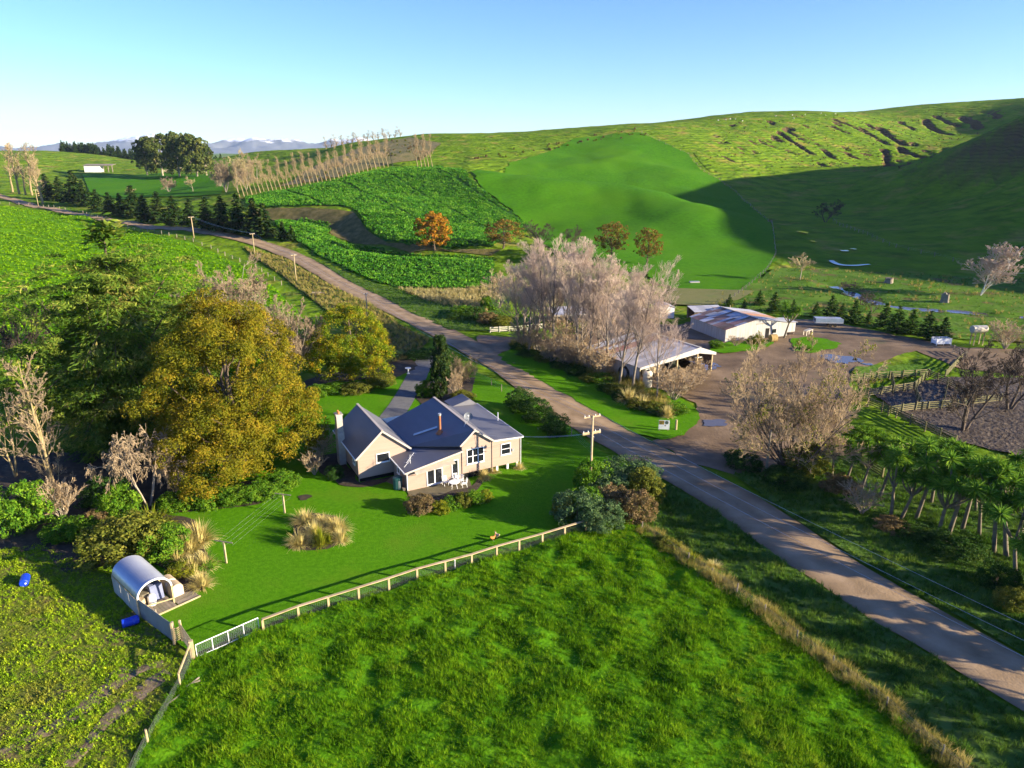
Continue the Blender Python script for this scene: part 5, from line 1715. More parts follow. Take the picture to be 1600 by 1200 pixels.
# row of poplars above the kale
xs_ = np.linspace(372, 612, 38)
by_ = np.interp(xs_, [372, 403, 441, 475, 510, 550, 585, 612], [309, 303, 297, 290, 284, 275, 265, 260])
for i, (a, b) in enumerate(zip(xs_, by_)):
    put('row_poplar%d' % (i % 2), 'bare_poplar', 'bare poplar in the long row above the kale, %s from the left' % ORD[i], 'tree', float(a), float(b) - 1, float(b) - (48 + 7 * math.sin(i * 1.9)), 11 + 3 * math.sin(i * 2.7), group='poplar row above the kale', tilt=(0.05, -0.16), rz=0)
for i, a in enumerate((652, 658, 664, 669, 675)):
    put('row_poplar%d' % (i % 2), 'bare_poplar', 'tall bare poplar at the right end of the hill row, %s of five' % ORD[i], 'tree', a, 262, 208 + 3 * (i % 2), 11, group='five poplars on the hill', tilt=(0.02, -0.12), rz=0)
for i, a in enumerate(np.linspace(508, 625, 15)):
    b = float(np.interp(a, [508, 625], [236, 222]))
    put('row_poplar%d' % (i % 2), 'bare_poplar', 'hazy bare poplar behind the brown ridge against the sky, %s from the left' % ORD[i], 'tree', float(a), b, b - 26 + 3 * math.sin(i * 2.1), 12, Y=690, group='poplars behind the ridge', dz=-2)
for i, (a, b, t, wd) in enumerate(((350, 300, 246, 34), (368, 300, 232, 36), (382, 296, 240, 30), (400, 280, 240, 24), (262, 300, 276, 26), (208, 306, 292, 20), (342, 292, 258, 30), (300, 300, 275, 20))):
    put(('round_bare', 'pale_bare')[i % 2], 'bare_tree', 'bare brown tree in the hollow beyond the pines, %s' % ('left of the poplar row', 'tallest beside the poplar row', 'at the foot of the poplar row', 'small behind the poplar row', 'pinkish one in the bright field', 'leftmost small one', 'paler one behind', 'small one before the gums')[i], 'tree', a, b, t, wd, group='bare trees beyond the pines')
for i, (a, b, t, wd) in enumerate(((226, 274, 214, 36), (250, 275, 210, 44), (276, 276, 207, 48), (304, 276, 210, 44), (320, 275, 226, 30))):
    put('gum', 'gum_tree', 'tall dark gum tree on the far left skyline, %s from the left' % ORD[i], 'tree', a, b, t, wd, group='gum trees on the skyline', rz=i * 1.1)
# a far plantation that reads as one mass
pp = [proto_obj('plantation_pine', PR['pine0'].parts[1][1] and (np.array([v.co[:] for v in PR['young_pine0'].parts[1][1].vertices]), np.array([p_.vertices[:] for p_ in PR['young_pine0'].parts[1][1].polygons])), L_PINE)]
xx = RN.uniform(95, 345, 240)
q = np.array([at(a, 245, 900 + RN.uniform(0, 60)) for a in xx])
gn_scatter('pine_plantation', np.column_stack([q[:, 0], q[:, 1], H(q[:, 0], q[:, 1]) - 1]), RN.uniform(2.0, 3.0, len(q)), rotz(len(q), RN, 0.0), pp, 'far dark pine plantation along the left skyline', 'trees', RN)

# scrub and rocks on the dry slopes
sc_p = [proto_obj('scrub_bush', (np.array([v.co[:] for v in PR[k_].parts[1][1].vertices]), np.array([p_.vertices[:] for p_ in PR[k_].parts[1][1].polygons])), m_) for k_, m_ in (('rust_shrub', L_RUST), ('hedge', L_OLIV))]
xx, yy = scatter_points(P_BRN, 0.012, RN)
gx_, gy_ = RN.uniform(735, 1010, 60), RN.uniform(0, 1, 60)
gy_ = np.interp(gx_, [735, 800, 860, 900, 1010], [246, 242, 232, 222, 209]) - gy_ ** 2 * 14 + 3
q = np.array([G(a_, b_)[:2] for a_, b_ in zip(gx_, gy_)])
xx, yy = np.concatenate([xx, q[:, 0]]), np.concatenate([yy, q[:, 1]])
gn_scatter('hill_scrub', np.column_stack([xx, yy, H(xx, yy) - 0.1]), RN.uniform(0.25, 0.8, len(xx)), rotz(len(xx), RN, 0.05), sc_p, 'low brown scrub dotted over the dry hill slopes', 'scrub', RN)

xx, yy = scatter_points(P_FACE, 0.012, RN, 0.6, 40, 5)
sc_q = [proto_obj('face_bush', (np.array([v.co[:] for v in PR['olive_shrub'].parts[1][1].vertices]), np.array([p_.vertices[:] for p_ in PR['olive_shrub'].parts[1][1].polygons])), L_RUST)]
gn_scatter('face_scrub', np.column_stack([xx, yy, H(xx, yy) - 0.05]), RN.uniform(0.12, 0.5, len(xx)), rotz(len(xx), RN, 0.05), sc_q, 'rushes and low scrub dotted over the far steep hillside', 'scrub', RN)
# ------------------------------------------------------------------ building materials
M_WALL = mat('beige_painted_board', [(0.325, 0.232, 0.18), (0.375, 0.275, 0.218)], 0.7, 0.7, 0.004, 6, 6, stretch=(0.3, 0.3, 6))
M_TRIM = mat('white_paint', [(0.74, 0.73, 0.70), (0.82, 0.81, 0.79)], 1.5, 0.5)
M_SLAT = mat('grey_roof_iron', [(0.105, 0.105, 0.122), (0.145, 0.142, 0.158)], 0.5, 0.5, detail=6, spec=0.4, stretch=(1, 0.25, 1))
M_ROOFP = mat('ridge_cap', [(0.42, 0.36, 0.31), (0.48, 0.42, 0.37)], 0.6, 0.6)
M_GLASS = mat('window_glass', [(0.012, 0.014, 0.018)], 1, 0.06, spec=0.7)
M_CONC = mat('concrete', [(0.30, 0.27, 0.23), (0.42, 0.39, 0.34)], 1.2, 0.95, 0.01, 8, 7)
M_WOOD = mat('pale_timber', [(0.34, 0.25, 0.13), (0.50, 0.39, 0.22)], 1.4, 0.85, 0.004, 20, 6, objvar=0.16)
M_WOODG = mat('weathered_timber', [(0.17, 0.14, 0.10), (0.28, 0.235, 0.17)], 1.6, 0.9, 0.004, 20, 6, objvar=0.2)
M_WOODM = mat('mossy_timber', [(0.10, 0.095, 0.045), (0.19, 0.17, 0.075)], 1.6, 0.9, 0.004, 20, 6, objvar=0.25)
M_DARK = mat('painted_void', [(0.012, 0.011, 0.010)], 1, 0.95)  # near black: the dark of hollows put into the colour
M_STEEL = mat('galvanised_steel', [(0.45, 0.46, 0.47), (0.58, 0.59, 0.60)], 2, 0.4, metallic=0.6)
M_WIRE = mat('fence_wire', [(0.30, 0.30, 0.29)], 1, 0.5, metallic=0.5)
M_TIN = mat('weathered_iron', [(0.30, 0.285, 0.265), (0.46, 0.44, 0.41)], 0.5, 0.6, detail=8, stretch=(6, 6, 0.4), scale2=0.35, cols2=[(0.30, 0.20, 0.14), (0.45, 0.36, 0.29)], mix2=(0.56, 0.72))
M_RUST = mat('rusty_roof_iron', [(0.20, 0.10, 0.065), (0.30, 0.20, 0.16)], 0.6, 0.75, detail=8, objvar=0.35)
M_ZINC = mat('zinc_roof_iron', [(0.34, 0.33, 0.34), (0.48, 0.46, 0.46)], 0.5, 0.45, detail=7, objvar=0.22, scale2=0.25, cols2=[(0.34, 0.22, 0.16), (0.26, 0.15, 0.10)], mix2=(0.60, 0.75))
M_BLUE = mat('blue_plastic', [(0.006, 0.035, 0.42), (0.01, 0.05, 0.52)], 1, 0.35, spec=0.5)
M_GRNP = mat('green_plastic', [(0.03, 0.10, 0.085), (0.05, 0.14, 0.12)], 1, 0.45)
M_CREAM = mat('cream_plastic', [(0.62, 0.54, 0.40), (0.70, 0.62, 0.48)], 0.8, 0.6)
M_RUBB = mat('black_rubber', [(0.015, 0.015, 0.015), (0.03, 0.03, 0.03)], 3, 0.8)
M_TAN = mat('tan_fibre', [(0.40, 0.30, 0.18), (0.50, 0.39, 0.25)], 2, 0.9)
M_ORNG = mat('orange_brown', [(0.42, 0.16, 0.04), (0.5, 0.22, 0.06)], 5, 0.8)
M_FLUE = mat('orange_flue', [(0.25, 0.085, 0.035), (0.45, 0.17, 0.07)], 2, 0.6)  # dark orange to orange brown, patchy by noise
M_CLEAR = mat('clear_roof_sheet', [(0.42, 0.50, 0.52), (0.55, 0.62, 0.63)], 1.0, 0.25, spec=0.5)
M_MOSSY = mat('mossy_paving', [(0.10, 0.085, 0.05), (0.17, 0.14, 0.08)], 0.9, 0.9, 0.02, 5, 7)
M_BED = mat('garden_soil', [(0.035, 0.026, 0.018), (0.075, 0.055, 0.035)], 1.5, 0.95, 0.05, 4, 7)


def slab(mb, quad, t=0.1):
    return mb.prism(quad, (0, 0, -t))


def window(par, org, ux, nz, w, h, cols=1, rows=1, name='window', fr=0.09, proud=0.07, pm=None, door=False):
    """a framed window standing on a wall: org lower left, ux along the wall, nz outward normal"""
    org, ux, nz = Vector(org), Vector(ux).normalized(), Vector(nz).normalized()
    up = Vector((0, 0, 1))
    mb = MB()

    def bx(x0, x1, z0, z1, d0, d1, m=mb):
        p = [org + ux * x0 + up * z0 + nz * d0, org + ux * x1 + up * z0 + nz * d0, org + ux * x1 + up * z1 + nz * d0, org + ux * x0 + up * z1 + nz * d0]
        m.prism(p, nz * (d1 - d0))
    bx(0, fr, 0, h, 0.002, proud)
    bx(w - fr, w, 0, h, 0.002, proud)
    bx(fr, w - fr, 0, fr * (1.6 if door else 1.0), 0.002, proud)
    bx(fr, w - fr, h - fr, h, 0.002, proud)
    cw = (w - 2 * fr) / cols
    rh = (h - fr * (2.6 if door else 2)) / rows
    m_ = fr * 0.6
    for i in range(1, cols):
        bx(fr + cw * i - m_, fr + cw * i + m_, fr, h - fr, 0.004, proud - 0.01)
    for j in range(1, rows):
        bx(fr, w - fr, fr + rh * j - m_ * 0.6, fr + rh * j + m_ * 0.6, 0.006, proud - 0.02)
    wo_ = mb.build(name, M_TRIM, par)
    for i in range(cols):
        for j in range(rows):
            g = MB()
            bx(fr + cw * i + m_ * (i > 0), fr + cw * (i + 1) - m_ * (i < cols - 1), fr + rh * j + m_ * 0.6 * (j > 0) + (fr * 0.6 if door and j == 0 else 0), min(h - fr, fr + rh * (j + 1) - m_ * 0.6 * (j < rows - 1) + (fr * 0.6 if door else 0)), 0.008, 0.02, g)
            g.build('pane', pm or M_GLASS, wo_)
    if not door:
        s = MB()
        bx(-0.05, w + 0.05, -0.06, -0.002, 0.002, proud + 0.05, s)
        s.build('sill', M_TRIM, wo_)
    return wo_


# ------------------------------------------------------------------ the farmhouse
HA = R(27.5)
house = empty('farmhouse', (-11.6, 71.7, 0.0), HA, 'beige farmhouse with several grey gabled roofs and white windows', 'house')
hx = Vector((1, 0, 0))
hy = Vector((0, 1, 0))
# lean-to with the french doors
MB().prism([(0, 0, 0.0), (6.62, 0, 0.0), (6.62, 0, 3.72), (0, 0, 2.46)], (0, 5.0, 0)).build('wall', M_WALL, house)
# front gable
MB().prism([(6.625, 0.0, 0.75), (10.44, 0.0, 0.75), (10.44, 0.0, 4.22), (8.15, 0.0, 5.93), (6.625, 0.0, 4.58)], (0, 12.0, 0)).build('wall', M_WALL, house)
# right wing
MB().prism([(10.445, 0.03, 0.75), (14.15, 0.03, 0.75), (14.15, 0.03, 3.98), (10.445, 0.03, 4.2)], (0, 12.6, 0)).build('wall', M_WALL, house)
# left wing
MB().prism([(-4.12, 4.7, 0.5), (1.62, 4.7, 0.5), (1.62, 4.7, 3.55), (-1.25, 4.7, 5.88), (-4.12, 4.7, 3.28)], (0, 9.6, 0)).build('wall', M_WALL, house)
# between the wings
MB().box((1.63, 5.01, 0.0), (6.61, 12.6, 3.0)).build('wall', M_WALL, house)
# near-black skirt under the raised floors, their shade put into its colour
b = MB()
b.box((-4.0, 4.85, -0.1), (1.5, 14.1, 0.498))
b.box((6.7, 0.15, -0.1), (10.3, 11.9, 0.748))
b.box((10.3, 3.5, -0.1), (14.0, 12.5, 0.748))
b.build('dark_skirt', M_DARK, house)
for q in ((11.2, 0.3), (12.6, 0.3), (13.9, 0.3), (12.6, 1.8), (13.9, 1.8), (11.2, 1.8)):
    MB().box((q[0] - 0.12, q[1] - 0.12, -0.1), (q[0] + 0.12, q[1] + 0.12, 0.748)).build('pile', M_TRIM, house)
# roofs
slab(MB(), [(-0.35, -0.35, 2.45), (6.60, -0.35, 3.78), (6.60, 5.3, 3.78), (-0.35, 4.68, 2.45)], 0.09).build('roof', M_SLAT, house)
m_b = MB()
slab(m_b, [(8.15, -0.35, 6.06), (8.15, 12.3, 6.06), (2.05, 13.7, 3.08), (2.15, 5.2, 3.12)], 0.1)
m_b.prism([(8.15, -0.35, 6.06), (2.15, 5.2, 3.12), (6.28, -0.36, 4.42)], (0, 0, -0.1))
roof_b = m_b.build('roof', M_SLAT, house)
slab(MB(), [(8.15, -0.35, 6.055), (10.62, -0.35, 4.26), (10.62, 12.3, 4.26), (8.15, 12.3, 6.055)], 0.1).build('roof', M_SLAT, house)
slab(MB(), [(10.40, -0.25, 4.33), (14.42, -0.25, 4.08), (14.42, 12.9, 4.08), (10.40, 12.9, 4.36)], 0.1).build('roof', M_SLAT, house)
slab(MB(), [(-1.25, 4.35, 6.02), (-4.5, 4.35, 3.08), (-4.5, 14.5, 3.08), (-1.25, 14.5, 6.02)], 0.1).build('roof', M_SLAT, house)
slab(MB(), [(-1.25, 4.35, 6.015), (-1.25, 14.5, 6.015), (2.10, 14.3, 3.22), (2.10, 4.35, 3.22)], 0.1).build('roof', M_SLAT, house)
MB().prism([(10.6, 12.4, 4.3), (13.2, 12.4, 4.95), (14.3, 12.4, 4.1)], (0, 2.6, 0)).build('roof', M_SLAT, house)
# ridge caps and barge boards
rc = MB()
rc.bar((8.15, -0.4, 6.10), (8.15, 12.3, 6.10), 0.30, 0.06)
rc.build('ridge_cap', M_ROOFP, house)
MB().bar((-1.25, 4.3, 6.06), (-1.25, 14.5, 6.06), 0.28, 0.06).build('ridge_cap', M_ROOFP, house)
bg_ = MB()
bg_.bar((8.15, -0.37, 5.96), (10.60, -0.37, 4.18), 0.05, 0.2)
bg_.bar((8.15, -0.37, 5.96), (6.30, -0.37, 4.34), 0.05, 0.2)
bg_.build('barge_board', M_ROOFP, house)
bg_ = MB()
bg_.bar((-1.25, 4.32, 5.92), (-4.48, 4.32, 3.0), 0.05, 0.2)
bg_.bar((-1.25, 4.32, 5.92), (2.1, 4.32, 3.12), 0.05, 0.2)
bg_.build('barge_board', M_ROOFP, house)
MB().bar((-0.38, -0.38, 2.38), (6.6, -0.38, 3.70), 0.05, 0.2).build('fascia', M_ROOFP, house)
gt = MB()
gt.bar((10.62, -0.28, 4.16), (14.46, -0.28, 3.96), 0.1, 0.12)
gt.bar((14.46, -0.28, 4.0), (14.46, 12.9, 4.0), 0.1, 0.12)
gt.bar((-4.55, 4.35, 3.03), (-4.55, 14.5, 3.03), 0.1, 0.12)
gt.bar((-0.42, -0.35, 2.4), (-0.42, 4.65, 2.4), 0.1, 0.12)
gt.build('gutter', M_TRIM, house)
for q, z1 in (((14.22, -0.05), 3.95), ((-0.06, -0.06), 2.4), ((-4.2, 4.62), 3.0), ((6.62, -0.06), 4.4), ((10.44, -0.05), 4.15)):
    MB().tube((q[0], q[1], 0.2), (q[0], q[1], z1), 0.045, n=6).build('downpipe', M_TRIM if q[0] in (14.22, -0.06) else M_WALL, house)
# skylight strips and the veranda at the back
for i in range(1):
    MB().prism([(3.2, 6.6, 3.74), (5.6, 4.9, 4.91), (5.75, 5.25, 4.985), (3.35, 6.95, 3.815)], (0, 0, 0.02)).build('skylight', M_CLEAR, house)
for i in range(7):
    x0 = 2.1 + i * 0.93
    slab(MB(), [(x0, 13.72, 3.05), (x0 + 0.9, 13.72, 3.05 + 0.02 * i), (x0 + 0.9, 16.4, 2.75), (x0, 16.4, 2.75)], 0.03).build('veranda_sheet', M_CLEAR, house)
for x0 in (2.2, 5.2, 8.4):
    MB().box((x0, 16.2, -0.1), (x0 + 0.1, 16.3, 2.72)).build('veranda_post', M_TRIM, house)
# windows and doors
window(house, (2.25, 0, 0.18), hx, -hy, 1.95, 1.98, 2, 1, 'french_door', 0.12, door=True)
window(house, (5.3, 0, 0.62), hx, -hy, 0.85, 2.1, 1, 1)
window(house, (7.2, 0, 1.8), hx, -hy, 2.2, 1.85, 3, 2)
window(house, (11.6, 0.03, 2.05), hx, -hy, 1.3, 1.42, 1, 2)
window(house, (-2.05, 4.7, 2.0), hx, -hy, 1.6, 1.15, 1, 1)
window(house, (0, 3.4, 1.0), -hy, -hx, 0.8, 1.15, 1, 1)
window(house, (-4.12, 7.0, 1.6), -hy, -hx, 0.9, 1.4, 1, 1)
window(house, (-4.12, 13.4, 1.2), -hy, -hx, 1.0, 1.6, 1, 1)
window(house, (14.15, 4.0, 1.9), hy, hx, 1.4, 1.4, 2, 1)
window(house, (14.15, 9.0, 1.9), hy, hx, 1.4, 1.4, 2, 1)
# awning over the doors
aw = MB()
slab(aw, [(0.75, -0.78, 2.25), (5.5, -0.78, 2.62), (5.5, -0.02, 2.88), (0.75, -0.02, 2.5)], 0.03)
awn = aw.build('awning', mat('awning_sheet', [(0.42, 0.36, 0.27), (0.52, 0.46, 0.36)], 1, 0.4), house)
for x0 in (0.8, 2.3, 3.9, 5.4):
    MB().bar((x0, -0.75, 2.15 + 0.078 * x0), (x0, -0.03, 1.8 + 0.078 * x0), 0.04, 0.04).build('bracket', M_WOODG, awn)
# chimney, flue, dish, aerial, vent
ch = MB()
ch.box((-4.95, 10.3, 0.0), (-4.14, 11.5, 4.2))
ch.box((-4.90, 10.45, 4.2), (-4.19, 11.35, 6.35))
chm = ch.build('chimney', M_CONC, house)
MB().box((-4.98, 10.37, 6.35), (-4.11, 11.43, 6.5)).build('cap', M_CONC, chm)
for k in (0, 1):
    MB().lathe([(0.12, 0), (0.10, 0.35)], 10, (-4.54, 10.7 + 0.42 * k, 6.5)).build('chimney_pot', M_ORNG, chm)
fl = MB()
fl.tube((5.5, 3.7, 4.5), (5.5, 3.7, 6.9), 0.14, n=12)
flo = fl.build('flue', M_FLUE, house, smooth=False)
MB().tube((5.5, 3.7, 6.9), (5.5, 3.7, 7.15), 0.19, n=12).build('cowl', M_STEEL, flo)
MB().lathe([(0.55, 4.55), (0.2, 5.0)], 12, (5.5, 3.7, 0.1)).build('flashing', M_FLUE, flo)
ds = MB()
ctr = Vector((8.35, 1.9, 6.85))
ax = Vector((-0.35, -0.75, 0.55)).normalized()
e1 = ax.cross(Vector((0, 0, 1))).normalized()
e2 = e1.cross(ax)
vs = [ctr - ax * 0.12]
for rr, off in ((0.2, -0.10), (0.38, -0.04), (0.52, 0.05)):
    for k in range(16):
        t = 2 * math.pi * k / 16
        vs.append(ctr + ax * off + e1 * (rr * math.cos(t)) + e2 * (rr * math.sin(t)))
fs = [(0, 1 + k, 1 + (k + 1) % 16) for k in range(16)]
for r_ in range(2):
    fs += [(1 + r_ * 16 + k, 17 + r_ * 16 + k, 17 + r_ * 16 + (k + 1) % 16, 1 + r_ * 16 + (k + 1) % 16) for k in range(16)]
ds.add(vs, fs)
dish = ds.build('satellite_dish', mat('dish_grey', [(0.16, 0.17, 0.19)], 1, 0.5), house, smooth=True)
a_ = MB()
a_.tube(ctr - e2 * 0.45, ctr + ax * 0.6, 0.018, n=5)
a_.box(tuple(ctr + ax * 0.6 - Vector((0.06, 0.06, 0.06))), tuple(ctr + ax * 0.6 + Vector((0.06, 0.06, 0.06))))
a_.build('dish_arm', M_TRIM, dish)
a_ = MB()
a_.tube((8.2, 1.95, 6.0), ctr - ax * 0.1, 0.03, n=6)
a_.tube((7.6, 1.6, 5.75), ctr - ax * 0.1, 0.02, n=5)
a_.build('dish_mast', M_STEEL, dish)
an = MB()
an.tube((0.9, 1.4, 2.6), (0.9, 1.4, 3.75), 0.025, n=6)
an.tube((0.35, 1.1, 3.0), (1.5, 1.75, 3.75), 0.02, n=5)
an.tube((0.0, 1.0, 2.55), (0.9, 1.4, 3.1), 0.018, n=5)
for k in range(5):
    t = k / 4
    c = Vector((0.35, 1.1, 3.0)).lerp(Vector((1.5, 1.75, 3.75)), t)
    an.tube(c + Vector((-0.15, 0.28, 0)), c + Vector((0.15, -0.28, 0)), 0.012, n=4)
an.build('aerial', M_TRIM, house)
MB().tube((14.0, 5.6, 3.9), (14.0, 5.6, 5.2), 0.07, n=8).build('vent_pipe', M_TRIM, house)
MB().box((13.05, -0.12, 2.3), (13.3, 0.03, 2.65)).build('meter_box', M_STEEL, house)


def hw(u, v, z=0.0):
    c, s = math.cos(HA), math.sin(HA)
    return Vector((-11.6 + c * u - s * v, 71.7 + s * u + c * v, z))


# terrace and beds round the house
sheet('terrace', [hw(*q)[:2] for q in ((-1.6, 3.9), (-0.1, 0.1), (-0.4, -2.2), (2.5, -2.6), (6.8, -2.2), (7.4, -0.1), (6.6, 0.2), (0.1, 0.2), (0.0, 4.6))], 0.7, 0.07, M_MOSSY, 0.02, 1.0, seed=41)
sheet('garden_bed', [hw(*q)[:2] for q in ((-4.0, 4.6), (-0.3, 4.6), (-1.6, 3.6), (-3.2, 3.0), (-5.8, 4.2), (-7.6, 8.5), (-7.8, 14), (-4.3, 14.5))], 0.8, 0.06, M_BED, 0.05, 0.8, seed=42, ragged=0.3)
sheet('garden_bed', [hw(*q)[:2] for q in ((-0.3, -2.1), (2.5, -2.5), (6.8, -2.1), (8.6, -0.6), (8.4, -1.6), (7, -3.2), (3, -4.2), (0, -4.0), (-1.0, -2.6))], 0.6, 0.06, M_BED, 0.05, 0.8, seed=43, ragged=0.25)
sheet('garden_bed', xy([(452, 858), (462, 815), (485, 803), (525, 806), (537, 822), (534, 848), (510, 860), (480, 862)]), 0.5, 0.06, M_BED, 0.06, 0.7, seed=44, ragged=0.15)
sheet('garden_bed', xy([(255, 800), (300, 815), (318, 850), (328, 895), (318, 925), (285, 925), (262, 890), (205, 870), (110, 900), (60, 860), (0, 870), (-60, 850), (-60, 720), (200, 700), (350, 760), (440, 745), (450, 765), (400, 790), (300, 800)]), 1.2, 0.05, M_BED, 0.1, 1.5, seed=45, ragged=0.4)
sheet('garden_bed', xy([(480, 610), (500, 600), (620, 590), (655, 575), (640, 560), (590, 570), (500, 585), (470, 600)]), 1.0, 0.05, M_BED, 0.06, 1.2, seed=46, ragged=0.3)
sheet('garden_bed', xy([(650, 620), (668, 596), (700, 592), (742, 590), (738, 622), (700, 634), (660, 636)]), 1.0, 0.05, M_BED, 0.06, 1.2, seed=47, ragged=0.3)

# garden furniture
tb = empty('garden_table', hw(4.9, -1.65, 0.09), HA, 'round white garden table on the terrace', 'table')
MB().lathe([(0.58, 0.70), (0.62, 0.72), (0.62, 0.75), (0.5, 0.76)], 20).build('table_top', M_TRIM, tb)
for k in range(4):
    t = k * math.pi / 2 + 0.5
    MB().tube((math.cos(t) * 0.25, math.sin(t) * 0.25, 0.7), (math.cos(t) * 0.45, math.sin(t) * 0.45, 0), 0.025, n=6).build('leg', M_TRIM, tb)


def chair(loc, rz, label):
    c = empty('garden_chair', loc, rz, label, 'chair', 'white garden chairs')
    MB().box((-0.25, -0.24, 0.40), (0.25, 0.26, 0.45)).build('seat', M_TRIM, c)
    for k in range(4):
        MB().bar((-0.24 + 0.16 * k, 0.27, 0.45), (-0.24 + 0.16 * k, 0.36, 0.95), 0.06, 0.03).build('back_slat', M_TRIM, c)
    MB().bar((-0.28, 0.37, 0.97), (0.28, 0.37, 0.97), 0.05, 0.06).build('back_rail', M_TRIM, c)
    for s in (-1, 1):
        MB().bar((s * 0.27, -0.22, 0.64), (s * 0.27, 0.34, 0.66), 0.06, 0.03).build('arm', M_TRIM, c)
        MB().bar((s * 0.25, -0.22, 0), (s * 0.26, -0.22, 0.64), 0.04, 0.04).build('leg', M_TRIM, c)
        MB().bar((s * 0.25, 0.30, 0), (s * 0.25, 0.27, 0.45), 0.04, 0.04).build('leg', M_TRIM, c)
    return c


chair(hw(4.3, -0.55, 0.09), HA + 0.1, 'white garden chair nearest the french doors')
chair(hw(5.6, -0.45, 0.09), HA - 0.1, 'white garden chair against the wall under the tall window')
chair(hw(5.9, -1.0, 0.09), HA - 1.0, 'white garden chair right behind the round table')
chair(hw(6.0, -1.9, 0.09), HA - 1.8, 'white garden chair at the far right of the terrace')
# green tank by the lean-to
gtk = empty('water_tank', hw(-0.75, 1.2, 0.06), HA, 'dark green plastic tank at the corner of the lean-to', 'tank')
MB().lathe([(0.5, 0), (0.52, 0.1), (0.52, 1.2), (0.46, 1.3)], 16).build('body', M_GRNP, gtk, smooth=False)
MB().lathe([(0.56, 1.3), (0.56, 1.38), (0.3, 1.5)], 16).build('lid', M_GRNP, gtk)
MB().box((-0.1, -0.56, 0.1), (0.1, -0.5, 1.1)).build('panel', M_STEEL, gtk)
pot = empty('flower_pot', hw(-0.35, 0.35, 0.08), 0, 'small pale pot beside the green tank', 'pot')
MB().lathe([(0.13, 0), (0.19, 0.32), (0.2, 0.34), (0.15, 0.33)], 12).build('body', M_TAN, pot)
bb = empty('bird_bath', G(638, 584), 0, 'white stone bird bath beside the driveway', 'bird bath')
MB().lathe([(0.28, 0), (0.26, 0.08), (0.12, 0.15), (0.11, 0.75), (0.2, 0.85)], 14).build('pedestal', M_TRIM, bb)
MB().lathe([(0.2, 0.851), (0.5, 0.98), (0.52, 1.05), (0.4, 1.0)], 16).build('basin', M_TRIM, bb)

# clothes line posts
for a, b_, t, lb in ((445, 802, 772, 'grey T shaped clothes line post nearer the golden tree'), (354, 880, 846, 'grey T shaped clothes line post nearer the shelter')):
    g, h_, _ = spot(a, b_, t)
    c = empty('clothes_line_post', g, R(-15), lb, 'post', 'clothes line posts')
    MB().bar((0, 0, -0.1), (0, 0, h_), 0.14, 0.14).build('post', M_WOOD, c)
    MB().bar((-0.95, 0, h_ + 0.03), (0.95, 0, h_ + 0.03), 0.08, 0.08).build('crossbar', M_WOODG, c)
lw = MB()
pa, pb = G(445, 802), G(354, 880)
for s in (-0.9, -0.3, 0.3, 0.9):
    o_ = Vector((math.cos(R(-15)) * s, math.sin(R(-15)) * s, 0))
    lw.tube(pa + o_ + Vector((0, 0, 2.0)), pb + o_ + Vector((0, 0, 2.0)), 0.006, n=3)
tag(lw.build('clothes_line', M_WIRE), 'thin wires strung between the two clothes line posts', 'clothes line')

# ------------------------------------------------------------------ round roofed shelter and its fence
WA = math.atan2(0.745, 0.667)
wsd = empty('arched_shelter', (-30.2, 49.1, 0.0), WA, 'round roofed iron shelter with an open timber framed front', 'shelter')
W_, D_ = 2.7, 5.2
M_CORR = mat('corrugated_blue_iron', [(0.40, 0.42, 0.47), (0.50, 0.52, 0.57)], 0.4, 0.35, metallic=0.55)
mbv = []
NA, ND = 22, 110
ring = []
for i in range(NA + 1):
    t = math.pi * i / NA
    ring.append((W_ / 2 - math.cos(t) * W_ / 2, 1.75 + math.sin(t) * 1.15))
V = []
for j in range(ND + 1):
    yy = D_ * j / ND
    for i, (x_, z_) in enumerate(ring):
        k = 0.03 * math.sin(j * math.pi * 0.5)
        t = math.pi * i / NA
        V.append((x_ - math.cos(t) * k, yy, z_ + math.sin(t) * k))
ii = np.arange((ND + 1) * (NA + 1)).reshape(ND + 1, NA + 1)
fc = np.stack([ii[:-1, :-1], ii[:-1, 1:], ii[1:, 1:], ii[1:, :-1]], -1).reshape(-1, 4)
link('roof', np_mesh('shelter_roof', np.array(V), fc, True), M_CORR, wsd)
fr_ = MB()
for i in range(NA):
    a, c = ring[i], ring[i + 1]
    fr_.bar((a[0], -0.05, a[1]), (c[0], -0.05, c[1]), 0.12, 0.14, up=(0, 1, 0))
fr_.build('front_arch', M_TRIM, wsd)
for x_ in (0.0, W_):
    for y_ in (-0.05, D_ / 2, D_):
        MB().bar((x_, y_, -0.1), (x_, y_, 1.8), 0.13, 0.13).build('post', M_WOOD, wsd)
    MB().bar((x_, 0, 1.72), (x_, D_, 1.72), 0.1, 0.12).build('wall_plate', M_WOOD, wsd)
for k in range(3):
    MB().box((-0.09, 0.05 + k * 1.72, 0.12), (-0.066, 1.72 + k * 1.72, 1.66)).build('wall_sheet', M_TIN, wsd)
MB().box((0.1, D_ - 0.06, 0.1), (W_ - 0.1, D_ - 0.03, 1.7)).build('wall_sheet', M_TIN, wsd)
for k in range(9):
    MB().box((0.05 + k * 0.29, -0.8, 0.10), (0.32 + k * 0.29, 5.0, 0.16)).build('floor_board', M_WOODG, wsd)
MB().bar((0.1, -0.12, 0.95), (W_ - 0.1, -0.12, 0.55), 0.09, 0.09).build('rail', M_WOOD, wsd)
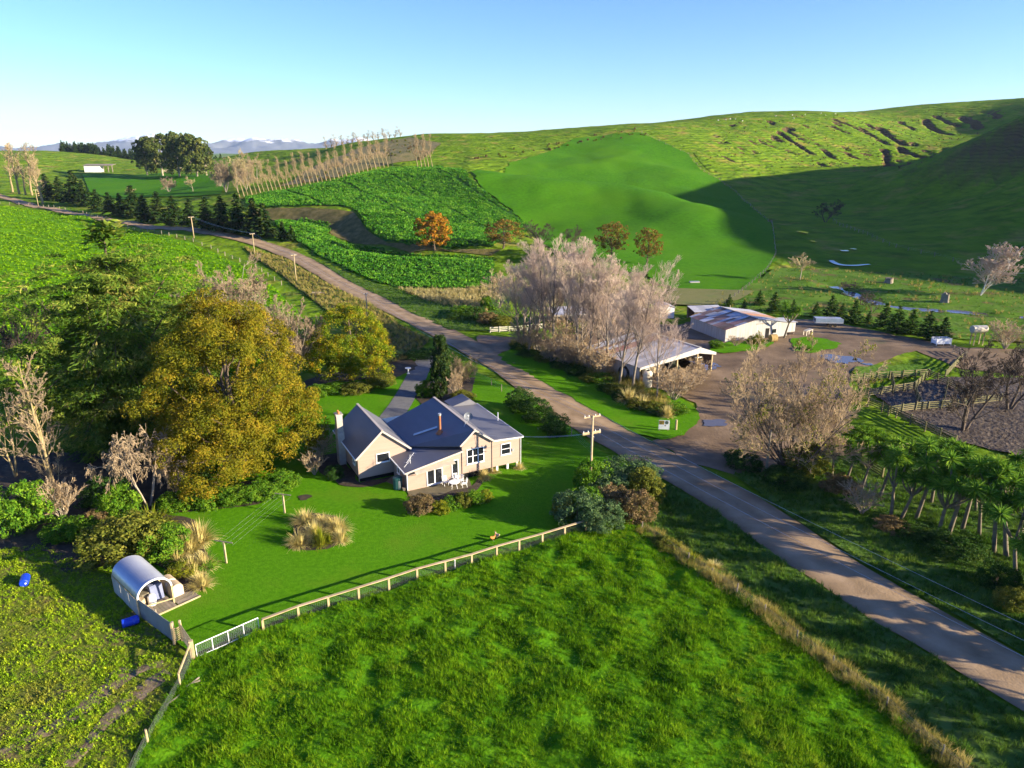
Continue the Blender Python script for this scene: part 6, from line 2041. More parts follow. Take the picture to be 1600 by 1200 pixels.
for k, (x_, y_, s_, m_) in enumerate(((0.5, 1.2, 0.42, M_TAN), (1.1, 1.8, 0.5, M_WOODG), (0.5, 2.2, 0.5, M_TAN), (1.9, 2.3, 0.45, M_STEEL))):
    lo = wsd.matrix_basis @ Vector((x_, y_, 0.16))
    o = MB().lathe([(s_ * 0.9, 0), (s_, s_ * 0.3), (s_, s_ * 1.5), (s_ * 0.9, s_ * 1.8)], 14).build('drum', m_, None, lo)
    tag(o, '%s drum stored inside the round roofed shelter' % ('small tan', 'grey brown', 'tall tan', 'steel')[k], 'drum', 'drums in the shelter')
o = MB().lathe([(0.3, 0), (0.32, 0.05), (0.32, 0.8), (0.15, 0.95)], 14).build('white_drum', M_TRIM, None, wsd.matrix_basis @ Vector((1.35, 0.9, 0.16)))
tag(o, 'white plastic drum at the front of the round roofed shelter', 'drum')
for k in range(3):
    o = MB().box((-0.5, -0.05, 0), (0.5, 0.05, 1.4)).build('stacked_board', mat('blue_grey_board', [(0.10, 0.12, 0.22), (0.2, 0.22, 0.32)], 1, 0.6), None, wsd.matrix_basis @ Vector((1.95, 1.2 + 0.22 * k, 0.17)), (R(-8), 0, WA + 0.15 * k))
    tag(o, 'blue grey board leaning inside the shelter, %s from the front' % ORD[k], 'board', 'boards in the shelter')
for k in range(2):
    o = empty('arched_hutch', wsd.matrix_basis @ Vector((3.35, 0.6 + 1.25 * k, 0.06)), WA, 'tan arched hutch right of the round roofed shelter, %s one' % ('front', 'rear')[k], 'hutch', 'tan hutches')
    pl_ = [(-0.5, 0, 0.0), (0.5, 0, 0.0), (0.5, 0, 0.75)] + [(0.5 * math.cos(t), 0, 0.75 + 0.4 * math.sin(t)) for t in np.linspace(0.3, math.pi - 0.3, 8)] + [(-0.5, 0, 0.75)]
    MB().prism(pl_, (0, 0.9, 0)).build('body', M_TAN, o)
    MB().prism([(x_ * 0.9, -0.02, 0.03 + z_ * 0.93) for x_, _, z_ in pl_], (0, 0.018, 0)).build('front_panel', M_CREAM, o)
dk = empty('timber_deck', wsd.matrix_basis @ Vector((2.8, -0.75, 0.0)), WA, 'low timber deck under the tan hutches beside the shelter', 'deck')
for k in range(18):
    MB().box((0.0, k * 0.16, 0.03), (1.75, 0.145 + k * 0.16, 0.09)).build('plank', M_WOODG, dk)
MB().bar((-2.7, -0.06, 0.08), (1.8, -0.06, 0.08), 0.09, 0.14).build('edge_beam', M_WOOD, dk)


def wire_grid(mb, a, b, h, z0=0.08, dx=0.16, dz=0.14, r=0.006):
    a, b = Vector(a), Vector(b)
    L = (b - a).length
    for i in range(int(L / dx) + 1):
        p_ = a.lerp(b, i * dx / L)
        mb.tube(p_ + Vector((0, 0, z0)), p_ + Vector((0, 0, h)), r, n=3, cap=False)
    k = z0
    while k < h:
        mb.tube(a + Vector((0, 0, k)), b + Vector((0, 0, k)), r, n=3, cap=False)
        k += dz


def fence(name, label, P, hgt, rails=(), spacing=2.5, pw=0.13, rw=0.05, rh=0.12, pm=None, rm=None, wires=(), group=None, round_=False, wr=0.007, net=0.0, cat='fence', side=0.08, lean=0.0, exact=False):
    """posts at the points P (or evenly between them), a rail part for each bay"""
    rg = random.Random(len(label) * 7 + int(P[0][0] * 10))
    pts_ = []
    if exact:
        pts_ = [Vector(p_[:2]) for p_ in P]
    else:
        for i in range(len(P) - 1):
            a, b_ = Vector(P[i][:2]), Vector(P[i + 1][:2])
            n_ = max(1, round((b_ - a).length / spacing))
            pts_ += [a.lerp(b_, j / n_) for j in range(n_)]
        pts_.append(Vector(P[-1][:2]))
    p3 = [on(p_.x, p_.y) for p_ in pts_]
    root = empty(name, p3[0], 0, label, cat, group)
    o3 = p3[0]
    pmesh = MB().tube((0, 0, -0.2), (0, 0, hgt), pw / 2, pw / 2 * 0.95, 8).mesh('post') if round_ else MB().box((-pw / 2, -pw / 2, -0.2), (pw / 2, pw / 2, hgt)).mesh('post')
    for i, p_ in enumerate(p3):
        d = p3[min(i + 1, len(p3) - 1)] - p3[max(i - 1, 0)]
        o = link('post', pmesh, pm or M_WOOD, root, p_ - o3, (rg.gauss(0, lean), rg.gauss(0, lean), math.atan2(d.y, d.x)))
        o.scale = (1, 1, rg.uniform(0.94, 1.05))
    for i in range(len(p3) - 1):
        a, b_ = p3[i] - o3, p3[i + 1] - o3
        d = (b_ - a).normalized()
        off = Vector((-d.y, d.x, 0)) * side
        for z_ in rails:
            j1, j2 = rg.gauss(0, lean * 0.4), rg.gauss(0, lean * 0.4)
            MB().bar(a + off + Vector((0, 0, z_ + j1)), b_ + off + Vector((0, 0, z_ + j2)), rw, rh).build('rail', rm or pm or M_WOOD, root)
    if wires or net:
        wb = MB()
        for i in range(len(p3) - 1):
            a, b_ = p3[i] - o3, p3[i + 1] - o3
            for z_ in wires:
                wb.tube(a + Vector((0, 0, z_)), b_ + Vector((0, 0, z_)), wr, n=3, cap=False)
            if net:
                wire_grid(wb, a, b_, net, r=0.005)
        wb.build('netting' if net else 'wire', M_WIRE, root)
    return root


# iron fence beside the shelter
irf = empty('iron_fence', (-30.2, 49.1, 0), 0, 'solid grey iron fence between the shelter and the gate', 'fence')
fa, fb = Vector((0, 0, 0)), Vector((4.1, -3.1, 0))
fd = (fb - fa).normalized()
fnn = Vector((-fd.y, fd.x, 0))
for k in range(5):
    a, b_ = fa.lerp(fb, k / 5), fa.lerp(fb, (k + 1) / 5 - 0.006)
    pn = MB()
    for q in range(12):
        c, e = a.lerp(b_, q / 12), a.lerp(b_, (q + 1) / 12)
        off = fnn * (0.018 if q % 2 else 0.0)
        pn.prism([c + off + Vector((0, 0, 0.1)), e + off + Vector((0, 0, 0.1)), e + off + Vector((0, 0, 1.78)), c + off + Vector((0, 0, 1.78))], fnn * 0.02)
    pn.build('panel', mat('aged_iron', [(0.20, 0.20, 0.19), (0.32, 0.32, 0.31)], 0.9, 0.6, detail=7, stretch=(1, 1, 0.3)), irf)
for k in (0, 2.5, 5):
    c = fa.lerp(fb, k / 5) + fnn * 0.12
    MB().box((c.x - 0.07, c.y - 0.07, -0.1), (c.x + 0.07, c.y + 0.07, 1.85)).build('post', M_WOODG, irf)
for z_ in (0.4, 1.6):
    MB().bar(fa + fnn * 0.07 + Vector((0, 0, z_)), fb + fnn * 0.07 + Vector((0, 0, z_)), 0.05, 0.09).build('rail', M_WOODG, irf)
# slatted screen
scr = empty('slatted_screen', (-26.1, 46.0, 0), 0, 'slatted timber screen between the iron fence and the gate', 'screen')
for a, b_, n_ in ((Vector((0.12, -0.1, 0)), Vector((0.55, 0.25, 0)), 7), (Vector((0.58, 0.2, 0)), Vector((2.3, -1.75, 0)), 9)):
    for k in range(n_):
        MB().bar(a + Vector((0, 0, 0.25 + k * 0.17)), b_ + Vector((0, 0, 0.25 + k * 0.17)), 0.03, 0.10).build('slat', M_WOOD, scr)
for q in ((0.08, -0.08), (0.57, 0.26)):
    MB().box((q[0] - 0.07, q[1] - 0.07, -0.1), (q[0] + 0.07, q[1] + 0.07, 1.85)).build('post', M_WOOD, scr)
gp = empty('gate_post', (-23.72, 44.0, 0), R(20), 'stout timber corner post holding the wire gate', 'post')
MB().box((-0.14, -0.14, -0.2), (0.14, 0.14, 1.75)).build('post', M_WOOD, gp)
# wire gate
gt_ = empty('wire_gate', (-23.55, 44.15, 0), math.atan2(3.4, 3.7), 'long white pipe framed gate filled with netting', 'gate')
GLn = 4.85
for a, b_, nm in (((0.05, 0, 0.15), (GLn, 0, 0.15), 'rail'), ((0.05, 0, 1.22), (GLn, 0, 1.22), 'rail')):
    MB().tube(a, b_, 0.035, n=8).build(nm, M_TRIM, gt_)
for k in range(5):
    x_ = 0.05 + (GLn - 0.05) * k / 4
    MB().tube((x_, 0, 0.15), (x_, 0, 1.22), 0.03, n=8).build('upright', M_TRIM, gt_)
nb = MB()
wire_grid(nb, (0.05, 0, 0), (GLn, 0, 0), 1.2, 0.17, 0.14, 0.12, 0.005)
nb.build('netting', M_STEEL, gt_)

# rail fence across the front of the lawn
FP = [G(a, b_)[:2] for a, b_ in ((412, 988), (467, 967), (514, 952), (561, 937), (608, 922), (652, 907), (696, 895), (737, 884), (776, 871), (811, 861), (847, 851), (882, 840), (915, 830))]
fence('rail_fence', 'timber post and rail fence between the lawn and the front paddock', FP, 1.15, (), pm=M_WOOD, net=0.95, exact=True, pw=0.17)
rf = bpy.context.scene.objects['rail_fence']
for i in range(len(FP) - 1):
    a, b_ = Vector((*FP[i], 1.2)) - rf.location, Vector((*FP[i + 1], 1.2)) - rf.location
    a.z = b_.z = 1.2
    MB().bar(a, a.lerp(b_, 0.995), 0.24, 0.07).build('top_rail', M_WOOD, rf)
# netting fence down the left of the paddock
NP = [(-23.72, 44.0), (-23.4, 41.1), (-23.2, 36.0), (-22.9, 31.0), (-22.6, 26.0)]
nf = fence('netting_fence', 'wire netting fence with pale posts left of the front paddock', NP[1:], 1.25, (), pm=M_WOOD, net=1.05, exact=True, pw=0.16, round_=True)
sr = empty('corner_rail', (-23.72, 44.0, 0), 0, 'slanting rail with netting from the corner post to the next post', 'rail')
MB().bar((0, 0, 1.6), (0.32, -2.9, 1.22), 0.09, 0.14).build('rail', M_WOOD, sr)
nb = MB()
wire_grid(nb, (0, 0, 0), (0.32, -2.9, 0), 1.25, r=0.006)
nb.build('netting', M_WIRE, sr)
for i, (a, b_) in enumerate((((-22.9, 40.9), (-22.4, 41.9)), ((-23.0, 40.2), (-23.6, 39.0)), ((-22.8, 41.2), (-22.2, 41.6)))):
    o = MB().tube((a[0], a[1], 0.25), (b_[0], b_[1], 0.25), 0.07, 0.06, 7).build('old_post', M_WOODG)
    tag(o, 'old timber post lying in the grass by the netting fence, %s' % ('longest', 'lower one', 'shortest')[i], 'post', 'fallen posts')
# roadside wire fence
fence('wire_fence', 'roadside post and wire fence grown through with long grass', [on(*q) for q in LINE_F], 1.1, (), 3.2, 0.12, pm=M_WOODG, wires=(0.25, 0.45, 0.65, 0.85, 1.0), round_=True, lean=0.05)
fence('wire_fence', 'thin wire fence between the lawn and the road', [G(a, b_) for a, b_ in ((742, 588), (768, 602), (800, 622), (850, 652), (893, 682), (925, 712))], 1.2, (), 4.5, 0.13, pm=M_WOODG, wires=(0.3, 0.6, 0.9, 1.1), round_=True)
fence('board_fence', 'short pale board fence beside the yard entrance', [G(766, 519), G(810, 517), G(850, 513)], 1.15, (0.2, 0.55, 0.95), 2.2, 0.14, rh=0.2, pm=mat('pale_board', [(0.48, 0.44, 0.36), (0.60, 0.56, 0.47)], 1, 0.85))
fence('hill_fence', 'fence dividing the bright green hill from the rough hillside', [G(a, b_) for a, b_ in ((1003, 207), (1040, 226), (1075, 241), (1100, 268), (1150, 301), (1200, 346), (1212, 395))], 1.3, (), 9.0, 0.25, pm=M_WOODG, wires=(0.6, 1.1), wr=0.02)
fence('flat_fence', 'fence running from the green hill down to the sheds', [G(a, b_) for a, b_ in ((1212, 398), (1196, 425), (1165, 452), (1135, 475))], 1.25, (), 5.0, 0.2, pm=M_WOODG, wires=(0.6, 1.1), wr=0.012)
fence('valley_fence', 'fence running up the shaded side of the valley', [G(a, b_) for a, b_ in ((1302, 345), (1335, 360), (1370, 374), (1400, 386), (1460, 400), (1520, 415))], 1.25, (), 7.0, 0.2, pm=M_WOODG, wires=(0.6, 1.1), wr=0.015)
fence('field_fence', 'fence along the top of the bright crop field', [G(a, b_) for a, b_ in ((0, 318), (60, 322), (130, 333), (200, 356), (330, 388), (400, 418), (440, 445))], 1.2, (), 7.0, 0.18, pm=M_WOODG, wires=(0.6, 1.0), wr=0.012)
# stock yards
RL = (0.3, 0.6, 0.9, 1.2)
for lb, pts_ in (('back row of the mossy stock yard rails', ((1329, 597), (1390, 592), (1450, 588))),
                 ('second row of the mossy stock yard rails', ((1358, 620), (1395, 614), (1428, 609))),
                 ('diagonal stock yard rails running down to the cabbage trees', ((1356, 634), (1400, 652), (1445, 673), (1492, 696))),
                 ('middle cross row of the stock yard rails', ((1388, 648), (1430, 642), (1470, 639), (1520, 633), (1563, 628))),
                 ('right diagonal row of the stock yard rails', ((1450, 590), (1480, 602), (1521, 626))),
                 ('short link of stock yard rails behind the middle row', ((1428, 609), (1432, 625), (1440, 641))),
                 ('first cross rails joining the back rows', ((1392, 593), (1396, 614))),
                 ('left end rails of the stock yard pens', ((1358, 620), (1355, 634))),
                 ('inner rails between the right diagonal and middle rows', ((1480, 603), (1472, 638))),
                 ('slanting inner rails of the stock yard pens', ((1428, 609), (1450, 590))),
                 ('open metal gate section at the far end of the yards', ((1489, 551), (1509, 560))),
                 ('single line of rails slanting from the far gate', ((1503, 562), (1490, 575), (1476, 590))),
                 ('rails under the wide bare tree', ((1296, 705), (1335, 722), (1378, 748))),
                 ('long low rails behind the cabbage trees', ((1340, 716), (1400, 709), (1455, 703)))):
    fence('yard_rails', 'timber ' + lb if 'metal' not in lb else lb, [G(a, b_) for a, b_ in pts_], 1.4, RL, 2.4, 0.17, 0.045, 0.15, pm=M_WOODM if 'metal' not in lb else M_WOODG, group='stock yard rails', lean=0.03)

# ------------------------------------------------------------------ power poles and lines


def pole(px, pyb, pyt, label, arms=((-0.25, 1.9),), rz=0.0, r=0.15, m=None, base=None, height=None):
    if base is None:
        g, h_, _ = spot(px, pyb, pyt)
    else:
        g = base
        h_ = height
    p_ = empty('power_pole', g, rz, label, 'pole', 'power poles')
    MB().tube((0, 0, -0.3), (0, 0, h_), r * 1.15, r * 0.75, 10).build('pole', m or M_WOOD, p_, smooth=True)
    for dz_, wd in arms:
        ar = MB().bar((-wd / 2, 0.14, h_ + dz_), (wd / 2, 0.14, h_ + dz_), 0.10, 0.13).build('crossarm', M_WOOD, p_)
        for s in (-0.45, -0.2, 0.2, 0.45):
            MB().lathe([(0.035, 0), (0.06, 0.06), (0.05, 0.13), (0.03, 0.18)], 8, (wd * s, 0.14, h_ + dz_ + 0.065)).build('insulator', M_TRIM, ar)
    return p_, g, h_


p1, g1, h1 = pole(922, 768, 649, 'timber power pole with two crossarms behind the thicket', ((-0.15, 2.0), (-1.95, 2.2), (-2.1, 2.2)), R(22), 0.135)
MB().bar((0, 0.2, h1 - 2.4), (0.55, 0.55, h1 - 2.75), 0.06, 0.06).build('stay_bracket', M_STEEL, p1)
_, g2, h2 = pole(575, 510, 458, 'dark slim power pole beside the road bend above the domed tree', ((-0.2, 1.2),), R(40), 0.15, M_WOODG)
_, g3, h3 = pole(463, 440, 397, 'pale power pole on the bank beyond the road bend', ((-0.3, 1.6),), R(40), 0.15)
_, g4, h4 = pole(398, 398, 364, 'pale power pole where the road turns left', ((-0.3, 1.8),), R(40), 0.16)
_, g5, h5 = pole(303, 371, 338, 'pale power pole before the row of pines', ((-0.3, 2.2),), R(40), 0.18)
_, g6, h6 = pole(60, 322, 296, 'thin power pole at the far left end of the road', ((-0.3, 1.8),), R(40), 0.18)
_, g7, h7 = pole(1196, 745, 672, 'grey pole beside the wide bare tree', (), 0, 0.14, M_WOODG)
g0 = on(47.5, 14.0)
pole(1600, 900, 800, 'timber power pole beside the road outside the picture at the lower right', ((-0.15, 2.0), (-1.95, 2.2)), R(22), 0.17, base=g0, height=8.0)
h0 = 8.0
wl = empty('power_lines', g1 + Vector((0, 0, h1)), 0, 'thin power lines strung between the roadside poles', 'power lines')


def span(a, b_, sag, r):
    mb = MB()
    pr = None
    for k in range(15):
        t = k / 14
        q = a.lerp(b_, t) - Vector((0, 0, sag * 4 * t * (1 - t)))
        if pr is not None:
            mb.tube(pr - wl.location, q - wl.location, r, n=4, cap=False)
        pr = q
    return mb.build('wire', M_STEEL, wl)


ca, sa = math.cos(R(22)), math.sin(R(22))
for s, dz_ in ((-0.9, 0.05), (0.9, 0.05), (0.3, -1.75)):
    span(g1 + Vector((ca * s, sa * s, h1 + dz_)), g0 + Vector((ca * s, sa * s, h0 + dz_)), 0.9, 0.011)
for s in (-0.5, 0.5):
    span(g1 + Vector((ca * s, sa * s, h1)), g2 + Vector((s, 0, h2)), 1.2, 0.012)
    span(g2 + Vector((s, 0, h2)), g3 + Vector((s, 0, h3)), 0.8, 0.014)
    span(g3 + Vector((s, 0, h3)), g4 + Vector((s, 0, h4)), 0.8, 0.016)
    span(g4 + Vector((s, 0, h4)), g5 + Vector((s, 0, h5)), 0.8, 0.018)
span(g1 + Vector((0, 0, h1 - 2)), hw(8.2, 0, 5.4), 0.4, 0.012)
span(g1 + Vector((0, 0, h1 - 2)), hw(14.0, 0.2, 4.0), 0.3, 0.012)

# ------------------------------------------------------------------ tractor shed
TS = empty('tractor_shed', (20.5, 109.5, 0), R(31.1), 'wide open fronted grey iron shed behind the bare poplars', 'shed')
W2, D2, XR = 16.4, 14.2, 12.8
ZL, ZR, ZA = 3.2, 3.4, 4.7


def zr(x_):
    return ZL + (ZA - ZL) * x_ / XR if x_ < XR else ZA + (ZR - ZA) * (x_ - XR) / (W2 - XR)


nS = 14
for k in range(nS):
    y0, y1 = -0.5 + (D2 + 0.7) * k / nS, -0.5 + (D2 + 0.7) * (k + 1) / nS - 0.01
    slab(MB(), [(-0.3, y0, ZL - 0.02), (XR, y0, ZA + 0.05), (XR, y1, ZA + 0.05), (-0.3, y1, ZL - 0.02)], 0.04).build('roof_sheet', M_ZINC if k not in (8, 9, 11) else M_RUST, TS)
slab(MB(), [(XR, -0.5, ZA + 0.052), (W2 + 0.3, -0.5, ZR + 0.0), (W2 + 0.3, D2 + 0.2, ZR), (XR, D2 + 0.2, ZA + 0.052)], 0.04).build('roof_sheet', M_TIN, TS)
MB().bar((XR, -0.52, ZA + 0.10), (XR, D2 + 0.2, ZA + 0.10), 0.5, 0.05).build('ridge_cap', M_TIN, TS)
MB().prism([(-0.3, -0.52, ZL - 0.35), (-0.3, -0.52, ZL), (XR, -0.52, ZA + 0.06), (W2 + 0.3, -0.52, ZR), (W2 + 0.3, -0.52, ZR - 0.45), (XR, -0.52, ZA - 0.95)], (0, 0.04, 0)).build('fascia', M_TIN, TS)
MB().prism([(0, 0, 0), (0, D2, 0), (0, D2, ZL - 0.1), (0, 0, ZL - 0.1)], (0.05, 0, 0)).build('wall', M_TIN, TS)
MB().prism([(0.05, D2, 0), (W2, D2, 0), (W2, D2, ZR - 0.1), (XR, D2, ZA - 0.1), (0.05, D2, ZL - 0.1)], (0, -0.05, 0)).build('wall', M_RUST, TS)
MB().box((W2 - 0.05, 0.2, 0), (W2, D2 - 0.06, ZR - 0.12)).build('wall', M_RUST, TS)
for x_ in (0.12, 4.1, 8.2, 12.8, 16.3):
    MB().box((x_ - 0.1, -0.1, -0.1), (x_ + 0.1, 0.1, zr(x_) - 0.08)).build('post', M_WOOD, TS)
    MB().box((x_ - 0.1, 6.9, -0.1), (x_ + 0.1, 7.1, zr(x_) - 0.08)).build('post', M_WOODG, TS)
for k in range(4):
    a, b_ = (0.1, 4.1, 8.2, 12.8)[k], (4.1, 8.2, 12.8, 16.3)[k]
    MB().bar((a, 0.15, zr(a) - 0.2), (b_, 0.15, zr(b_) - 0.2), 0.06, 0.2).build('beam', M_WOODG, TS)


def TSp(x_, y_, z_=0.0):
    return TS.matrix_basis @ Vector((x_, y_, z_))


tk = empty('storage_tank', TSp(1.0, -0.95), R(31), 'tall cream storage tank at the near corner of the tractor shed', 'tank')
MB().lathe([(0.72, 0), (0.75, 0.1), (0.75, 2.3), (0.6, 2.55), (0.3, 2.65)], 18).build('body', M_CREAM, tk, smooth=False)
MB().box((-0.35, -0.80, 1.35), (0.35, -0.74, 1.75)).build('label_plate', M_RUBB, tk)
MB().lathe([(0.25, 2.66), (0.25, 2.76)], 12).build('lid', M_RUBB, tk)
ty = MB()
for i in range(28):
    t0_, t1_ = 2 * math.pi * i / 28, 2 * math.pi * (i + 1) / 28
    ty.bar((0, 1.1 * math.cos(t0_), 1.25 + 1.1 * math.sin(t0_)), (0, 1.1 * math.cos(t1_), 1.25 + 1.1 * math.sin(t1_)), 0.4, 0.3, up=(1, 0, 0))
tyo = ty.build('tyre_ring', M_RUBB, None, TSp(-0.35, 3.6), (0, R(8), R(31.1)))
tag(tyo, 'large black tractor tyre leaning on the side wall of the tractor shed', 'tyre')


def wheel(par, x_, y_, r, w_):
    t = MB().tube((x_ - w_ / 2, y_, r), (x_ + w_ / 2, y_, r), r, n=20).build('wheel', M_RUBB, par)
    MB().tube((x_ - w_ / 2 - 0.01, y_, r), (x_ + w_ / 2 + 0.01, y_, r), r * 0.5, n=14).build('rim', M_TRIM, t)


def tractor(loc, rz, label, body):
    t = empty('tractor', loc, rz, label, 'tractor', 'machines in the tractor shed')
    MB().box((-0.35, -1.7, 0.7), (0.35, 0.2, 1.45)).build('bonnet', body, t)
    MB().box((-0.6, 0.2, 0.6), (0.6, 1.4, 1.2)).build('chassis', body, t)
    for sx_ in (-0.6, 0.6):
        for y_ in (0.25, 1.35):
            MB().box((sx_ - 0.04, y_ - 0.04, 1.2), (sx_ + 0.04, y_ + 0.04, 2.35)).build('cab_post', M_RUBB, t)
        MB().box((sx_ - 0.35, 0.3, 1.45), (sx_ + 0.35, 1.6, 1.52)).build('mudguard', body, t)
    MB().box((-0.7, 0.1, 2.35), (0.7, 1.5, 2.45)).build('cab_roof', M_TRIM, t)
    MB().box((-0.25, 0.7, 1.2), (0.25, 1.2, 1.5)).build('seat', M_RUBB, t)
    for sx_ in (-0.75, 0.75):
        wheel(t, sx_, 0.95, 0.75, 0.42)
        wheel(t, sx_, -1.25, 0.42, 0.28)
    return t


M_TBLU = mat('tractor_blue', [(0.03, 0.06, 0.22), (0.05, 0.09, 0.28)], 1, 0.45)
M_TGRN = mat('machine_grey_green', [(0.10, 0.13, 0.09), (0.15, 0.18, 0.12)], 1, 0.6)
tractor(TSp(14.4, 1.0), R(31), 'blue tractor parked at the right end of the open shed', M_TBLU)
tractor(TSp(10.2, 3.2), R(25), 'dull green tractor parked deep inside the open shed', M_TGRN)
for k in range(3):
    o = MB().lathe([(0.6, 0), (0.62, 0.1), (0.62, 1.1), (0.55, 1.2)], 14).build('silage_bale', M_TAN if k else M_TRIM, None, TSp(5.0 + 1.4 * k, 4.0))
    tag(o, 'wrapped bale inside the tractor shed, %s from the left' % ORD[k], 'bale', 'bales in the tractor shed')

# ------------------------------------------------------------------ wool shed
WS = empty('wool_shed', (42.5, 137.6, 0), R(19.5), 'whitewashed iron wool shed with a patchy rusty roof', 'shed')
W3, D3, X3 = 15.0, 12.4, 7.4
zl3, zr3, za3 = 2.5, 2.9, 4.1
MB().prism([(0, 0, 0), (W3, 0, 0), (W3, 0, zr3), (X3, 0, za3), (0, 0, zl3)], (0, 0.06, 0)).build('wall', M_TIN, WS)
MB().prism([(0, D3, 0), (W3, D3, 0), (W3, D3, zr3), (X3, D3, za3), (0, D3, zl3)], (0, -0.06, 0)).build('wall', M_TIN, WS)
MB().box((0.002, 0.06, 0), (0.06, D3 - 0.06, zl3)).build('wall', M_TIN, WS)
MB().box((W3 - 0.06, 0.06, 0), (W3 - 0.002, D3 - 0.06, zr3)).build('wall', M_TIN, WS)
rg = random.Random(4)
NB = 14
for k in range(NB):
    y0, y1 = -0.3 + (D3 + 0.6) * k / NB, -0.3 + (D3 + 0.6) * (k + 1) / NB - 0.012
    for j in range(3):
        a, b_ = j / 3, (j + 1) / 3 - 0.004
        P_ = lambda t: (-0.3 + (X3 + 0.3) * t, zl3 + 0.02 + (za3 + 0.06 - zl3) * t)
        slab(MB(), [(P_(a)[0], y0, P_(a)[1]), (P_(b_)[0], y0, P_(b_)[1]), (P_(b_)[0], y1, P_(b_)[1]), (P_(a)[0], y1, P_(a)[1])], 0.03).build('roof_sheet', rg.choice((M_RUST, M_RUST, M_ZINC, M_RUST, M_TIN)), WS)
    slab(MB(), [(X3, y0, za3 + 0.08), (W3 + 0.3, y0, zr3 + 0.02), (W3 + 0.3, y1, zr3 + 0.02), (X3, y1, za3 + 0.08)], 0.03).build('roof_sheet', mat('orange_rust_iron', [(0.34, 0.16, 0.07), (0.5, 0.3, 0.17)], 0.5, 0.7, detail=7, objvar=0.2) if k in (4, 5, 6, 7, 9) else M_ZINC, WS)
MB().bar((X3, -0.32, za3 + 0.13), (X3, D3 + 0.3, za3 + 0.13), 0.4, 0.05).build('ridge_cap', M_TIN, WS)
MB().box((9.6, -0.05, 0), (10.5, -0.003, 2.0)).build('door', M_DARK, WS)  # the doorway's inner dark is this panel's near-black colour
MB().box((11.3, -0.05, 0.9), (12.2, -0.003, 1.7)).build('window', M_GLASS, WS)
MB().box((7.2, -0.06, 3.0), (10.2, -0.003, 3.12)).build('beam', M_WOODG, WS)
an_ = MB()
an_.box((W3 + 0.01, 0.8, 0.5), (W3 + 2.7, 4.8, 2.5))
ann = an_.build('annex', M_TIN, WS)
slab(MB(), [(W3 + 0.01, 0.5, 2.75), (W3 + 3.0, 0.5, 2.56), (W3 + 3.0, 5.0, 2.56), (W3 + 0.01, 5.0, 2.75)], 0.05).build('annex_roof', M_ZINC, ann)
for q in ((0.3, 1.0), (2.5, 1.0), (2.5, 4.6)):
    MB().box((W3 + q[0], q[1] - 0.1, -0.1), (W3 + q[0] + 0.15, q[1] + 0.05, 0.498)).build('pile', M_WOODG, ann)


def WSp(x_, y_, z_=0.0):
    return WS.matrix_basis @ Vector((x_, y_, z_))


o = MB().tube((-0.65, 0, 0.75), (0.65, 0, 0.75), 0.75, n=20).build('round_bale', mat('old_straw', [(0.30, 0.20, 0.07), (0.42, 0.30, 0.12)], 3, 0.95, 0.03, 10), None, WSp(9.2, -3.0), (0, 0, R(10)))
tag(o, 'brown round straw bale in front of the wool shed', 'bale')
o = empty('loading_ramp', WSp(18.7, -1.5), R(19), 'cream timber loading ramp right of the wool shed', 'ramp')
MB().prism([(0, 0, 0.9), (1.6, 0, 1.2), (1.6, 0, 1.3), (0, 0, 1.0)], (0, 1.0, 0)).build('deck', M_CREAM, o)
for x_ in (0.1, 1.5):
    for y_ in (0.05, 0.95):
        MB().box((x_ - 0.06, y_ - 0.06, -0.1), (x_ + 0.06, y_ + 0.06, 0.95 + 0.2 * x_)).build('leg', M_CREAM, o)
o = empty('small_hut', WSp(9.0, 15.2), R(19.5), 'small dark hut with a post behind the wool shed', 'hut')
MB().box((0, 0, 0), (2.6, 2.2, 2.6)).build('wall', mat('dark_board', [(0.05, 0.05, 0.05), (0.09, 0.085, 0.08)], 2, 0.9), o)
slab(MB(), [(-0.2, -0.2, 2.65), (2.8, -0.2, 2.75), (2.8, 2.4, 2.95), (-0.2, 2.4, 2.85)], 0.06).build('roof', M_RUST, o)
MB().box((2.75, -0.1, 0), (2.9, 0.05, 3.6)).build('post', M_WOOD, o)

# long low shed, white shed and lean-to roof
LS = empty('long_shed', (9.0, 150.0, 0), R(11.5), 'long low open shed with a silver roof behind the poplars', 'shed')
for k in range(10):
    slab(MB(), [(k * 2.15, -0.4, 2.75), (k * 2.15 + 2.14, -0.4, 2.75), (k * 2.15 + 2.14, 6.5, 3.15), (k * 2.15, 6.5, 3.15)], 0.04).build('roof_sheet', M_ZINC, LS)
    if k % 2 == 0:
        MB().box((k * 2.15 + 0.1, -0.1, -0.1), (k * 2.15 + 0.3, 0.1, 2.7)).build('post', M_WOODG, LS)
MB().box((0, 6.2, 0), (21.4, 6.25, 3.05)).build('wall', M_TIN, LS)
MB().box((21.3, 0, 0), (21.36, 6.19, 2.72)).build('wall', M_TIN, LS)
MB().box((0, -0.45, 2.45), (21.5, -0.41, 2.74)).build('fascia', M_TIN, LS)
sp_ = empty('white_shed', (33.4, 158.5, 0), R(8), 'small white gabled shed behind the poplars', 'shed')
MB().prism([(0, 0, 0), (3.6, 0, 0), (3.6, 0, 2.5), (1.8, 0, 3.2), (0, 0, 2.5)], (0, 4.0, 0)).build('wall', M_TRIM, sp_)
slab(MB(), [(1.8, -0.2, 3.27), (-0.25, -0.2, 2.47), (-0.25, 4.2, 2.47), (1.8, 4.2, 3.27)], 0.04).build('roof', M_ZINC, sp_)
slab(MB(), [(1.8, -0.2, 3.265), (1.8, 4.2, 3.265), (3.85, 4.2, 2.47), (3.85, -0.2, 2.47)], 0.04).build('roof', M_ZINC, sp_)
MB().box((1.3, -0.03, 0), (2.2, -0.003, 2.0)).build('door', M_CREAM, sp_)
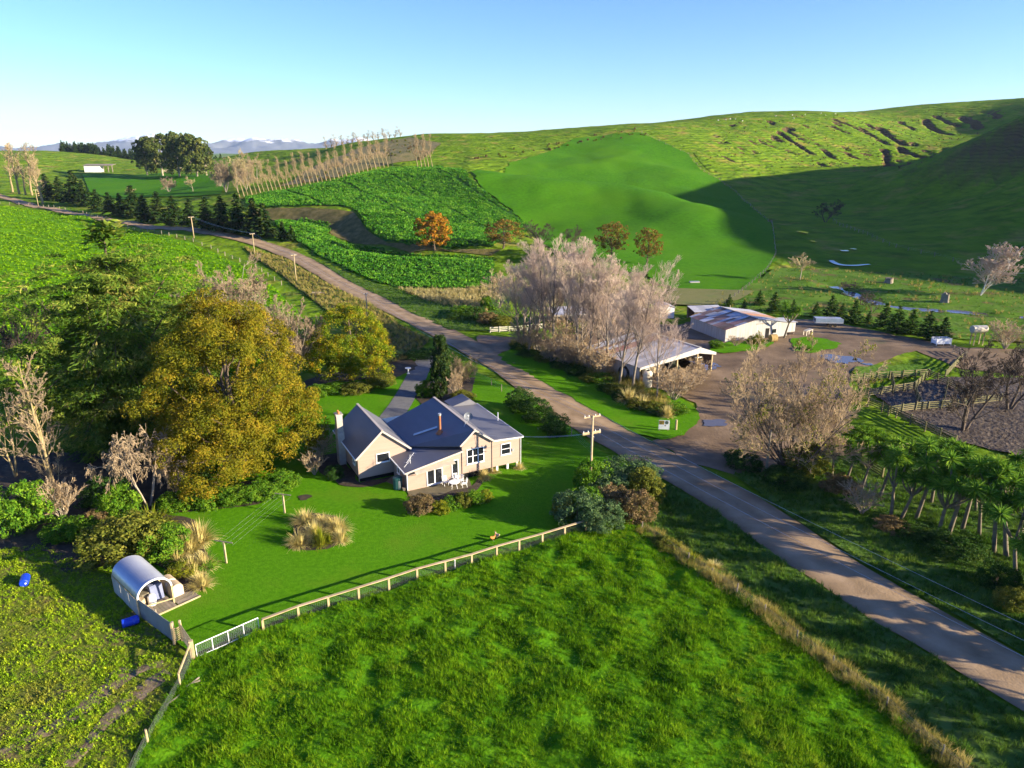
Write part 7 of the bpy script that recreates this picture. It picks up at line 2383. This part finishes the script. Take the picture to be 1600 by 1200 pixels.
lt = empty('lean_to', (40.6, 155.5, 0), R(8), 'low lean-to with a pale blue iron roof left of the wool shed', 'shed')
for k in range(4):
    slab(MB(), [(k * 1.85, -0.2, 2.2), (k * 1.85 + 1.84, -0.2, 2.2), (k * 1.85 + 1.84, 4.4, 2.7), (k * 1.85, 4.4, 2.7)], 0.04).build('roof_sheet', M_ZINC, lt)
for x_ in (0.2, 3.6, 7.1):
    MB().box((x_ - 0.08, 0, -0.1), (x_ + 0.08, 0.16, 2.14)).build('post', M_WOODG, lt)
    MB().box((x_ - 0.08, 4.1, -0.1), (x_ + 0.08, 4.26, 2.6)).build('post', M_WOODG, lt)
MB().box((0, 4.3, 0), (7.3, 4.34, 2.62)).build('wall', M_RUST, lt)
g = G(152, 269)
fs_ = empty('hay_barn', g + Vector((0, 0, -0.1)), R(5), 'tiny pale barn on the far left slope', 'barn')
MB().box((-11, 0, 0), (3, 8, 6)).build('wall', M_TRIM, fs_)
slab(MB(), [(-12, -1, 6.1), (14, -1, 6.1), (14, 9, 7.2), (-12, 9, 7.2)], 0.2).build('roof', M_WOODG, fs_)
for x_ in (6, 10, 13.5):
    MB().box((x_ - 0.3, 0, 0), (x_ + 0.3, 0.6, 6)).build('post', M_WOODG, fs_)

# ------------------------------------------------------------------ odds and ends
g, h_, w_ = spot(1037, 674, 655, 17)
sg = empty('sign_board', g, R(-8), 'white farm notice board on the grass at the junction', 'sign')
MB().box((-0.72, -0.03, 0.35), (0.72, 0.03, 1.65)).build('board', M_TRIM, sg)
for x_ in (-0.55, 0.55):
    MB().box((x_ - 0.05, 0.035, -0.2), (x_ + 0.05, 0.13, 1.6)).build('post', M_WOOD, sg)
pc = MB()
MB().box((-0.68, -0.038, 1.05), (-0.02, -0.032, 1.6)).build('picture', mat('sign_green', [(0.03, 0.06, 0.02), (0.40, 0.24, 0.03), (0.05, 0.10, 0.04)], 1.6, 0.6, detail=1), sg)
MB().prism([(0.33 + 0.24 * math.cos(t), -0.032, 1.34 + 0.24 * math.sin(t)) for t in np.linspace(0, 2 * math.pi, 20)[:-1]], (0, -0.006, 0)).build('emblem', mat('sign_grey', [(0.08, 0.11, 0.08)], 1, 0.6), sg)
MB().prism([(0.16 + 0.1 * math.cos(t), -0.032, 0.92 + 0.12 * math.sin(t)) for t in np.linspace(0, 2 * math.pi, 14)[:-1]], (0, -0.006, 0)).build('emblem', mat('sign_tan', [(0.3, 0.25, 0.15)], 1, 0.6), sg)
g = G(1056, 672)
o = empty('gate_stump', g, 0, 'weathered timber post right of the notice board', 'post')
MB().tube((0, 0, -0.2), (0, 0, 1.5), 0.17, 0.15, 9).build('post', M_WOOD, o)
g = G(1525, 538)
o = empty('tank_stand', g, R(6), 'cream fuel tank lying on a tall yellow timber stand', 'tank')
MB().tube((-1.45, 0, 3.1), (1.45, 0, 3.1), 0.72, n=20).build('tank', M_CREAM, o)
MB().tube((-1.47, 0, 3.1), (-1.452, 0, 3.1), 0.70, n=20).build('end_plate', M_STEEL, o)
for x_ in (-0.95, 0.95):
    for y_ in (-0.5, 0.5):
        MB().box((x_ - 0.08, y_ - 0.08, -0.1), (x_ + 0.08, y_ + 0.08, 2.4)).build('leg', M_WOOD, o)
    MB().bar((x_, -0.7, 2.36), (x_, 0.7, 2.36), 0.12, 0.12).build('bearer', M_WOOD, o)
g = G(1470, 538)
o = empty('stock_crate', g, R(4), 'white slatted stock crate at the back of the yard', 'crate')
MB().box((-1.5, -0.8, 0.25), (1.5, 0.8, 0.95)).build('body', M_TRIM, o)
for z_ in (1.1, 1.3):
    for a, b_ in (((-1.5, -0.8), (1.5, -0.8)), ((1.5, -0.8), (1.5, 0.8)), ((1.5, 0.8), (-1.5, 0.8)), ((-1.5, 0.8), (-1.5, -0.8))):
        MB().bar((*a, z_), (*b_, z_), 0.05, 0.09).build('slat', M_TRIM, o)
for x_ in (-1.5, 0, 1.5):
    for y_ in (-0.8, 0.8):
        MB().box((x_ - 0.04, y_ - 0.04, -0.05), (x_ + 0.04, y_ + 0.04, 1.36)).build('corner_post', M_TRIM, o)
g = G(1293, 509)
o = empty('farm_trailer', g, R(-6), 'long blue grey stock trailer parked at the back of the yard', 'trailer')
MB().box((-2.9, -1.0, 0.75), (2.9, 1.0, 1.0)).build('deck', M_STEEL, o)
for y_ in (-1.0, 0.96):
    MB().box((-2.9, y_, 1.0), (2.9, y_ + 0.04, 1.75)).build('side', mat('trailer_blue', [(0.18, 0.24, 0.30), (0.26, 0.32, 0.38)], 1, 0.5), o)
MB().box((-2.9, -0.95, 1.75), (2.6, 0.95, 1.80)).build('cover', M_STEEL, o)
for y_ in (-1.1, 1.1):
    for x_ in (0.2, 1.2):
        MB().tube((x_, y_ - 0.1, 0.38), (x_, y_ + 0.1, 0.38), 0.38, n=16).build('wheel', M_RUBB, o)
for i, (a, b_, lb) in enumerate(((40, 912, 'blue plastic drum lying in the corner paddock'), (205, 977, 'blue plastic drum lying against the iron fence'))):
    g = G(a, b_)
    o = empty('blue_drum', g + Vector((0, 0, 0.36)), R(25 + 100 * i), lb, 'drum', 'blue drums')
    MB().lathe([(0.30, -0.62), (0.36, -0.56), (0.36, -0.2), (0.375, -0.17), (0.36, -0.14), (0.36, 0.14), (0.375, 0.17), (0.36, 0.2), (0.36, 0.56), (0.30, 0.62)], 18).build('body', M_BLUE, o, rot=(R(90), 0, 0))
    MB().lathe([(0.07, 0.62), (0.07, 0.66)], 10, (0.15, 0, 0)).build('bung', M_TRIM, o, rot=(R(90), 0, 0))


def stump(px, py, h_, r, label, m=M_WOODG):
    g = G(px, py)
    o = MB()
    rg_ = random.Random(int(px))
    n_ = 14
    prof = [(1.25, 0), (1.0, 0.3), (0.92, 0.7), (0.95, 1.0)]
    vs = []
    for q, z_ in prof:
        for k in range(n_):
            t = 2 * math.pi * k / n_
            rr = r * q * (1 + 0.2 * math.sin(3 * t + px) + rg_.uniform(-0.06, 0.06))
            vs.append((rr * math.cos(t), rr * math.sin(t), h_ * z_ * (1 if z_ < 1 else rg_.uniform(0.75, 1.15)) - 0.1 * (z_ == 0)))
    fs = [(i * n_ + k, i * n_ + (k + 1) % n_, (i + 1) * n_ + (k + 1) % n_, (i + 1) * n_ + k) for i in range(3) for k in range(n_)]
    o.add(vs, fs + [tuple(range(3 * n_, 4 * n_))])
    tag(o.build('tree_stump', m, None, g), label, 'stump')


stump(1475, 474, 2.6, 0.9, 'tall broken grey stump on the valley flat')
stump(1389, 443, 1.6, 1.1, 'squat hollow stump beyond the stream')
g = G(1085, 443)
o = empty('water_trough', g, R(5), 'pale water trough alone on the green slope', 'trough')
MB().box((-1.4, -0.6, 0), (1.4, 0.6, 0.65)).build('body', M_CONC, o)
MB().box((-1.25, -0.45, 0.652), (1.25, 0.45, 0.66)).build('water', M_WATER, o)
g = G(711, 889)
o = empty('marker_post', g, 0, 'thin white marker post in the rail fence', 'post')
MB().tube((0, 0, 0), (0, 0, 1.0), 0.03, n=6).build('post', M_TRIM, o)
for k in range(4):
    MB().tube((0, 0, 0.3 + 0.18 * k), (0, 0, 0.38 + 0.18 * k), 0.055, n=8).build('band', M_TRIM, o)


def body_mesh(pts_, edges, rads, name, m, parent):
    me = bpy.data.meshes.new(name)
    me.from_pydata(pts_, edges, [])
    o = link(name, me, m, parent)
    sk = o.modifiers.new('skin', 'SKIN')
    for i, r_ in enumerate(rads):
        me.skin_vertices[0].data[i].radius = (r_, r_)
    me.skin_vertices[0].data[0].use_root = True
    sb = o.modifiers.new('sub', 'SUBSURF')
    sb.levels = sb.render_levels = 1
    return o


def hen(px, py, rz, label, m):
    g = G(px, py)
    h_ = empty('hen', g + Vector((0, 0, 0.02)), rz, label, 'hen', 'two hens on the lawn')
    h_.scale = (1.25, 1.25, 1.25)
    body_mesh([(0, 0, 0.26), (0.13, 0, 0.29), (0.20, 0, 0.40), (0.23, 0, 0.47), (-0.14, 0, 0.30), (-0.25, 0, 0.42), (0.02, 0.05, 0.14), (0.02, -0.05, 0.14)],
              [(0, 1), (1, 2), (2, 3), (0, 4), (4, 5), (0, 6), (0, 7)], [0.12, 0.10, 0.055, 0.045, 0.10, 0.05, 0.04, 0.04], 'body', m, h_)
    MB().prism([(0.27, 0.0, 0.47), (0.32, 0.012, 0.455), (0.27, 0.0, 0.445)], (0, 0.012, 0)).build('beak', M_TAN, h_)
    MB().prism([(0.19, -0.008, 0.51), (0.22, -0.008, 0.56), (0.25, -0.008, 0.53), (0.27, -0.008, 0.54), (0.27, -0.008, 0.50)], (0, 0.016, 0)).build('comb', mat('comb_red', [(0.5, 0.03, 0.02)], 1, 0.5), h_)
    for s in (-0.05, 0.05):
        MB().tube((0.02, s, 0.15), (0.03, s, 0.0), 0.012, n=5).build('leg', M_TAN, h_)


hen(770, 845, 0.6, 'orange brown hen on the lawn behind the rail fence', M_ORNG)
hen(777, 841, 2.4, 'paler hen just right of the orange brown hen', M_TAN)

M_FLEE = mat('fleece', [(0.55, 0.50, 0.42), (0.68, 0.63, 0.55)], 3, 0.95)
bs = None
shp = [(1122, 189), (1134, 188), (1141, 187), (1149, 187), (1160, 190), (1212, 182), (1238, 181), (1258, 180), (1290, 181), (1305, 179), (1240, 186), (1283, 178)]
for i, (a, b_) in enumerate(sorted(shp)):
    g = G(a, b_)
    s_ = empty('sheep', g, i * 1.7, 'tiny white sheep grazing on the far ridge, %s from the left' % ORD[i], 'sheep', 'sheep on the ridge')
    if bs is None:
        bs = MB().lathe([(0.1, -0.65), (0.36, -0.5), (0.42, 0.0), (0.38, 0.45), (0.15, 0.62)], 10).mesh('sheep_body', True)
        hs_ = MB().lathe([(0.06, -0.2), (0.15, -0.1), (0.14, 0.1), (0.07, 0.24)], 8).mesh('sheep_head', True)
        ls_ = MB().tube((0, 0, 0), (0, 0, 0.5), 0.05, 0.07, 6).mesh('sheep_leg')
    link('body', bs, M_FLEE, s_, (0, 0, 0.75), (0, R(90), 0))
    link('head', hs_, M_FLEE, s_, (0.8, 0, 0.85), (0, R(110), 0))
    for q in ((0.4, 0.18), (0.4, -0.18), (-0.4, 0.18), (-0.4, -0.18)):
        link('leg', ls_, M_FLEE, s_, (q[0], q[1], 0))
# scrap pile on the bank and a heap of cut branches on the lawn
g = G(498, 462)
rg = random.Random(9)
for i in range(6):
    o = MB().tube((-1.2, 0, 0.3), (1.2, 0, 0.3), 0.22, 0.15, 8).build('log', M_WOODG if i % 2 else M_BARK, None, g + Vector((rg.uniform(-1.4, 1.4), rg.uniform(-1.0, 1.0), 0.1 * i)), (rg.uniform(-0.3, 0.3), rg.uniform(-0.2, 0.3), rg.uniform(0, 3.1)))
    tag(o, 'old log in the heap on the bank beside the road, %s from the ground' % ORD[i], 'log', 'log heap on the bank')
g = G(476, 778)
o = sheet('fire_patch', [(g.x + 0.7 * math.cos(t) * (1 + 0.3 * math.sin(3 * t)), g.y + 0.7 * math.sin(t)) for t in np.linspace(0, 6.28, 16)[:-1]], 0.3, 0.05, M_BED, 0.05, 0.3)
